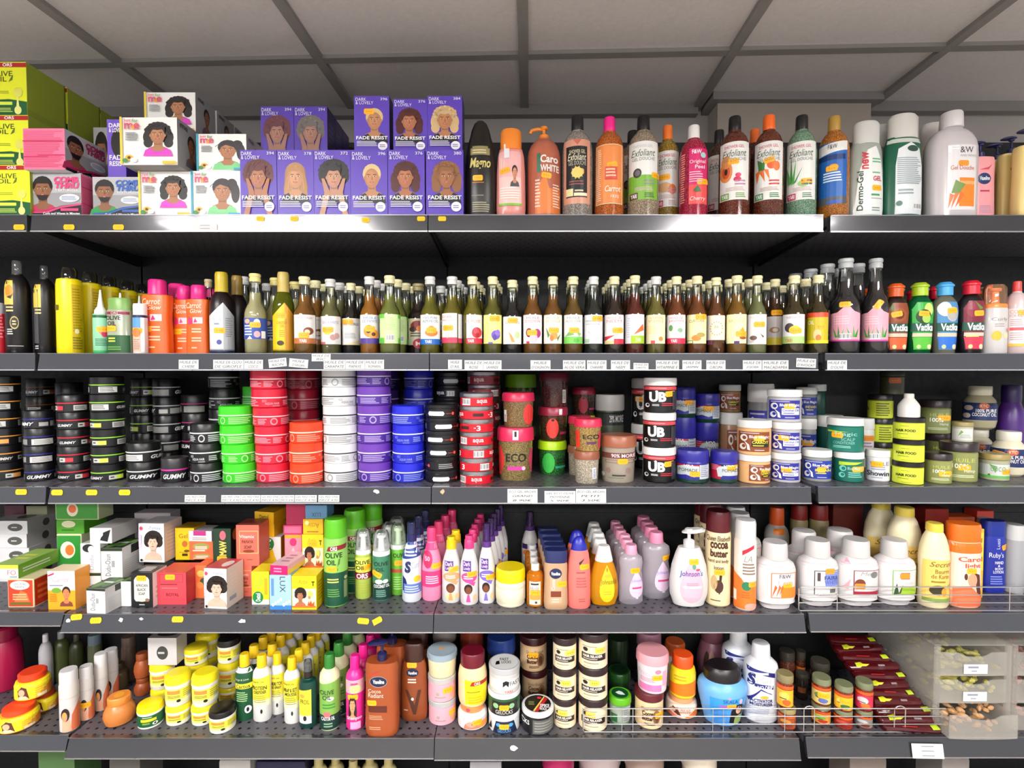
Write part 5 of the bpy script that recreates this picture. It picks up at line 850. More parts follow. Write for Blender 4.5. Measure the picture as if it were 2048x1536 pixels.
cj(1653, 1732, 838, 966, '#107060', gr2, 'teal green jar piled over the lower one', zb=z + .0005, st=[(-.4, .5)])
cj(1733, 1786, 902, 964, '#dedde2', [T(-.6, .52, .8, .64, 'VITALE', '#667', .0), LN(-.5, .36, .7, .5, 2, '#99a'), T(-.8, .18, .85, .34, 'Showin', '#1c2028', .02), LN(-.5, .1, .7, .15, 1, '#99a')], 'small white jar beside the teal green one', st=[(-.05, .56)])
cj(1714, 1752, 838, 935, '#dcdad6', [T(.0, .2, .8, .35, 'lim', '#333', .02), LN(-.3, .4, .8, .6, 3, '#a8a')], 'slim white jar set behind the small white one', st=[(.3, .6, 0, '#f0902c')])
cj(1437, 1487, 826, 930, '#a87c5c', bmc2, 'shade-tinted peach jar with brown label behind the caramel pile', d=.1); z = INFO['z']  # peach bodies behind are darkened, shade put into the colour
cj(1437, 1483, 770, 930, '#8c6840', bmc, 'shade-tinted peach jar highest behind the caramel pile', zb=z + .0005)
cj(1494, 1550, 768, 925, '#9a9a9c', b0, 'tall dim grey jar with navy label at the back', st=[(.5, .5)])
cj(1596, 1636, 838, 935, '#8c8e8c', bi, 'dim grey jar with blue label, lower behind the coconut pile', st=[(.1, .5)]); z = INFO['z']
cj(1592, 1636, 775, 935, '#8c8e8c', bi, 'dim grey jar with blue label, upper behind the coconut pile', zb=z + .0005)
cj(1632, 1690, 832, 925, '#0c4c40', [], 'shade-dimmed teal jar behind the piled teal ones'); z = INFO['z']  # teal darkened here to stand for shade at the back
cj(1615, 1654, 769, 925, '#0c4438', [], 'shade-dimmed teal jar with white lid highest at the back', zb=z + .0005)
hf = [R(-.98, .04, .98, .74, '#dce83c'), T(-.7, .36, .5, .48, 'HAIR FOOD', '#22240c', .04), LN(-.6, .24, .3, .3, 1, '#8c9428'), LN(-.4, .08, .5, .12, 1, '#8c9428'), LN(-.4, .6, .3, .64, 1, '#8c9428')]
hf2 = [R(-.98, .04, .98, .74, '#ccd834'), LN(-.2, .1, .8, .68, 6, '#6c7420'), T(-.95, .34, -.75, .46, 'D', '#22240c', .04)]
stack(J3, 'yellow hair food jar with thin black lid, front pile', 'jar', 3, 1786, 1854, 836, 971, 3, sty='jar', c='#c8d438', k='#181214', art=hf, spin=False, g='yellow hair food jars'); z = INFO['z']
it('applicator_bottle', 'white plastic cone-topped bottle on the yellow jar pile', 'bottle', 3, 1795, 1843, 787, 971, sty='cone', c='#dcd8d2', k='#d0ccc6', zb=z + .0005)
stack(J3, 'shade-dimmed yellow hair food jar, pile behind', 'jar', 3, 1735, 1790, 790, 935, 3, sty='jar', c='#8c9428', k='#141012', art=hf2, spin=False, g='dim yellow hair food jars'); z = INFO['z']  # shaded copy of the front pile: yellow body and print made darker
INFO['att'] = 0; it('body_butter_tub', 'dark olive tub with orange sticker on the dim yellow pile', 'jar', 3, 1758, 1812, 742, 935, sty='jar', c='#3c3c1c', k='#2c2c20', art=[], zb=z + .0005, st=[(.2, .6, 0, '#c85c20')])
hm = [T(-.3, .52, .8, .62, 'HUILE', '#c8cc68', .0), T(-.3, .36, .5, .48, '100%', '#f4f4e8', .02), T(.3, .24, .8, .34, 'Hemp', '#f4f4e8', .0), LN(-.4, .12, .9, .2, 2, '#d8dcb8')]
def hj(x0, x1, yt, yb, lab, c='#949a58', zb=None, **kw): return it('hemp_balm_jar', lab, 'jar', 3, x0, x1, yt, yb, sty='jar', c=c, k='#2c2024', art=hm, m='milk', zb=zb, **kw)
hj(1849, 1911, 909, 969, 'low olive jar with dark lid beside the yellow pile', st=[(.5, .35)])
hj(1879, 1963, 888, 966, 'wide olive jar with dark lid reading 100%', st=[(.3, .38)]); z = INFO['z']
it('coconut_oil_jar', 'small glass jar with gold lid and pale label over the wide olive jar', 'jar', 3, 1905, 1951, 845, 962, sty='jar', c='#b8b8a4', k='#9c8c58', zb=z + .0005, art=[R(-.9, .1, .9, .66, '#d8d8d0'), P('#6ca048', -.4, .3, -.1, .6, .1, .5), LN(-.2, .2, .8, .4, 3, '#a0a8a0')])
hj(1852, 1905, 868, 935, 'olive jar in shadow behind, lower', '#6c7040'); z = INFO['z']  # olive body colour darkened to imitate the shadow
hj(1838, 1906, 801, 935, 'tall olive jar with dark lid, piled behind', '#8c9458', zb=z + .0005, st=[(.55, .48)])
cn = [R(-.95, .1, .95, .62, '#d0d4d0'), P('#5ca048', -.3, .62, .1, .3, .2, .55), T(-.2, .36, .7, .54, 'coco', '#8ca080', .0), R(-.95, .1, .95, .2, '#6cb858'), E(-.3, .22, .08, .04, '#3c8c38')]
it('coconut_oil_jar', 'squat glass jar with gold lid and green-footed coconut label', 'jar', 3, 1960, 2027, 910, 963, sty='jar', c='#a8a890', k='#a08c54', art=cn, st=[(.9, .35)])
ST['round'] = [('body', [(.7, 0), (.9, .05), (1, .2), (1, .55), (.9, .68), (.66, .78), (.62, .8)], 'c'), ('lid', [(.68, .79), (.7, .81), (.7, .97), (.66, 1)], 'k')]
kt = [P('#1c2c60', -.98, .22, -.98, .62, .98, .62, .98, .22), E(.25, .55, .3, .07, '#c85020'), T(.05, .52, .45, .58, 'KTC', '#f0e8c0', .01), T(-.2, .4, .9, .48, '100% PURE', '#f0f0f0', .02), T(-.4, .31, .9, .39, 'COCONUT OIL', '#f0f0f0', .02), E(-.6, .5, .25, .06, '#c8b8a8'), E(-.7, .32, .22, .06, '#c8b8a8')]
it('coconut_oil_jar', 'round-shouldered cream coconut jar with navy label, low at the shelf end', 'jar', 3, 1982, 2060, 862, 955, sty='round', c='#e0d8bc', k='#e4e0d0', art=kt, st=[(-.5, .5, -.2, '#f0a030')])
it('coconut_oil_jar', 'cream coconut jar in shadow under the high one', 'jar', 3, 1925, 1992, 857, 932, sty='round', c='#b8b098', k='#c8c4b4', art=kt); z = INFO['z']  # coconut jars behind carry shade in their body and lid colours
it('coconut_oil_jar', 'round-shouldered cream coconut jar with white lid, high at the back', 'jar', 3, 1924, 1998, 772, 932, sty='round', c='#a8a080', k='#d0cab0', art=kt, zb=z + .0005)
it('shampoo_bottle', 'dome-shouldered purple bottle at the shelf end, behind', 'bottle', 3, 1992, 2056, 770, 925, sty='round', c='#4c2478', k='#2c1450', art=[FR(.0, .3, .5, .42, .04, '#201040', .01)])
# ================================================================ FOURTH SHELF: soaps, sprays and lotions
def bx(nm, x0, x1, yt, yb, dep, c, art, lab, side=None, top=None, zb=None, S=4, rz=0, **kw):
    r = it(nm, lab, 'box', S, x0, x1, yt, yb, sty='box', c=c, art=art, side=side, top=top, depth=dep, zb=zb, **kw); r.rotation_euler.z = rz
    return r
SB = 'soap_carton'
def afro(k): return [R(-1, 0, 1, 1, '#ecebea'), FACE(.15, .5, .17, k, '#241a16', '#d8b09a', '#e0b8a0', 'afro'), LN(-.95, .3, -.7, .85, 1, '#d8c8e0'), VT(-.95, .3, -.72, .85, 'SECRET', '#d0b8d8'), E(-.75, .88, .12, .05, '#d04060'), T(-.1, .86, .8, .93, 'Fahsa', '#8898c8', .0, .2), E(-.75, .06, .1, .035, '#222')]
bx(SB, 2, 55, 1158, 1215, .075, '#d8c8a0', [R(-.93, .04, .93, .96, '#c83c20'), E(-.05, .78, .75, .16, '#dfe4e2'), T(-.5, .78, .4, .86, '100% PURE', '#333'), T(-.4, .68, .3, .76, 'PAPAYA', '#333'), P('#f07038', -.5, .2, 0, .6, .5, .5, .7, .2), LN(-.6, .25, .6, .5, 3, '#f0b080'), R(-.8, .1, .8, .18, '#5c6c2c')], 'orange-red papaya soap box under the lime box', [R(-.93, .04, .93, .96, '#b8300f'), LN(-.7, .2, .7, .8, 3, '#d8602c')]); z = INFO['z']
bx(SB, -24, 25, 1130, 1214, .13, '#7cb83c', [R(-1, 0, 1, 1, '#e8e8e0'), R(-1, .72, 1, 1, '#d8dc40'), T(.1, .25, .8, .6, 'FO', '#d84860'), R(.3, .08, .9, .14, '#567')], 'lime green soap box lying across the papaya box', [R(-1, 0, 1, 1, '#6ca030'), LN(-.8, .3, .7, .7, 2, '#d0dcc0')], [R(-1, 0, 1, 1, '#9cc060'), LN(-.6, .3, .6, .7, 2, '#e0dc50')], zb=z + .0005, d=0); z = INFO['z']
wsb = dict(c='#bcbab8', side=[R(-1, 0, 1, 1, '#a3a1a0'), E(.3, .5, .25, .3, '#484844')])
for i, (x1, yt, yb2) in enumerate(((50, 1126, 1162), (48, 1096, 1162), (44, 1068, 1140), (46, 1042, 1120))):
    bx(SB, -30, x1, yt, 1163, .1, art=[R(-1, 0, 1, 1, '#d8d6d8'), E(.35, .5, .4, .3, '#54544e'), LN(.15, .42, .55, .58, 1, '#ccc')], lab='white soap box with oval mark, ' + ('lowest', 'second', 'third', 'topmost')[i] + ' of the end pile', top=[R(-1, 0, 1, 1, '#a8a6a6'), E(.2, .5, .4, .25, '#444')], zb=(SH[4][1] if i == 0 else z2_ + .0005), g='white soap boxes at the shelf end', **wsb); z2_ = INFO['z']
bx(SB, 84, 139, 1142, 1219, .05, '#f0a848', [R(-1, 0, 1, .5, '#f0a020'), R(-1, .5, 1, 1, '#ece2dc'), FACE(.35, .42, .13, 2.4, '#2a1612', '#c8784c', '#7c3c2c', 'short'), E(-.35, .5, .35, .07, '#6c9c30'), LN(-.85, .6, .5, .66, 1, '#889'), T(-.6, .72, .6, .86, 'Carrot', '#c8b0b8', 0, .3), P('#d02850', -.95, .86, -.5, .92, -.5, .96, -.95, .9), LN(-.85, .2, -.3, .42, 4, '#c87010')], 'white and amber soap box with a woman, before the green boxes', [R(-1, 0, 1, 1, '#e89428')], [R(-1, 0, 1, 1, '#f0d8b8')])
gg = lambda: [R(-.95, .03, .95, .97, '#2c8c30'), E(-.1, .7, .6, .16, '#e0e0d0'), E(.05, .7, .35, .1, '#e87830'), E(.4, .15, .6, .22, '#e8d840'), P('#a85c38', -.1, .0, .2, .28, .95, .2, .95, 0)]
bx(SB, 104, 154, 1068, 1175, .05, '#d8dcb0', gg(), 'green soap box with fruit picture, standing at the joint', zb=None); z = INFO['z']
bx(SB, 104, 160, 1040, 1175, .09, '#4c9c24', [E(-.1, .7, .5, .25, '#d8d4b0'), LN(-.6, .2, .6, .34, 1, '#1c5c1c')], 'bright green soap box lying over the fruit one', zb=z + .0005); z = INFO['z']
bx(SB, 103, 190, 1006, 1175, .06, '#c8d0a0', [R(-.96, .05, .96, .95, '#3c8c30'), E(-.2, .6, .26, .4, '#e0d8c0'), E(-.2, .65, .18, .24, '#e06c38')], 'long green soap box highest by the joint', zb=z + .0005)
gl = [R(-1, 0, 1, 1, '#1c2618'), E(-.5, .3, .4, .25, '#5c8c3c'), E(.3, .4, .4, .25, '#4c7830'), E(-.1, .75, .4, .2, '#3c6028'), E(.7, .7, .3, .2, '#6c9848'), R(-.5, .5, .5, .6, '#eee')]
dd = [R(-1, 0, 1, 1, '#d4d4d2'), R(-1, .9, 1, 1, '#28341e'), VT(-.6, .12, -.1, .8, 'Dudu-Osun', '#3c4454', .0), LN(.0, .3, .4, .7, 1, '#999')]
ds = [R(-1, 0, 1, 1, '#c9c6c4'), R(-.2, .72, .95, .98, '#22261f'), LN(-.8, .08, .8, .6, 8, '#b8b4b2')]
bx(SB, 163, 205, 1177, 1227, .075, '#cfcfcc', dd, 'white soap box with dark leaf top, front foot of its pile', ds, gl, rz=-.12)
bx(SB, 152, 192, 1146, 1206, .06, '#cfcfcc', dd, 'white leaf-topped soap box behind the front foot', ds, gl); z = INFO['z']
bx(SB, 152, 192, 1087, 1206, .07, '#cfcfcc', [R(-1, 0, 1, 1, '#d4d4d4'), E(-.2, .84, .6, .14, '#1c1c1c'), E(.1, .8, .35, .12, '#dadad8'), VT(-.1, .1, .3, .6, 'Dudu', '#99a')], 'white soap box with black swirl in the middle of its pile', ds, zb=z + .0005); z = INFO['z']
bx(SB, 172, 216, 1056, 1206, .1, '#b0aeac', [R(-1, 0, 1, 1, '#d8d6d6'), P('#1a1a1c', -.1, .2, .2, .7, .9, .9, .6, .1), E(-.1, .6, .3, .2, '#e8e8e8')], 'grey-white soap box with black hair mark, top of its pile', zb=z + .0005)
bx(SB, 193, 236, 1160, 1209, .075, '#cfcfcc', dd, 'white leaf-topped soap box hidden in the pile', ds, gl); z = INFO['z']
bx(SB, 193, 236, 1096, 1209, .085, '#cfcfcc', dd, 'white leaf-topped soap box, upper and closer to the afro box', ds, gl, zb=z + .0005, n=1)
bx(SB, 232, 252, 1163, 1212, .05, '#dcdad8', [R(-1, 0, 1, 1, '#e0dedc')], 'narrow white soap box beside the black soap box', top=gl)
bx(SB, 252, 296, 1146, 1215, .06, '#17171a', [P('#d8d4ca', -.7, .25, -.55, .18, .55, .18, .7, .25, .7, .8, .55, .88, -.55, .88, -.7, .8), T(-.55, .6, .55, .68, 'AFRICAN', '#222', .02), T(-.4, .48, .4, .56, 'BLACK', '#222', .02), T(-.3, .36, .3, .44, 'SOAP', '#222', .02), E(.0, .22, .4, .05, '#e8d0b8'), E(.5, .22, .2, .05, '#8a6a50'), R(-.25, .07, .25, .1, '#bbb')], 'black carton lettered AFRICAN BLACK SOAP', [R(-1, 0, 1, 1, '#e2dad4'), LN(-.6, .2, .5, .6, 3, '#c8b8b0')], [R(-1, 0, 1, 1, '#1c1c1e'), LN(-.6, .2, .6, .8, 4, '#ddd')], st=[(0, .85)]); z = INFO['z']
bx(SB, 271, 324, 1047, 1190, .075, '#e0dede', afro(2.6), 'white soap box with afro portrait, over the black carton', [R(-1, 0, 1, 1, '#ccb8ac'), LN(-.7, .2, .6, .85, 7, '#bca89c')], zb=z + .0005, rz=-.06)
bx(SB, 306, 364, 1145, 1209, .075, '#d83040', [R(-1, 0, 1, 1, '#e04450'), LN(-.8, .6, .8, .66, 1, '#8a1c28'), T(-.4, .26, .5, .36, 'ROYAL', '#6c1420', .02), LN(-.7, .5, .8, .53, 1, '#f09098'), FR(-.85, .7, .8, .95, .02, '#8a1c28', .01)], 'plain red soap box with yellow price sticker', [R(-1, 0, 1, 1, '#c83440')], [R(-1, 0, 1, 1, '#d85048')], st=[(-.1, .86)]); z = INFO['z']
bx(SB, 344, 382, 1056, 1180, .06, '#e8b818', [R(-1, 0, 1, 1, '#f0bc14'), T(-.6, .68, .3, .82, 'Gel', '#7c4414', .0), E(-.0, .5, .3, .1, '#b86428'), E(.2, .28, .3, .04, '#6c4c10'), R(-.3, .12, .3, .2, '#3c2c10'), LN(-.6, .22, .6, .25, 1, '#7c5c14')], 'yellow soap box with round fruit picture', [R(-1, 0, 1, 1, '#b8880c')], [R(-1, 0, 1, 1, '#a07c10')], zb=z + .0005)
bx(SB, 383, 406, 1131, 1196, .06, '#e86838', [R(-1, .0, 1, 1, '#ec7440'), E(0, .75, .7, .1, '#e8c060'), E(.4, .5, .6, .12, '#3c4c24'), E(-.2, .4, .6, .1, '#f0904c')], 'narrow orange fruit soap box between red and white boxes'); z = INFO['z']
bx(SB, 404, 456, 1128, 1184, .05, '#c4382c', [], 'red soap box showing only its top behind the afro box'); zr = INFO['z']
hx = lambda: [R(-1, 0, 1, 1, '#e8683c'), E(0, .55, .7, .3, '#8c9c50'), R(-.5, .3, .5, .6, '#f0b8a0'), LN(-.7, .1, .7, .3, 1, '#f8d8c8')]
ST['hex'] = [('body', [(.7, 0), (1, .5), (.72, 1)], 'c')]
for i in range(3):
    bx(SB, 372, 420, (1106, 1083, 1062)[i], 1188, .06, ('#e8683c', '#e8683c', '#b0a8ac')[i], hx() if i < 2 else [R(-1, 0, 1, 1, '#d8d4d8'), R(-.6, .55, .5, 1, '#b83080'), LN(-.7, .1, .7, .4, 2, '#998')], ('orange fruit soap box, lowest of three', 'orange fruit soap box, middle of three', 'white and magenta soap box over the orange fruit ones')[i], zb=(z if i == 0 else z3_) + .0005, rz=.05 - i * .06); z3_ = INFO['z']
bx(SB, 420, 456, 1057, 1192, .06, '#162e1e', [R(-1, 0, 1, 1, '#1c3a26'), E(.1, .82, .35, .12, '#d86878'), VT(-.3, .3, .5, .68, 'MAW', '#e8d060', .04), E(.3, .1, .7, .1, '#8a6a40')], 'dark green soap box with upright yellow lettering', [R(-1, 0, 1, 1, '#1c1a14'), E(-.2, .8, .5, .15, '#c07030'), E(.2, .2, .6, .15, '#5c4c30')], [R(-1, 0, 1, 1, '#0c1c14')], zb=zr + .0005, st=[(0, .22)])
bx(SB, 402, 450, 1137, 1217, .075, '#e0dede', afro(3.2), 'white soap box with afro portrait, standing in front', [R(-1, 0, 1, 1, '#d8ccc6'), LN(-.7, .1, .4, .3, 1, '#99a'), LN(-.6, .4, .3, .85, 5, '#e0d0c8')], [R(-1, 0, 1, 1, '#c8484c'), E(.4, .5, .4, .3, '#e4d8d4')], rz=-.1)
pp = lambda: [R(-1, 0, 1, 1, '#e06a58'), FR(-.75, .3, .95, .86, .06, '#f0b070', .02), T(-.5, .55, .5, .63, 'PAPAYA', '#58241c', .02), T(-.3, .42, .35, .5, 'SOAP', '#58241c', .02), T(-.7, .68, .6, .76, 'Vitamix', '#f4dcd8', .01), E(.1, .36, .5, .04, '#8c3c20'), LN(-.1, .14, .6, .17, 1, '#903c30')]
bx(SB, 469, 497, 1132, 1200, .065, '#e0685c', pp(), 'salmon papaya soap box standing on the shelf', None, [R(-1, 0, 1, 1, '#d05c50')]); z = INFO['z']
bx(SB, 467, 513, 1050, 1200, .065, '#d0584c', pp(), 'salmon papaya soap box, upper of two', None, [R(-1, 0, 1, 1, '#a04840')], zb=z + .0005)
dt = lambda: [R(-1, 0, 1, 1, '#e8e4e0'), P('#f0c010', -.9, 0, -.9, .7, .2, .75, .5, .4, .9, 0), E(.0, .78, .45, .2, '#1c7c38'), VD(-.2, .64, .2, .92, 'Dettol', '#fff', .02), R(-.85, .05, -.6, .6, '#e0a018')]
bx(SB, 497, 532, 1143, 1209, .06, '#e8d020', [R(-1, .15, 1, 1, '#f0dc1c'), R(-1, 0, 1, .15, '#e8e8e4'), E(-.3, .22, .62, .18, '#18803c'), VT(-.55, .1, .0, .34, 'Dettol', '#fff', .02), E(.0, .7, .4, .12, '#b8c828'), R(.45, .3, .8, .8, '#e8b020')], 'yellow-white soap box with green emblem, standing in front', None, [R(-1, 0, 1, 1, '#f0e020')]); 
bx(SB, 508, 560, 1138, 1182, .05, '#e0c020', [], 'yellow soap box hidden under the upright emblem box'); z = INFO['z']
bx(SB, 508, 557, 1074, 1182, .055, '#e0dcd8', dt(), 'upright yellow-white soap box with green emblem, middle of its pile', [R(-1, 0, 1, 1, '#c8900c')], zb=z + .0005); z = INFO['z']
dy = lambda: [R(-1, 0, 1, 1, '#e8b414'), T(-.5, .4, .45, .75, 'Dettol', '#2c3c18', .02)]
bx(SB, 506, 548, 1048, 1182, .1, '#d8a010', dy(), 'yellow soap box lying flat, second from its pile top', zb=z + .0005, rz=-.1); z = INFO['z']
bx(SB, 509, 552, 1024, 1182, .1, '#c8940c', dy(), 'yellow soap box lying flat, topmost of its pile', zb=z + .0005, rz=-.2)
lx = [R(-1, 0, 1, 1, '#9cc0e0'), R(-1, 0, 1, .12, '#3c80c8'), VD(-.05, .5, .45, .95, 'LUX', '#2c3438', .0), R(-.85, .4, -.6, .9, '#5c88c0'), [E(-.7 + .25 * i, .14 + .05 * (i * 5 % 4), .12, .05, '#d0e4f4') for i in range(7)]]
bx(SB, 533, 577, 1150, 1219, .06, '#8cb0d8', lx, 'pale blue soap box with tall upright lettering'); z = INFO['z']
bx(SB, 539, 577, 1131, 1219, .11, '#e0c8d0', [R(-1, 0, 1, 1, '#dc1464'), LN(-.6, .2, .4, .8, 2, '#f890b8')], 'magenta-ended soap box lying on the pale blue one', [R(-1, 0, 1, 1, '#f0c850'), R(-1, .5, 1, 1, '#e8b0c0')], [R(-1, 0, 1, 1, '#e8c0cc'), LN(-.5, .2, .5, .8, 3, '#b08090')], zb=z + .0005, rz=-.14)
ac = lambda: [R(-1, 0, 1, 1, '#f0cc10'), R(-.95, .08, .95, .62, '#f4ecc8'), T(-.5, .76, .3, .9, 'Activ', '#c88c18', .0, .3), T(.6, .7, .85, .84, 'T', '#3c3010', .05), FACE(-.3, .42, .13, 2.2, '#241812', '#a86a48', '#c86848', 'afro'), E(.5, .48, .2, .1, '#f0e060'), E(.45, .38, .1, .05, '#e88060'), P('#c85020', .3, .14, .4, .3, .45, .18, .6, .3, .65, .16, .9, .28, .8, .12), R(-.95, .08, .95, .13, '#e87030')]
bx(SB, 578, 628, 1152, 1219, .06, '#ecc810', ac(), 'yellow soap box with child portrait, in front', [R(-1, 0, 1, 1, '#e0bc0c'), LN(-.6, .2, .5, .8, 6, '#a88810')], [R(-1, 0, 1, 1, '#f4dc18')], st=None)
bx(SB, 601, 642, 1140, 1192, .06, '#e0b80c', ac(), 'yellow soap box with child portrait, low behind'); z = INFO['z']
bx(SB, 600, 643, 1069, 1192, .06, '#e8c010', ac(), 'yellow soap box with child portrait, upper', None, [R(-1, 0, 1, 1, '#e0b010')], zb=z + .0005, st=[(-.05, .74)]); z = INFO['z']
bx(SB, 602, 643, 1038, 1192, .06, '#e8b414', [TU(-.5, .4, .6, .75, 'Activ', '#a87410'), E(-.6, .75, .2, .14, '#f0e8a0'), LN(-.6, .1, .9, .25, 1, '#a87410')], 'amber soap box upside down over the child one', zb=z + .0005); z = INFO['z']
bx(SB, 607, 651, 1010, 1192, .06, '#5c8cb4', [TU(-.4, .15, .4, .45, 'LUX', '#2c4450', .0)], 'steel-blue soap box topmost by the green spray', zb=z + .0005)
bx(SB, 564, 600, 1120, 1182, .06, '#d89020', [], 'orange box hidden beneath the rose box'); z = INFO['z']
bx(SB, 564, 600, 1069, 1182, .05, '#d86078', [R(-.9, .05, .9, .9, '#e08c9c'), E(0, .7, .4, .16, '#e02c6c'), P('#f0b8c4', -.5, .1, .0, .5, .5, .1), R(-.9, .86, .9, .98, '#f0a020')], 'pink soap box with a rose picture', zb=z + .0005); z = INFO['z']
bx(SB, 562, 601, 1050, 1182, .09, '#c83868', [R(-.85, .15, .85, .85, '#e06890')], 'rose-pink soap box lying over the rose picture box', zb=z + .0005); z = INFO['z']
bx(SB, 568, 608, 1008, 1182, .06, '#b01c50', [], 'dark magenta soap box highest behind the pink ones', zb=z + .0005)
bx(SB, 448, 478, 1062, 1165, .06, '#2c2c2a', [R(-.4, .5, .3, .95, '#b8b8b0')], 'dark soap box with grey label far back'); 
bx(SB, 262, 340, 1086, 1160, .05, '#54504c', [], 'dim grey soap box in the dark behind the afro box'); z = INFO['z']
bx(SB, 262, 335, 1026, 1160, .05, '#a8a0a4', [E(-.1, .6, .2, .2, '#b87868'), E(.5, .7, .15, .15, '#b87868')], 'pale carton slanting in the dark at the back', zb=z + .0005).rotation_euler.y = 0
# sprays, foams, lotions
def o4(nm, lab, x0, x1, yt, yb, sty, c, k, art=None, S=4, **kw): return it(nm, lab, 'bottle', S, x0, x1, yt, yb, sty=sty, c=c, k=k, art=art, **kw)
def ors(b='#8cc860', b2='#104c34', v=.4): return [R(-.98, .02, .98, v, b2), P('#8c1c28', -.75, .645, -.6, .7, .9, .72, .8, .665), T(-.45, .655, .1, .7, 'ORS', '#f4e8e8', .03), T(-.85, .57, .5, .63, 'OLIVE', '#142814', .02), T(-.75, .49, .0, .55, 'OIL', '#142814', .02), P('#5c7c34', .1, .47, .2, .55, .35, .57, .3, .5), LN(-.75, .41, .5, .46, 1, '#5c9c48'), LN(-.7, .28, .3, .34, 2, '#d8e070'), LN(-.7, .12, .3, .22, 4, '#5c9848'), R(.6, .1, .85, .3, '#7a8a60'), E(.75, .33, .12, .02, '#b0b880')]
o4('hair_spray_can', 'green olive oil spray can beside the yellow boxes', 643, 693, 1035, 1216, 'can', '#8cc45c', '#5cb81c', ors(), n=3, gap=.02, dx=.028, st=[(-.35, .445)])
o4('foam_bottle', 'foam bottle with yellow-green contents and clear overcap', 706, 741, 1060, 1199, 'sprayc', '#a8bc50', '#f2f2f2', [R(-.97, .3, .97, .4, '#881c30'), T(-.8, .31, .5, .385, 'ORS', '#f4ecec', .03), R(-.97, .4, .97, .62, '#dce45c'), T(-.95, .52, .7, .58, 'OLIVE', '#1c2814', .02), T(-.85, .44, .2, .5, 'OIL', '#1c2814', .02), LN(-.7, .08, .6, .26, 5, '#a8b044')], pcap='#f0f0f0', n=3, dx=.008, st=[(.3, .47, .3)])
o4('foam_bottle', 'foam bottle with sea green contents and clear overcap', 741, 779, 1062, 1203, 'sprayc', '#3c7c5c', '#f2f2f2', [R(-.97, .02, .97, .26, '#183c34'), T(-.8, .52, .7, .58, 'OLIVE', '#183c28', .02), T(-.6, .44, .3, .5, 'OIL', '#183c28', .02), E(-.3, .29, .4, .035, '#ece8e0'), E(.4, .29, .3, .03, '#ece8e0'), T(-.8, .2, .8, .25, 'COCONUT OIL', '#f0f0f0', .03), LN(-.6, .06, .5, .17, 4, '#7ca898')], pcap='#f0f0f0', n=3, dx=.008, st=[(-.5, .4, -.5)])
o4('foam_bottle', 'slim light green spray bottle between foam and white bottle', 777, 812, 1048, 1191, 'sprayc', '#6cb83c', '#e8f0e8', [T(-.6, .55, .8, .61, 'OLIVE', '#18381c', .02), R(-.9, .33, .6, .38, '#c05040'), LN(-.6, .08, .7, .28, 6, '#a0d878')], pcap='#dcefd0', n=2, st=[(.1, .47)])
def scurl(): return [R(-.9, .72, .9, .78, '#1c3c8c'), P('#24408c', -.9, .55, -.9, .66, .8, .7, .9, .58), LN(-.7, .58, .6, .66, 2, '#d0d8f0'), T(-.7, .38, -.1, .53, 'S', '#1c2858', .06, .1), T(-.05, .44, .7, .52, 'Curl', '#a8b0c4', .0, .2), P('#1c2c6c', -.9, .34, -.9, .14, -.4, .2, -.6, .3), E(.5, .3, .35, .04, '#f0c828'), R(-.8, .12, .9, .24, '#5c78c0'), LN(-.7, .13, .8, .22, 3, '#c8d4f0')]
o4('spray_bottle', 'white activator bottle with navy trigger cap and blue labels', 801, 842, 1043, 1206, 'spk', '#dee2ea', '#20205c', scurl(), pcap='#6068a0', n=3, dx=.01)
ST['spk'][0] = ('body', [(.92, 0), (1, .02), (1, .66), (.9, .7), (.5, .72), (.46, .73)], 'c')
o4('hair_lotion_bottle', 'pink lotion bottle with rose cap', 841, 883, 1054, 1203, 'cone', '#f08cb0', '#ec3c74', [R(-.98, .7, .98, .8, '#e83c7c'), E(-.4, .58, .45, .12, '#d8245c'), T(-.65, .56, -.2, .62, '50', '#f4b8d0', .03), R(-.98, .2, .98, .42, '#e83878'), LN(-.6, .24, .7, .36, 4, '#f8c8dc')], n=5, gap=.004, dx=.012, st=[(.45, .49)])
ST['cone'][0] = ('body', [(.93, 0), (1, .02), (1, .66), (.96, .74), (.8, .8), (.5, .84), (.46, .85)], 'c'); ST['cone'][1] = ('cap', [(.48, .84), (.48, .98), (.4, 1)], 'k')
ST['dlb'] = [('body', [(.93, 0), (1, .02), (1, .52), (.94, .6), (.72, .72), (.54, .8), (.5, .815)], 'c'), ('cap', [(.54, .81), (.56, .82), (.52, .93), (.44, .945), (.44, .99), (.4, 1)], 'k')]
def kid(col, hc): return [R(-.7, .5, .2, .65, '#5c2c90'), T(-.62, .58, .1, .64, 'Dark', '#e8dcf8', .02), T(-.62, .51, .1, .57, 'Lovely', '#e8dcf8', .01), E(-.0, .41, .85, .08, col), LN(-.6, .38, .5, .44, 2, '#fff'), P(col, -.2, .34, .7, .34, .5, .28), E(-.1, .24, .45, .075, hc), E(-.1, .22, .32, .055, '#7c4428'), E(-.1, .1, .45, .06, '#f0d8e8' if col != '#f0a070' else '#f4e090'), E(.6, .11, .2, .045, '#f0c08c'), P(col, -.35, .05, -.2, .16, .0, .16, .15, .05)]
DB = dict(c='#dedada', n=6, gap=.003)
o4('detangler_bottle', 'white kids hair bottle with yellow cap', 882, 921, 1072, 1207, 'dlb', k='#f0c818', art=kid('#f0a070', '#5c3020'), dx=.006, st=[(.2, .53)], **DB)
o4('detangler_bottle', 'white kids hair bottle with pink cap', 919, 956, 1070, 1211, 'dlb', k='#e83c7c', art=kid('#e84c98', '#2c1814'), dx=.005, st=[(.3, .46)], **DB)
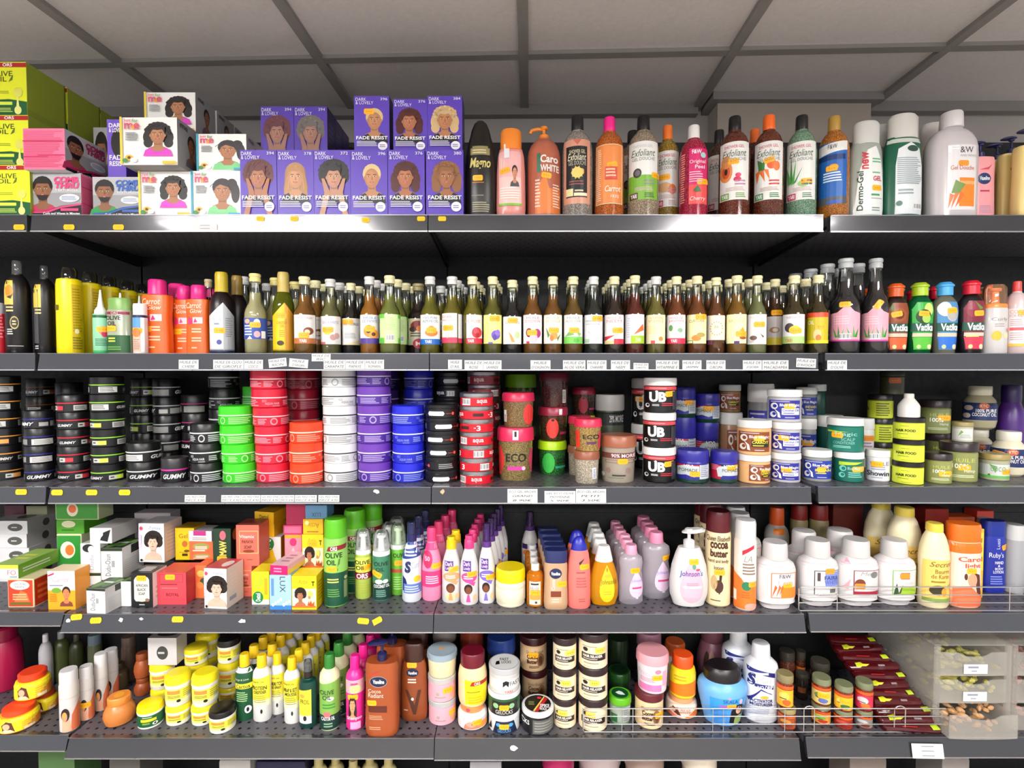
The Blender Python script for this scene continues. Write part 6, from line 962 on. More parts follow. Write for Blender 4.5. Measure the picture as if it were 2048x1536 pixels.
ST['dls'] = [('body', [(.93, 0), (1, .02), (1, .45), (.94, .52), (.72, .64), (.54, .7), (.5, .71)], 'c'), ('sprayer', [(.56, .7), (.58, .71), (.54, .77), (.3, .78), (.28, .93)], 'k'), ('overcap', [(.46, .765), (.44, .97), (.38, 1)], 'K')]
o4('detangler_bottle', 'white kids hair bottle with violet spray top', 956, 990, 1046, 1208, 'dls', k='#5c3484', pcap='#7850a0', art=[(a[0], a[1], [(x, y * .88) for x, y in a[2]]) if a[0] != 't' else ('t', a[1], (a[2][0], a[2][1] * .88, a[2][2], a[2][3] * .88), *a[3:]) for a in flat(kid('#7c68c0', '#241414'))], dx=.009, st=[(.5, .34)], **DB)
ST['mayo'] = [('body', [(.86, 0), (.95, .04), (.95, .12), (1, .15), (1, .45), (.97, .48), (1, .5), (1, .6), (.9, .67)], 'c'), ('lid', [(.97, .66), (.99, .7), (.98, .94), (.92, 1)], 'k')]
it('hair_mayonnaise_jar', 'big cream ribbed jar with bright yellow lid', 'jar', 4, 990, 1052, 1132, 1218, sty='mayo', c='#e6e0c4', k='#f4d808', n=5, gap=.006, dx=-.002)
o4('detangler_bottle', 'white bottle with violet spray top standing behind the small amber bottles', 1043, 1078, 1023, 1120, 'dls', '#d8d4d4', '#4c2c6c', [R(-.9, .42, -.3, .5, '#2c1c5c'), E(-.4, .36, .4, .05, '#e88030'), R(.6, .42, .95, .5, '#2c1c5c')], pcap='#6c4880', n=2, dx=.02)
o4('antiseptic_bottle', 'small amber bottle with white cap and cream label', 1053, 1089, 1126, 1215, 'cone', '#e88c20', '#e8e8e8', [R(-.65, .06, .6, .62, '#ece0cc'), R(-.5, .54, .4, .58, '#2c2420'), T(-.6, .4, .4, .52, 'Huile', '#889', .0, .3), R(-.6, .18, .55, .3, '#f0a048'), E(.1, .12, .14, .03, '#5c3420')], m='liquid', n=5, gap=.002, dx=.0, st=[(.0, .36)])
o4('body_lotion_bottle', 'beige flat bottle with navy cap and dark oval emblem', 1088, 1137, 1098, 1220, 'slab', '#c8a07c', '#242c60', [P('#e0a888', -.5, .1, -.5, .66, .4, .68, .45, .12), E(-.05, .62, .5, .09, '#182850'), T(-.42, .59, .32, .65, 'Vaseline', '#f4f4f4', .03), R(-.45, .22, .4, .32, '#7c3820'), VT(-.4, .34, -.1, .52, 'Cocoa', '#f4e4d4', .01), LN(-.35, .12, .3, .2, 2, '#e8c8b0')], m='milk', dr=.6, pw=3, n=8, gap=.003, dx=-.002, st=[(.45, .44)])
o4('body_lotion_bottle', 'salmon pink bottle with glossy blue cap', 1136, 1183, 1073, 1220, 'bullet', '#ec7870', '#2024a0', [P('#3c1c24', -.1, .66, .4, .72, .3, .69, -.0, .62), LN(-.3, .5, .7, .54, 1, '#b04848'), LN(-.3, .3, .6, .46, 4, '#c05858'), LN(-.1, .1, .5, .16, 2, '#b85050')], dr=.7, n=2, gap=.01, st=[(.4, .6)])
ST['bull2'] = [('body', [(.92, 0), (.97, .02), (1, .6), (1, .7), (.94, .74)], 'c'), ('cap', [(.8, .735), (.8, .9), (.72, .97), (.5, 1)], 'k')]
o4('baby_shampoo_bottle', 'golden teardrop shampoo bottle with white cap', 1180, 1239, 1090, 1216, 'drop', '#f0a818', '#ecebe8', [TD(.15, .08, .7, .68, '#f6d020'), T(-.3, .36, .78, .47, "Johnson's", '#3c3014', .0, .15), E(.2, .52, .24, .03, '#f0b02c'), E(.15, .62, .06, .035, '#e07820'), LN(-.1, .2, .5, .28, 2, '#e8b020')], dr=.6, m='liquid', n=7, gap=.002, dx=.001)
bo = [TD(.36, .12, .58, .78, '#e0c4dc'), T(-.1, .37, .95, .44, "Johnson's", '#7878c0', .0, .15), R(0, .27, .8, .3, '#c84878'), R(.3, .1, .5, .13, '#ccd')]
o4('baby_oil_bottle', 'small clear baby oil bottle with pink cap', 1240, 1289, 1088, 1210, 'baby', '#e0d8e2', '#f0a0bc', bo, dr=.6, m='haze', n=6, gap=.003, dx=.0, st=[(.25, .58)])
o4('baby_oil_bottle', 'larger clear baby oil bottle with pink cap', 1286, 1344, 1063, 1199, 'baby', '#dcd4de', '#e088a8', bo, dr=.6, m='haze', n=6, gap=.002, dx=.0, st=[(.65, .63, .1)])
o4('baby_lotion_bottle', 'big white pump bottle with pink teardrop label', 1343, 1420, 1056, 1219, 'drop', '#d4d1d1', '#dcdada', [TD(0, .07, .64, .8, '#f4b4c4'), T(-.62, .4, .55, .49, "Johnson's", '#2c389c', .01, .15), E(.3, .5, .12, .015, '#e04868'), E(.1, .54, .1, .035, '#5c9c7c'), R(-.45, .27, .5, .295, '#f8f4f4'), LN(-.3, .3, .4, .34, 2, '#e88ca0')], dr=.62, pump='rw', n=4, gap=.003, dx=-.003, st=[(.1, .6)])
o4('body_lotion_bottle', 'tall cream cocoa butter bottle with dark red cap', 1413, 1467, 1020, 1220, 'can', '#e8d4a8', '#581018', [T(-.85, .69, .9, .755, 'Queen Elisabeth', '#402418', .01, .2), T(-.55, .62, .75, .69, 'cocoa', '#4c2418', .04), T(-.55, .53, .75, .61, 'butter', '#4c2418', .04), T(-.7, .46, .8, .51, 'hand and body', '#5c3420', .01), T(-.25, .4, .45, .44, 'lotion', '#5c3420', .01), P('#3c2018', .15, .36, .35, .34, .2, .14, .1, .14), E(.1, .22, .35, .07, '#4c2c20'), E(-.25, .26, .25, .08, '#c0a070'), LN(-.5, .06, .5, .08, 1, '#5c4430')], n=3, gap=.01, dx=.012, st=[(.15, .37)])
o4('body_lotion_bottle', 'white and orange bottle with white cap and green leaf', 1472, 1519, 1038, 1223, 'can', '#e8dcd4', '#d8d6d6', [P('#f07828', -.99, .02, -.99, .42, -.3, .36, .3, .26, .99, .32, .99, .02), P('#d02038', -.25, .62, -.25, .67, .75, .74, .75, .7), T(-.1, .55, .6, .62, 'LA', '#998', .0, .3), LN(-.2, .4, .9, .54, 4, '#8a7464'), E(.15, .28, .42, .05, '#2c7c54'), LN(-.3, .14, .5, .22, 3, '#d05c18'), R(-.95, .1, -.7, .22, '#e8e0dc'), E(.5, .05, .5, .04, '#f0a090')], n=3, gap=.01, dx=.014, st=[(.8, .3, 0, '#f0a828')])
wl = lambda c1, pic, box=True: [R(-.92, .63, .92, .645, '#c8c4c4'), FR(-.5, .2, .85, .58, .04, c1, .01), pic, LN(-.9, .66, .6, .7, 1, '#d8b8c0')]
carr = [R(-.0, .21, .8, .36, '#f08028'), P('#e06428', -.45, .22, -.3, .4, -.2, .36), P('#ec7434', -.25, .22, -.1, .4, 0, .36), P('#e06428', -.1, .24, .05, .4, .12, .36), T(-.1, .5, .5, .56, 'F&W', '#667', .0), T(-.15, .41, .6, .47, 'Lait', '#d0b8c8', .0)]
WB = dict(sty='shoul', c='#d6d1d1', k='#ccc8c7', dr=.7, pw=2.5)
def wb(x0, x1, yt, yb, art, lab, **kw): return it('body_lotion_bottle', lab, 'bottle', 4, x0, x1, yt, yb, art=art, **{**WB, **kw})
wb(1517, 1594, 1082, 1223, wl('#f07838', carr), 'white stepped lotion bottle with carrot label', st=[(.35, .4)], n=3, dx=.0)
wb(1602, 1679, 1078, 1217, wl('#444', [R(.05, .34, .8, .56, '#7c8cd0'), R(-.35, .42, -.2, .55, '#4c3c44'), T(0, .44, .75, .5, 'FAIR&', '#2c3c80', .01), T(0, .37, .75, .43, 'WHITE', '#5c6cb0', .01), R(.3, .24, .6, .3, '#666')]), 'white stepped lotion bottle with blue square label', st=[(.3, .57, 0, '#f0982c')], n=2, dx=.006)
wb(1678, 1759, 1077, 1220, wl('#8c1c28', [T(-.2, .5, .3, .56, 'Me', '#aaa', 0, .3), E(.5, .51, .2, .05, '#777'), E(-.2, .38, .25, .07, '#7c3c2c'), R(-.46, .21, .81, .26, '#9c1c34'), P('#e8a0ac', -.9, .3, -.6, .45, -.7, .28), P('#e8a0ac', -.9, .66, -.6, .74, -.6, .66)]), 'white stepped lotion bottle with brown and red label', st=[(-.2, .34, 0, '#f0902c')], n=2, dx=.006)
wb(1757, 1834, 1078, 1220, wl('#7cb848', [R(-.1, .21, .8, .32, '#9cc034'), P('#2c4c28', -.45, .2, -.3, .38, -.2, .22, .0, .36, -.1, .22), R(-.1, .44, .35, .54, '#a83828'), T(-.2, .36, .6, .42, 'Lait', '#ccc')]), 'white stepped lotion bottle with green aloe label', st=[(.1, .49, 0, '#f0902c')], n=2, dx=.01)
o4('body_lotion_bottle', 'tall shade-tinted cream cocoa bottle far back beside the orange cap', 1584, 1622, 1008, 1135, 'can', '#8c8058', '#7c1c18', [T(-.0, .56, .8, .62, 'Queen', '#3c2c1c', 0, .2), T(0, .48, .8, .54, 'coco', '#3c2c1c', .02)], g='cream cocoa bottles in the dark')  # cocoa bottles far back: cream darkened to paint in shade
o4('body_lotion_bottle', 'tall shade-tinted cream cocoa bottle far back behind the blue-label lotion', 1622, 1664, 1008, 1135, 'can', '#8c8058', '#7c1c18', [])
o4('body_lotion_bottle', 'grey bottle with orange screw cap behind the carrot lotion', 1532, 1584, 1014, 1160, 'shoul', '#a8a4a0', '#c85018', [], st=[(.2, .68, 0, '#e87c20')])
ST['soft'] = [('body', [(.9, 0), (1, .03), (.97, .45), (1, .6), (.92, .72), (.72, .84), (.5, .91)], 'c'), ('cap', [(.5, .9), (.52, .91), (.5, .99), (.44, 1)], 'k')]
sh = lambda: [R(-.95, .1, .95, .58, '#f0c868'), T(-.7, .5, .8, .56, 'Secret', '#7c5c20', 0, .3), T(-.4, .42, .6, .47, 'Beurre', '#7c5c20'), T(-.6, .36, .6, .41, 'de Karite', '#7c5c20'), LN(-.6, .3, .6, .34, 1, '#9c7c30'), E(-.2, .22, .5, .06, '#3c3420'), E(.2, .2, .2, .05, '#e89c30'), P('#7c9c48', .3, .26, .8, .3, .6, .24), R(-.95, .08, .95, .12, '#7c9c50')]
o4('body_lotion_bottle', 'cream shea bottle with yellow cap, nearer one', 1848, 1905, 1045, 1218, 'soft', '#f0e0b4', '#f0d050', sh(), dr=.75, n=2, dx=.0)
o4('body_lotion_bottle', 'large cream shea bottle with yellow cap, beside green aloe lotion', 1782, 1848, 1013, 1204, 'soft', '#e0d4b0', '#e0c850', sh(), dr=.75, n=2, dx=-.012)
o4('body_lotion_bottle', 'orange-topped cream bottle with a long-haired woman', 1903, 1966, 1045, 1218, 'slab', '#f4b898', '#f4701c', [R(-.95, .66, .95, .78, '#f4701c'), P('#f4d4c4', -.95, .2, -.95, .66, .8, .66, .8, .2), T(-.7, .56, .65, .62, 'Caro', '#d85038', .02), T(-.35, .47, .65, .54, 'light', '#d85038', .02), P('#5c2c1c', .1, .44, .6, .4, .75, .1, .45, .12, .3, .3), E(.1, .34, .3, .08, '#e89c7c'), E(-.3, .38, .1, .04, '#5c2c1c'), P('#f07850', -.9, .02, -.9, .24, 0, .26, .9, .1, .9, .02)], dr=.7, pw=2.6, st=[(.05, .45)])
bx(SB, 1952, 1978, 1058, 1196, .04, '#e8b030', [R(-.2, .4, .9, .95, '#f0d038'), LN(-.1, .5, .8, .9, 3, '#a88020')], 'slim yellow carton beside the orange-topped bottle')
o4('body_lotion_bottle', 'royal blue flat bottle lettered HAND & BODY LOTION', 1972, 2017, 1040, 1187, 'slab', '#20309c', '#1c3090', [VT(-.15, .62, .15, .76, 'Lusti', '#d8d8f0', 0), T(-.7, .48, .5, .57, "Ruby's", '#f4f4f8', .0), T(-.25, .41, .5, .45, 'HAND', '#f0f0f8', .02), T(-.0, .37, .2, .4, '&', '#f0f0f8', .02), T(-.25, .33, .5, .36, 'BODY', '#f0f0f8', .02), T(-.4, .28, .5, .32, 'LOTION', '#f0f0f8', .02), LN(-.6, .12, .5, .25, 4, '#8090d8')], dr=.6, pw=3, st=[(.75, .65, .3, '#f0a030')], n=1)
ST['slab2'] = ST['slab']
o4('body_lotion_bottle', 'silver-grey bottle with white cap beyond the blue one', 2014, 2062, 1048, 1190, 'can', '#a0a0a4', '#c8c8c8', [], n=3, dx=-.03)
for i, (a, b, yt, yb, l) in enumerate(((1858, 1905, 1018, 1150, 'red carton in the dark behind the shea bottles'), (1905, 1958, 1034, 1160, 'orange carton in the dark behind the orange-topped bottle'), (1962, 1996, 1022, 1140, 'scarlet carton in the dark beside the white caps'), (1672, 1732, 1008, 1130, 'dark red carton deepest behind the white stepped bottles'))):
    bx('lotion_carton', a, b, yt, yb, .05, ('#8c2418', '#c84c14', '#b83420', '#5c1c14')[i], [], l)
# ================================================================ FIFTH SHELF
def s5(nm, lab, cat, x0, x1, yt, yb, sty, c, k, art=None, **kw): return it(nm, lab, cat, 5, x0, x1, yt, yb, sty=sty, c=c, k=k, art=art, **kw)
BJ = 'body_cream_jar'
s5('detergent_bottle', 'big magenta bottle filling the shelf end', 'bottle', -60, 36, 1250, 1392, 'flask', '#a01040', '#8c0c38', n=1)
cw = lambda: [P('#f8e020', -.98, .1, -.98, .7, .98, .7, .98, .1), P('#f08828', .1, .1, .98, .55, .98, .1), P('#5c2c1c', -.75, .12, -.8, .45, -.6, .62, -.35, .55, -.2, .1), E(-.6, .38, .16, .14, '#e8b08c'), P('#f0c8a8', -.85, .1, -.7, .24, -.4, .24, -.2, .1), LN(.1, .15, .8, .5, 4, '#e8b040'), R(.2, .1, .7, .2, '#e8dcc8')]
ST['caro'] = [('body', [(.85, 0), (1, .06), (1, .56), (.93, .68), (.8, .72)], 'c'), ('lid', [(.76, .7), (.8, .74), (.8, .95), (.7, 1)], 'k')]
s5(BJ, 'yellow and orange cream jar with red-orange lid, front lower', 'jar', -28, 64, 1408, 1471, 'caro', '#f4a828', '#ec4820', cw()); z = INFO['z']
s5(BJ, 'yellow and orange cream jar with red-orange lid, upper', 'jar', 8, 88, 1340, 1446, 'caro', '#f8d028', '#ec4420', cw(), zb=z + .0005, st=None)
s5(BJ, 'yellow and orange cream jar partly hidden behind, on the shelf', 'jar', 46, 100, 1378, 1430, 'caro', '#c88c20', '#a83818', cw())
wc = lambda: [R(-.98, .55, .98, .58, '#c8c0bc'), P('#d87048', .1, .02, .2, .28, .98, .5, .98, .02), P('#e8a888', -.75, .02, -.7, .22, -.3, .3, .0, .2, .2, .02), E(-.4, .3, .4, .11, '#2a1614'), E(-.48, .27, .25, .08, '#d8906c'), E(-.5, .3, .15, .05, '#f0a040')]
CAN = dict(nm='deodorant_can', cat='can', sty='can', c='#d0c8c4', k='#d4d0d0')
for i, (a, b, yt, yb, n, dxx) in enumerate(((99, 143, 1338, 1467, 2, -.001), (141, 173, 1331, 1443, 1, 0), (172, 203, 1306, 1424, 2, .014), (192, 224, 1298, 1402, 1, 0))):
    s5(lab='white deodorant can with a dark-haired woman, ' + ('nearest the yellow jars', 'second along', 'third along', 'farthest along')[i], x0=a, x1=b, yt=yt, yb=yb, art=wc(), n=n, dx=dxx, g='white deodorant cans', st=[(-.3, .3)] if i in (1,) else None, **CAN)
s5('hair_oil_bottle', 'dark brown glass bottle behind the white cans', 'bottle', 204, 244, 1325, 1402, 'shoul', '#4c3c28', '#3c2c20', n=2, dx=.02)
s5(BJ, 'squat caramel pebble-shaped jar with orange lid', 'jar', 187, 259, 1405, 1460, 'pill', '#c87838', '#e08838', dr=.9, lid=[E(0, .5, .5, .3, '#f0a030')])
s5(BJ, 'brown pebble-shaped jar behind, lower', 'jar', 252, 292, 1362, 1396, 'pill', '#9c4c24', '#8c4420', dr=.9); z = INFO['z']
s5(BJ, 'brown pebble-shaped jar behind, upper', 'jar', 253, 291, 1312, 1396, 'pill', '#a05028', '#8c4420', dr=.9, zb=z + .0005)
ST['ylid'] = [('body', [(.9, 0), (.95, .03), (.97, .66)], 'c'), ('rim', [(1, .64), (1.01, .66), (1.01, .71)], 's'), ('lid', [(1, .71), (1, .86), (.93, .95), (.75, 1)], 'k')]
def yj(v=0): return [R(-.97, .14, .97, .58, '#f0e44c'), R(-.97, .14, .97, .24, '#e8e4a8'), R(-.8, .42, .1, .54, '#f08c3c'), LN(-.75, .3, .2, .38, 2, '#5c5c20'), E(.0, .2, .16, .05, '#1c1c18'), BC(.6, .2, .85, .4), LN(.3, .3, .9, .55, 4, '#b0a830')]
YJ = dict(sty='ylid', c='#e6e4d8', k='#f4e020', s='#f0eee4')
s5(BJ, 'green-labelled cream jar with yellow lid beside the caramel jar', 'jar', 257, 316, 1402, 1461, 'ylid', '#e8e6dc', '#f6dc10', [R(-.97, .1, .97, .6, '#145c34'), R(-.7, .34, .4, .46, '#f0d020'), LN(-.6, .5, .3, .56, 1, '#c8d8b0'), E(.3, .22, .2, .07, '#e8e8e0'), E(.3, .22, .08, .04, '#1c1c1c'), LN(-.6, .22, .0, .3, 2, '#a8c040')], s='#f0eee8')
def yjar(lab, x0, x1, yt, yb, zb=None, art=None, **kw): return it(BJ, lab, 'jar', 5, x0, x1, yt, yb, art=art or yj(), zb=zb, **{**YJ, **kw})
yjar('cream jar with glossy black lid standing in front', 404, 463, 1411, 1470, k='#141012')
yjar('white and yellow cream jar, lower of the first front pair', 316, 372, 1402, 1454); z = INFO['z']
yjar('white and yellow cream jar, upper of the first front pair', 315, 373, 1342, 1454, z + .0005)
yjar('white and yellow cream jar, lower of the second front pair', 368, 424, 1402, 1454); z = INFO['z']
yjar('white and yellow cream jar, upper of the second front pair', 370, 428, 1341, 1454, z + .0005)
yjar('white and yellow cream jar in shade under the white carton', 286, 338, 1370, 1420); z = INFO['z']
yjar('white and yellow cream jar carrying the white carton', 285, 340, 1318, 1420, z + .0005); z = INFO['z']
bx('soap_carton', 284, 342, 1276, 1420, .05, '#b0acae', [R(-1, 0, 1, 1, '#c4c0c0'), E(-.0, .45, .4, .25, '#3c3c38'), LN(-.3, .38, .3, .52, 1, '#bbb')], 'white carton with dark oval mark set on cream jars', None, [R(-1, 0, 1, 1, '#8a8688'), E(0, .5, .7, .3, '#2c2a28')], zb=z + .0005, S=5)
for i, (x0, x1, ys, yb) in enumerate(((356, 408, (1370, 1322, 1290), 1412), (424, 474, (1366, 1318, 1272), 1408), (380, 432, (1352, 1308, 1262), 1396))):
    zz = None
    for j, yt in enumerate(ys):
        yjar('yellow-lidded cream jar behind, %s of the %s back pile' % (('lowest', 'middle', 'topmost')[j], ('first', 'black-lid side', 'deepest')[i]), x0, x1, yt, yb, zz, k='#141012' if i == 1 and j == 2 else '#e0cc1c'); zz = INFO['z'] + .0005
ST['cyl'] = [('body', [(.92, 0), (1, .02), (1, .68), (.94, .74), (.7, .79), (.5, .815)], 'c'), ('cap', [(.52, .81), (.54, .82), (.5, .98), (.42, 1)], 'k')]
mc = lambda t: [P('#f2e23c', -.98, .32, -.98, .66, .98, .7, .98, .32), R(-.98, .24, .98, .34, '#e8e6c0'), T(-.8, .6, .5, .64, 'Mango & Lime', '#5c5418', .0, .1), T(-.85, .5, .75, .56, t[0], '#2c2c14', .02), T(-.6, .44, .7, .49, t[1], '#2c2c14', .02), LN(-.6, .3, .7, .42, 4, '#a8a040'), E(.25, .17, .26, .05, '#d8d6c8'), E(.25, .17, .12, .035, '#1c1c1c')]
MB = dict(sty='cyl', c='#dedcd8', k='#f2c818', dr=.8)
s5('hair_lotion_bottle', 'dark green bottle with yellow cap reading Cactus', 'bottle', 462, 498, 1306, 1443, 'cyl', '#175032', '#f0c418', [R(-.98, .74, .98, .8, '#d8d6d2'), T(-.8, .62, .7, .66, 'Mango & Lime', '#d8e0c0', .0), R(-.8, .5, .95, .58, '#f0dc38'), T(-.6, .51, .8, .57, 'Cactus', '#2c3c18', .01), LN(-.6, .3, .6, .46, 5, '#9cc080'), E(.6, .18, .3, .06, '#e8e8e0'), E(.6, .18, .12, .035, '#1c1c1c')], dr=.8, n=4, dx=.004)
for i, (x0, x1, yt, yb, t, l) in enumerate(((497, 533, 1308, 1445, ('PROTEIN', 'CONDITIONER'), 'white and yellow bottle reading PROTEIN'), (531, 562, 1305, 1440, ('NO MORE ITCH', 'GRO SPRAY'), 'white and yellow bottle reading GRO SPRAY'), (560, 593, 1313, 1449, ('WRAP & SET', 'MOUSSE'), 'white and yellow bottle reading SET'))):
    it('hair_lotion_bottle', l, 'bottle', 5, x0, x1, yt, yb, art=mc(t), n=6, gap=.003, dx=.003, **MB)
s5('hair_oil_bottle', 'dark teal oil bottle with yellow label and clear-capped sprayer', 'bottle', 591, 626, 1320, 1458, 'spk', '#0c3c34', '#241814', [P('#f0e038', -.9, .08, -.9, .58, .6, .6, .6, .08), R(-.9, .08, .6, .2, '#e0e0dc'), T(-.6, .38, .4, .45, 'PROIL', '#2c3c14', .0), E(-.1, .16, .2, .04, '#1c1c1c'), E(-.4, .5, .3, .03, '#f0a040')], dr=.8, pcap='#b8c0bc')
s5('hair_lotion_bottle', 'olive oil lotion bottle with green cap', 'bottle', 631, 675, 1306, 1463, 'cyl', '#d8e0b0', '#2c7c2c', [R(-.98, .02, .98, .22, '#143830'), P('#7cae4c', -.98, .22, -.98, .64, .98, .68, .98, .22), T(-.9, .5, .35, .56, 'OLIVE', '#1c3820', .02), T(-.7, .43, .1, .49, 'OIL', '#1c3820', .02), E(.0, .44, .35, .03, '#f0f0f0'), E(-.3, .23, .35, .04, '#d07070'), LN(-.7, .3, .6, .38, 2, '#3c8c34'), T(-.8, .15, .4, .2, 'CASTOR OIL', '#f0f0f0', .02), LN(-.6, .05, .3, .12, 2, '#8cb090')], n=4, dx=.006)
s5('shampoo_bottle', 'hot pink kids bottle with a girl portrait', 'bottle', 685, 724, 1309, 1462, 'cyl', '#ec2c90', '#f01c8c', [R(-.98, .52, .98, .7, '#e8a8b4'), E(.0, .58, .6, .06, '#d8d88c'), LN(-.5, .62, .5, .68, 1, '#e04888'), FACE(-.3, .36, .1, 3.2, '#2c1814', '#d09468', '#e02880', 'long'), T(-.8, .15, .6, .21, 'Shampoo', '#f8d0e4', .02), R(-.5, .03, .5, .13, '#f4a0c8')], n=4, dx=.006, st=[(-.25, .47)])
s5('body_lotion_bottle', 'large copper-brown pump bottle with dark oval emblem', 'bottle', 726, 794, 1280, 1475, 'slab', '#a04c24', '#20204c', [E(-.1, .6, .52, .06, '#b0a8b0'), E(-.1, .6, .5, .055, '#142040'), T(-.42, .58, .25, .625, 'Vaseline', '#f4f4f4', .03), P('#c8303c', -.7, .67, .0, .72, -.1, .7, -.7, .655), T(-.7, .48, .05, .52, 'Cocoa', '#f0dcc8', .0), T(-.7, .43, .2, .475, 'Radiant', '#f0dcc8', .0), R(-.7, .27, .4, .34, '#5c2414'), LN(-.65, .19, .2, .24, 3, '#c89878'), LN(-.65, .08, .1, .12, 2, '#c89878')], dr=.6, pw=3, pump='lw', n=2, dx=.01, gap=.03, st=[(-.5, .37, .1)])
s5('body_lotion_bottle', 'flat copper-brown bottle with brown cap and V mark', 'bottle', 798, 852, 1284, 1444, 'flask', '#8c4420', '#3c1c14', [E(-.05, .64, .45, .055, '#142040'), T(-.38, .62, .28, .66, 'Vaseline', '#f0f0f0', .02), LN(-.4, .5, .3, .57, 2, '#e8d0c0'), P('#4c2410', -.6, .42, -.4, .42, .1, .22, .35, .42, .6, .42, .2, .1, .0, .1), E(-.05, .3, .1, .02, '#f0f0f0'), LN(-.7, .14, -.3, .17, 1, '#d0b0a0')], dr=.5, pw=2.6, st=[(-.1, .74, 0)], n=2, gap=.03)
pk = lambda: [R(-.97, .08, .97, .62, '#eaa8b4'), E(-.3, .36, .12, .07, '#a89c8c'), E(.8, .3, .25, .2, '#e8a080'), LN(-.5, .18, .5, .26, 1, '#b08890')]
s5(BJ, 'pale pink cream jar with silver lid, lower', 'jar', 853, 911, 1407, 1453, 'jar', '#e8a8b8', '#b0b0b0', pk(), st=[(.8, .5)]); z = INFO['z']
s5(BJ, 'pale pink cream jar with silver lid, upper', 'jar', 852, 911, 1360, 1453, 'jar', '#e8a8b8', '#b8b4b0', pk(), zb=z + .0005, st=[(.4, .5)]); z = INFO['z']
s5(BJ, 'cream-coloured tub with grey-blue lid and orange sticker', 'jar', 850, 914, 1314, 1453, 'tub', '#e8dcb0', '#94a4b0', [], zb=z + .0005, lid=[E(-.05, .5, .9, .45, '#a0b0bc'), P('#f09a50', -.3, .52, -.25, .6, .2, .56, .2, .46, -.2, .48)])
s5(BJ, 'milky jar with orange lid and baby-face label', 'jar', 913, 974, 1400, 1463, 'caro', '#ece4e0', '#ec9050', [P('#f09848', .0, .1, .95, .5, .95, .1), P('#d08068', -.6, .08, -.5, .3, .2, .34, .5, .1), E(-.1, .3, .35, .12, '#d8a08c'), E(.0, .3, .08, .03, '#6c3c30'), T(-.6, .42, .2, .56, 'Coco', '#e8b0a8', .0), P('#c8c8d0', .2, .5, .95, .55, .95, .4, .3, .4), E(-.3, .86, .14, .08, '#e84860')], st=[(.3, .38)]); z = INFO['z']
s5('hair_mayonnaise_jar', 'tall cream mayonnaise jar with dark red lid and yellow label', 'jar', 914, 974, 1315, 1463, 'wide', '#f0d0a0', '#6c1024', [P('#f0d818', -.5, .08, -.55, .55, .95, .52, .9, .06), P('#b02424', -.2, .44, -.05, .52, .97, .52, .97, .45), T(.1, .455, .5, .51, 'ORS', '#f4e8e0', .02), LN(-.4, .3, .8, .34, 1, '#a08418'), LN(-.3, .1, .7, .24, 3, '#d0b010')], zb=z + .0005)
ST['wide'][0] = ('body', [(.8, 0), (.93, .03), (1, .1), (1, .58), (.97, .64)], 'c'); ST['wide'][1] = ('lid', [(.97, .63), (1, .66), (.98, .9), (.84, 1)], 'k')
s5('hair_gel_jar', 'white jar with blue and black label, bottom of its pile', 'jar', 975, 1041, 1434, 1470, 'jar', '#dcdcdc', '#e4e4e6', [P('#1c2440', -.7, .0, -.5, .7, .6, .7, .8, .0), E(-.35, .5, .15, .1, '#4c9cd8'), E(.4, .5, .15, .1, '#4c9cd8'), T(-.4, .12, .4, .3, 'GELOCKS', '#5ca8e0', .0), P('#1c1c20', -.95, .1, -.8, .6, -.75, .2)], st=[(.0, .42)]); z = INFO['z']
s5('hair_gel_jar', 'white-lidded jar with green and black label, middle of its pile', 'jar', 974, 1042, 1391, 1470, 'jar', '#2c5c34', '#e0e0e2', [P('#241c1a', -.8, .0, -.7, .66, .75, .66, .85, .0), E(-.5, .45, .16, .12, '#8cc08c'), E(.45, .45, .16, .12, '#8cc08c'), T(-.5, .1, .5, .28, 'GELOCKS', '#e0e0dc', .0)], zb=z + .0005, st=[(.0, .4)]); z = INFO['z']
s5('hair_gel_jar', 'clear white jar with black hair icon, topmost of its pile', 'jar', 976, 1041, 1341, 1470, 'jar', '#c8c6c4', '#b8b8ba', [R(-.9, .2, .95, .6, '#dcdcdc'), T(.35, .34, .95, .5, 'FAST', '#444', .0), P('#141414', -.1, .3, -.1, .5, .1, .56, .3, .5, .25, .3, .1, .4), T(.0, .06, .5, .16, 'YARI', '#d06060')], zb=z + .0005, lid=[E(0, .5, .9, .46, '#d8d8d6'), T(-.3, .56, .3, .72, 'FAST', '#222', .02), T(-.2, .38, .45, .54, 'LOCKS', '#222', .02), P('#141414', -.6, .3, -.55, .5, -.35, .55, -.3, .35)])
s5('hair_mask_jar', 'black jar with white screw lid and round black-red-yellow top label', 'jar', 1043, 1110, 1428, 1473, 'jar', '#1a1a1c', '#e6e6e6', [R(-.3, .08, .95, .68, '#5c5c58'), LN(-.2, .14, .9, .62, 4, '#8a8a84'), T(-.98, .42, -.5, .62, 'CKS', '#eee', .02)], lid=[E(0, .5, .86, .44, '#1c1814'), P('#c8242c', -.2, .1, .5, .85, .65, .75, .0, .08), P('#e8d060', -.3, .12, .4, .88, .46, .84, -.2, .1), T(.15, .3, .75, .48, 'SPIKE', '#f0f0f0', .03), T(.1, .16, .6, .3, 'WAX', '#f0f0f0', .03), LN(-.6, .4, -.2, .6, 3, '#8a9a50'), E(.1, .78, .15, .06, '#d83040')])
ccj = lambda: [T(-.5, .54, .7, .64, 'Queen Elisabeth', '#4c2c1c', .0, .2), T(-.45, .4, .3, .53, 'Cocoa', '#3c2014', .04), T(-.45, .26, .3, .38, 'Butter', '#3c2014', .04), E(.5, .36, .25, .2, '#8c6440'), E(.5, .34, .14, .13, '#5c3824'), LN(-.3, .12, .5, .2, 2, '#5c3c28')]
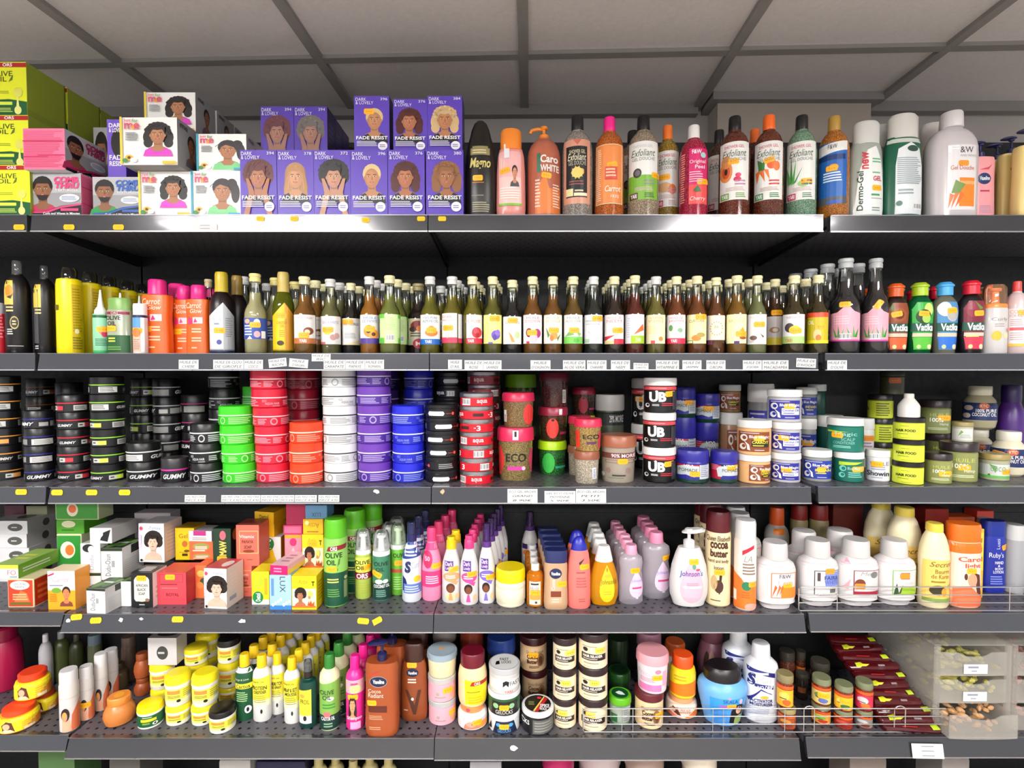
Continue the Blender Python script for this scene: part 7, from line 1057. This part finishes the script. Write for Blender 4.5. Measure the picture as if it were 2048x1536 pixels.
s5(BJ, 'tan cocoa butter jar with maroon lid, lower back one', 'jar', 1043, 1097, 1346, 1405, 'jar', '#c8a884', '#3c1418', ccj()); z = INFO['z']
s5(BJ, 'tan cocoa butter jar with maroon lid, upper back one', 'jar', 1039, 1096, 1279, 1405, 'jar', '#e0bc90', '#3c1418', ccj(), zb=z + .0005, st=[(.0, .52)])
rx = lambda: [LN(-.7, .64, .6, .68, 1, '#98806c'), E(-.5, .57, .16, .06, '#241c1c'), P('#2c1c1c', -.75, .26, -.75, .46, .8, .44, .8, .26), T(-.65, .35, .6, .43, 'HAIR RELAXER', '#f4ece0', .03), LN(-.65, .28, .6, .33, 1, '#c8b8a8'), LN(-.6, .16, .7, .2, 1, '#8a6c5c'), LN(-.6, .06, .0, .1, 1, '#c0a890')]
def rxs(x0, x1, ys, yb, lab):
    zz = None; r_ = None
    for j, yt in enumerate(ys):
        it('relaxer_tub', lab + ', ' + ('bottom', 'middle', 'topmost')[j] + ' of its pile', 'jar', 5, x0, x1, yt, yb, sty='jar', c='#efdcb8', k='#2c1a1c', art=rx(), zb=zz, st=[((-.15, .55), (.1, .58), (.45, .56))[j] + (0, '#f4cc50')], g=lab); zz = INFO['z'] + .0005
rxs(1106, 1156, (1403, 1342, 1280), 1460, 'cream relaxer tub with brown lid, slimmer pile')
rxs(1158, 1220, (1404, 1341, 1272), 1466, 'cream relaxer tub with brown lid, wider pile behind the wire')
s5('hair_gel_jar', 'green-lidded jar with white leaf emblem behind the wire', 'jar', 1220, 1268, 1400, 1453, 'tub', '#7c9c7c', '#5cac18', [R(-.9, .1, .2, .68, '#a8b4a8'), R(.25, .1, .9, .7, '#b8bcbc'), LN(.3, .15, .85, .6, 6, '#8a908c'), R(-.7, .1, -.2, .4, '#2c6c3c')], lid=[E(0, .5, .8, .4, '#0c4c28'), P('#e8eee8', -.45, .5, -.1, .66, .2, .6, .5, .4, .1, .36, -.2, .4)])
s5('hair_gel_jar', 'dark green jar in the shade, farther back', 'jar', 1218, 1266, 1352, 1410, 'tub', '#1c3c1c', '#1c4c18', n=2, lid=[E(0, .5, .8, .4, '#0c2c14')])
s5(BJ, 'cream cocoa butter jar with maroon lid behind the wire', 'jar', 1273, 1334, 1392, 1461, 'jar', '#eccca0', '#5c1820', ccj(), st=[(.75, .4)]); z = INFO['z']
s5(BJ, 'white and pink cream jar with pink lid over the cocoa jar', 'jar', 1275, 1344, 1316, 1461, 'tub', '#e8dce0', '#eaa0a8', [R(-.75, .06, .55, .24, '#f07cb4'), T(-.8, .46, .1, .6, 'Princess', '#d8b8c8', .0), LN(-.7, .3, .2, .42, 3, '#d88cb0'), R(.6, .2, .8, .6, '#f4a8c8'), E(.35, .6, .18, .06, '#f080a0')], zb=z + .0005, st=[(.3, .44)])
s5(BJ, 'white jar with orange corners and long-haired woman behind the wire', 'jar', 1336, 1402, 1383, 1440, 'caro', '#f0dccc', '#e8a070', [P('#f08038', .2, .08, .98, .5, .98, .08), P('#e87858', -.9, .05, -.8, .3, .1, .1), P('#5c2c1c', -.7, .4, -.5, .6, -.2, .5, .0, .2, -.2, .2), E(-.5, .42, .16, .1, '#e0a080'), T(-.35, .46, .55, .6, 'Caro', '#e06038', .0), T(-.1, .32, .6, .45, 'white', '#c88060', .0)]); z = INFO['z']
s5(BJ, 'yellow and orange cream jar with orange lid over the orange-cornered one', 'jar', 1343, 1399, 1306, 1440, 'caro', '#f4d020', '#ec5018', [P('#f07818', -.98, .1, -.98, .35, .98, .45, .98, .1), LN(-.6, .45, .4, .6, 2, '#c8a020')], zb=z + .0005)
s5(BJ, 'white jar with orange lid in the dark behind', 'jar', 1328, 1382, 1281, 1380, 'caro', '#c8b4ac', '#e06830', [T(-.1, .3, .7, .5, 'Caro', '#a84030', .0)])
s5(BJ, 'dusty pink rounded pot behind the blue jar', 'jar', 1398, 1462, 1262, 1350, 'pill', '#8c5868', '#7c4c58', [E(-.3, .35, .22, .25, '#3c2420'), E(-.0, .4, .2, .22, '#b08478')])
ST['skala'] = [('body', [(.62, 0), (.72, .03), (.95, .46), (1, .62), (.95, .7), (.72, .78)], 'c'), ('lid', [(.72, .76), (.76, .8), (.74, .93), (.6, 1)], 'k')]
s5('hair_cream_jar', 'big sky-blue jar with domed black lid', 'jar', 1403, 1501, 1328, 1463, 'skala', '#6cacec', '#1c1618', [P('#3c9ce4', -.62, .2, -.72, .56, .72, .56, .62, .2), T(-.25, .48, .35, .55, 'SKALA', '#1c3c7c', .0), E(.5, .5, .08, .05, '#e8b8c8'), E(.0, .57, .06, .02, '#f090b0'), E(-.1, .42, .3, .025, '#c060c0'), R(-.55, .06, -.15, .36, '#4890dc'), R(-.1, .06, .15, .34, '#5098e0'), E(.42, .32, .3, .13, '#1c181c'), E(.42, .34, .13, .08, '#e0b090'), P('#a0b868', .2, .06, .3, .22, .55, .24, .6, .06), P('#1c181c', .05, .1, .1, .35, .3, .3, .25, .08)], dr=.8, st=[(.1, .42)])
s5('activator_bottle', 'large white activator bottle with navy lettered bands', 'bottle', 1497, 1563, 1284, 1464, 'cyl', '#dfe0e6', '#e6e6ea', [P('#1c2470', -.95, .68, -.95, .73, .55, .66, .55, .6), LN(-.8, .63, .45, .69, 1, '#d0d4f0'), T(-.95, .5, -.6, .66, 'S', '#1c2468', .06, .1), T(-.55, .53, .3, .6, 'Curl', '#b8bccc', 0, .2), P('#1c2470', -.65, .49, -.65, .53, .45, .5, .45, .45), T(-.5, .455, .4, .505, 'NO DRIP', '#eef', .02), P('#1c2470', -.95, .32, -.3, .46, .4, .38, .3, .4, -.3, .44, -.9, .28), T(-.85, .28, .4, .325, 'ACTIVATOR', '#1c2468', .03), T(-.85, .235, .4, .275, 'MOISTURIZER', '#1c2468', .03), LN(-.9, .12, .2, .22, 5, '#b0b4c8'), E(-.1, .35, .25, .02, '#f0b030')], n=2, gap=.01, dx=-.03, dr=.75, pw=2.4)
# sauce jars behind the wire
ST['sauce'] = [('body', [(.9, 0), (1, .04), (1, .7), (.88, .78)], 'c'), ('lid', [(.95, .77), (1, .79), (1, .95), (.95, 1)], 'k')]
def sa(c1, c2, c3): return [R(-.98, .1, .98, .58, c1), E(-.1, .4, .6, .12, c2), E(.2, .22, .5, .09, c3), LN(-.6, .3, .5, .36, 1, '#444'), R(-.98, .6, .98, .7, '#e85c1c')]
def sj(x0, x1, yt, yb, lab, a, zb=None, k='#7c8060', c='#8c3010', st=None): return it('sauce_jar', lab, 'jar', 5, x0, x1, yt, yb, sty='sauce', c=c, k=k, art=a, zb=zb, m='gel', st=st)
sj(1566, 1604, 1411, 1462, 'small spice jar with gold lid, lower by the white activator', sa('#a05028', '#d89040', '#7c2c18'), k='#9c8c58'); z = INFO['z']
sj(1563, 1598, 1345, 1462, 'small spice jar with yellow label, upper by the white activator', sa('#e8b028', '#f0d060', '#d86020'), z + .0005, k='#8c8058')
for i, (x0, x1, y1, y0, yb, A, B, l) in enumerate(((1634, 1675, 1404, 1352, 1452, ('#e0a040', '#7cb040', '#c03820'), ('#e8c878', '#6c8c50', '#5c6cb0'), 'first'), (1680, 1720, 1416, 1366, 1462, ('#9c2c20', '#c8503c', '#7c1c14'), ('#f0b828', '#f4e088', '#3c6c2c'), 'second'), (1722, 1761, 1416, 1360, 1460, ('#8c8480', '#c8c4c0', '#6c3028'), ('#d83050', '#e8c8c8', '#f0782c'), 'third'))):
    sj(x0, x1, y1, yb, 'chilli sauce jar, lower of the %s pair from the spice jars' % l, sa(*A)); z = INFO['z']
    sj(x0, x1, y0, yb, 'chilli sauce jar with bright label, upper of the %s pair from the spice jars' % l, sa(*B), z + .0005, st=[(.2, .42)] if i < 2 else None)
for i, (x0, x1, yt, yb, c) in enumerate(((1600, 1622, 1301, 1375, '#5c2c18'), (1601, 1628, 1344, 1402, '#2c2014'), (1566, 1600, 1300, 1385, '#6c3420'), (1630, 1672, 1320, 1400, '#2c1c14'))):
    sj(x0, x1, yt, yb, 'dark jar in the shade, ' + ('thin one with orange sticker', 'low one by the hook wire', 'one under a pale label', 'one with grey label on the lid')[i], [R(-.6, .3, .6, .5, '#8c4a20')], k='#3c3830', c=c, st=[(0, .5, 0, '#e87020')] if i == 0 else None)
# shiny packs of dark red strips lying in a heap
def packet(i, x0, x1, py, Y, r):
    z_ = zat(py, Y); X0, X1 = xat(x0, py, Y), xat(x1, py, Y); w = X1 - X0; V, Fc = [], []; n = 12; q = random.Random(i)
    prof = [(0, .3), (.015, .75), (.04, .97), (.3, 1), (.6, .97), (.9, 1), (.955, .8), (.97, .35), (1, .45)]
    for t, s in prof:
        for k in range(n):
            a = 2 * math.pi * k / n; V.append((-w / 2 + t * w, math.cos(a) * r * 1.2 * max(s, .2), r * .8 * math.sin(a) * s + q.uniform(-.001, .001)))
    for a in range(len(prof) - 1):
        for k in range(n): Fc.append((a * n + k, a * n + n + k, a * n + n + (k + 1) % n, a * n + (k + 1) % n))
    Fc += [tuple(range(n)), tuple(range((len(prof) - 1) * n, len(prof) * n))[::-1]]
    r_ = bpy.data.objects.new('snack_packet', None); COL.objects.link(r_); r_.location = ((X0 + X1) / 2, Y, z_); r_.rotation_euler = (0, q.uniform(-.012, .03), q.uniform(-.05, .05))
    ob('wrapper', mkmesh(V, Fc, mat('foil', '#4a070e'), smooth=True), r_)
    V, Fc = boxgeo(-w * .5, w * .5, -.0012, .0012, -.0008, .0008); V = [(x, y - r * .35, z + r * .56) for x, y, z in V]
    me = mkmesh(*boxgeo(w * .49, w * .53, -r * 1.1, r * 1.1, -.0012, .0012), mat('clear', '#e8e0e0')); ob('crimped_end', me, r_)
    s = surfp = lambda u, v, e: (u * w / 2, -(r * 1.2) * math.cos(v) - e * 3, r * .8 * math.sin(v) + e * 2)
    for me in art_mesh([((s, [], [i_ * .2 for i_ in range(8)]), [P('#c8d020', -.72, .5, -.72, 1.2, -.5, 1.35, -.4, .9, -.55, .45), P('#e0d83c', -.6, .6, -.45, 1.0, -.2, .95, -.35, .6), R(.1, .6, .35, .9, '#8a7c80')] if i % 2 else [P('#a8c020', .6, .4, .55, 1.1, .8, 1.2, .85, .5), R(-.4, .7, .1, .8, '#b83028')])], False): ob('label_print', me, r_)
    tag(r_, 'glossy dark red packet of snack sticks, %s layer up from the wire' % (ORD + ['eleventh'])[i] if i else 'glossy dark red packet of snack sticks lowest behind the wire', 'packet', 'glossy dark red snack packets')
MATS[('foil', '#4a070e')] = mf = bpy.data.materials.new('foil'); mf.use_nodes = True
B = mf.node_tree.nodes['Principled BSDF']; B.inputs['Base Color'].default_value = (*hexc('#4a070e'), 1); B.inputs['Roughness'].default_value = .16; B.inputs['Coat Weight'].default_value = .8
PK = [(1762, 1878, 1453, .0), (1752, 1874, 1436, .012), (1745, 1860, 1418, .024), (1738, 1838, 1400, .04), (1735, 1824, 1384, .056), (1725, 1814, 1367, .072), (1705, 1808, 1349, .09), (1690, 1796, 1331, .108), (1676, 1776, 1313, .126), (1664, 1764, 1295, .144), (1655, 1750, 1279, .16)]
for i, (x0, x1, py, dy) in enumerate(PK):
    Y = 1.435 + dy; zz = zat(py, Y); packet(i, x0, x1, py, Y, .017)
# ---- clear plastic drawer towers
def drawers(x0, x1, lab, front, full=True):
    Y = 1.43; X0, X1 = xat(x0, 1400, Y), xat(x1, 1400, Y); w = X1 - X0; D = .27; z0 = SH[5][1]; zt_ = zat(1290, Y)
    r = bpy.data.objects.new('drawer_tower', None); COL.objects.link(r); r.location = ((X0 + X1) / 2, Y + D / 2, z0); H = zt_ - z0; cl = mat('frost', '#dcd8d0'); h3 = (H - .01) / 3
    V, Fc = [], []
    for s in (-1, 1): boxgeo(s * w / 2 - .0015, s * w / 2 + .0015, -D / 2, D / 2, 0, H, V, Fc)
    boxgeo(-w / 2, w / 2, -D / 2, D / 2, H - .002, H + .001, V, Fc); boxgeo(-w / 2, w / 2, D / 2 - .002, D / 2, 0, H, V, Fc)
    for k in range(3): boxgeo(-w / 2, w / 2, -D / 2, D / 2, k * h3, k * h3 + .002, V, Fc)
    ob('housing', mkmesh(V, Fc, cl), r)
    for s in (-1, 1): ob('corner_post', mkmesh(*boxgeo(s * (w / 2 - .006) - .006, s * (w / 2 - .006) + .006, -D / 2 - .004, -D / 2 + .004, 0, H), mat('frost', '#dcd8d0')), r)
    for k in range(3):
        pull = (.035 if k == 0 and full else .0); a = w / 2 - .012; y0 = -D / 2 - .004 - pull; z = k * h3 + .004; hh = h3 - .012; V, Fc = [], []
        # bowed front with a scooped finger grip
        n = 12; pts = []
        for i in range(n + 1):
            t = -1 + 2 * i / n; dip = .012 * max(0, 1 - (t * 2.2) ** 2) ** .5 if abs(t) < .45 else 0; pts.append((t * a, y0 - .004 * (1 - t * t), z + hh - dip))
        for i, p in enumerate(pts): V += [(p[0], p[1], z), p, (p[0], p[1] + .002, z), (p[0], p[1] + .002, p[2])]
        for i in range(n): b = i * 4; Fc += [(b, b + 4, b + 5, b + 1), (b + 2, b + 3, b + 7, b + 6), (b + 1, b + 5, b + 7, b + 3), (b, b + 2, b + 6, b + 4)]
        for s in (-1, 1): boxgeo(s * a - .001, s * a + .001, y0, D / 2 - .02 - pull, z, z + hh * .9, V, Fc)
        boxgeo(-a, a, y0, D / 2 - .02 - pull, z, z + .002, V, Fc); boxgeo(-a, a, D / 2 - .022 - pull, D / 2 - .02 - pull, z, z + hh * .9, V, Fc)
        d = ob('drawer', mkmesh(V, Fc, cl), r)
        cc = ('#c89868', '#c8c060', '#a8a058')[k] if full else ('#a87060', '#a86c58', '#9a6a60')[k]
        V, Fc = [], []; q = random.Random(k * 3 + int(x0))
        for i in range(60):
            cx_, cy_, cz_ = q.uniform(-a * .85, a * .85), q.uniform(y0 + .012, y0 + .1 if i % 2 else D / 2 - .06 - pull), z + .006 + q.uniform(0, hh * (.62 if k == 0 else .4)) * (1 if k != 2 else .6); V2, F2 = loft([(.3, 0), (.9, .25), (1, .6), (.4, 1)], q.uniform(.018, .03), q.uniform(.01, .016), q.uniform(.008, .014), n=7); n0 = len(V)
            an = q.uniform(0, 3.1); V += [(cx_ + x * math.cos(an) - y_ * math.sin(an), cy_ + x * math.sin(an) + y_ * math.cos(an), cz_ + zz) for x, y_, zz in V2]; Fc += [tuple(n0 + f for f in ff) for ff in F2]
        o = ob('dried_goods', mkmesh(V, Fc, mat('matte', cc)), None, r.location[:]); tag(o, 'heap of %s dried pieces in the %s clear drawer of the %s tower' % (('tan', 'yellowish', 'olive')[k] if full else ('reddish', 'pinkish', 'brown')[k], ('lowest', 'middle', 'upper')[k], 'nearer' if full else 'far'), 'dried food', None, 'stuff')
        if k and full:
            V, Fc = boxgeo(-.032, .033, y0 - .0062, y0 - .005, z + hh * .12, z + hh * .52); t_ = ob('paper_tag', mkmesh(V, Fc, mat('paper', '#dcdce0')), None, r.location[:])
            s_ = (lambda zc, yy: lambda u, v, e: (u * .03, yy - e, zc + v * hh * .4))(z + hh * .12, y0 - .0062)
            for me in art_mesh([((s_, [], []), [LN(-.7, .5, .6, .9, 1, '#889'), LN(-.4, .15, .3, .45, 1, '#99a')])], False): ob('label_print', me, t_)
            tag(t_, 'white paper tag on the %s drawer front' % ('', 'middle', 'upper')[k], 'price tag')
    tag(r, lab, 'drawer tower'); return r
drawers(1868, 2018, 'clear plastic three-drawer tower behind the wire guard end', True)
drawers(2022, 2170, 'clear plastic drawer tower cut off at the picture edge', True, False)
# ---- half-hidden goods in the dark behind
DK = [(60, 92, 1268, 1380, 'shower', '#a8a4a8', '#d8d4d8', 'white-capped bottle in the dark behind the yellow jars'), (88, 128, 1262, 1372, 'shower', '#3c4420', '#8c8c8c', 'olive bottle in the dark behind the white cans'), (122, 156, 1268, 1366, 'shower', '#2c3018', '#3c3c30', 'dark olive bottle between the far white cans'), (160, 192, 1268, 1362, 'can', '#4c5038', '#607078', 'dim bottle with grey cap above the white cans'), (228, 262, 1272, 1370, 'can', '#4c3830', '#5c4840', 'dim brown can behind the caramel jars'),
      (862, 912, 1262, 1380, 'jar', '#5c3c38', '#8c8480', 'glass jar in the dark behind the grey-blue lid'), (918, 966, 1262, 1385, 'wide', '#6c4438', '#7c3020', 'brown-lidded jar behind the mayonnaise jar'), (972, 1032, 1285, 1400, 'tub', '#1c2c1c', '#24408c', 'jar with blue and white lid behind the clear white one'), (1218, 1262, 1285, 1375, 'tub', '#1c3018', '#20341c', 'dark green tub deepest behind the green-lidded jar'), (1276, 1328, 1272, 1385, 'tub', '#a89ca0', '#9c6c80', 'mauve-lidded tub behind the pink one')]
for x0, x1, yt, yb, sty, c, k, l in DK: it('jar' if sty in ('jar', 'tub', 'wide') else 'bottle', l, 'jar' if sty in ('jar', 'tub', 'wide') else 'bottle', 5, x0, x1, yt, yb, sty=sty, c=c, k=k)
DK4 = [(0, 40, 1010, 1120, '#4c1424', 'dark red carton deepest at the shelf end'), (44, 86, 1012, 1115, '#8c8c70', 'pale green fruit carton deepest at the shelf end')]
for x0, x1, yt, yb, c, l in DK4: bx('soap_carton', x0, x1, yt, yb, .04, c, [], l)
# ================================================================ BOTTOM SHELF, only its tallest goods in view
def s6(x0, x1, yt, sty, c, k, lab, d=.06, m='plastic', art=None, nm='jar', **kw): return it(nm, lab, nm, 6, x0, x1, yt, sty=sty, c=c, k=k, art=art, d=d, m=m, **kw)
B6 = [(608, 648, 1514), (644, 682, 1513), (680, 718, 1519), (714, 752, 1512), (752, 790, 1513)]
for i, (a, b, y) in enumerate(B6): s6(a, b, y, 'cone', '#c8b880', '#b8a870', 'cream-coloured bottle top under the lowest rail, %s from the green pouch' % ORD[i].replace('front', 'first'), nm='bottle', d=.12)
s6(1085, 1152, 1513, 'tub', '#a01450', '#b01858', 'magenta tub under the lowest rail'); s6(1156, 1248, 1513, 'tub', '#c0a8a8', '#c8b4b4', 'pale pink tub under the lowest rail', d=.1); s6(1252, 1336, 1514, 'tub', '#8c7468', '#9c8478', 'dull brown tub under the lowest rail'); s6(1368, 1444, 1511, 'tub', '#c8b09c', '#e0d0bc', 'white and brown flowered tub under the lowest rail', art=[E(-.3, .9, .2, .05, '#a86c34')])
for i, (x0, x1, yt, c, l) in enumerate(((55, 128, 1502, '#48683c', 'green pouch under the lowest rail by the joint'), (425, 488, 1521, '#a8a4a0', 'pale carton under the lowest rail'), (938, 1002, 1525, '#a8a4a8', 'grey-white carton under the lowest rail by the middle joint'), (200, 262, 1519, '#585450', 'grey pouch under the lowest rail'), (500, 600, 1524, '#1c1c3c', 'navy carton under the lowest rail'), (1716, 1790, 1517, '#7c7068', 'grey-brown carton under the lowest rail near the drawers'), (1905, 1960, 1517, '#8c8480', 'pale carton under the drawer tower'))):
    it('carton', l, 'box', 6, x0, x1, yt, sty='box', c=c, art=[R(-1, .6, 1, .98, c)], depth=.1, d=.09, m='card')
rows_behind()
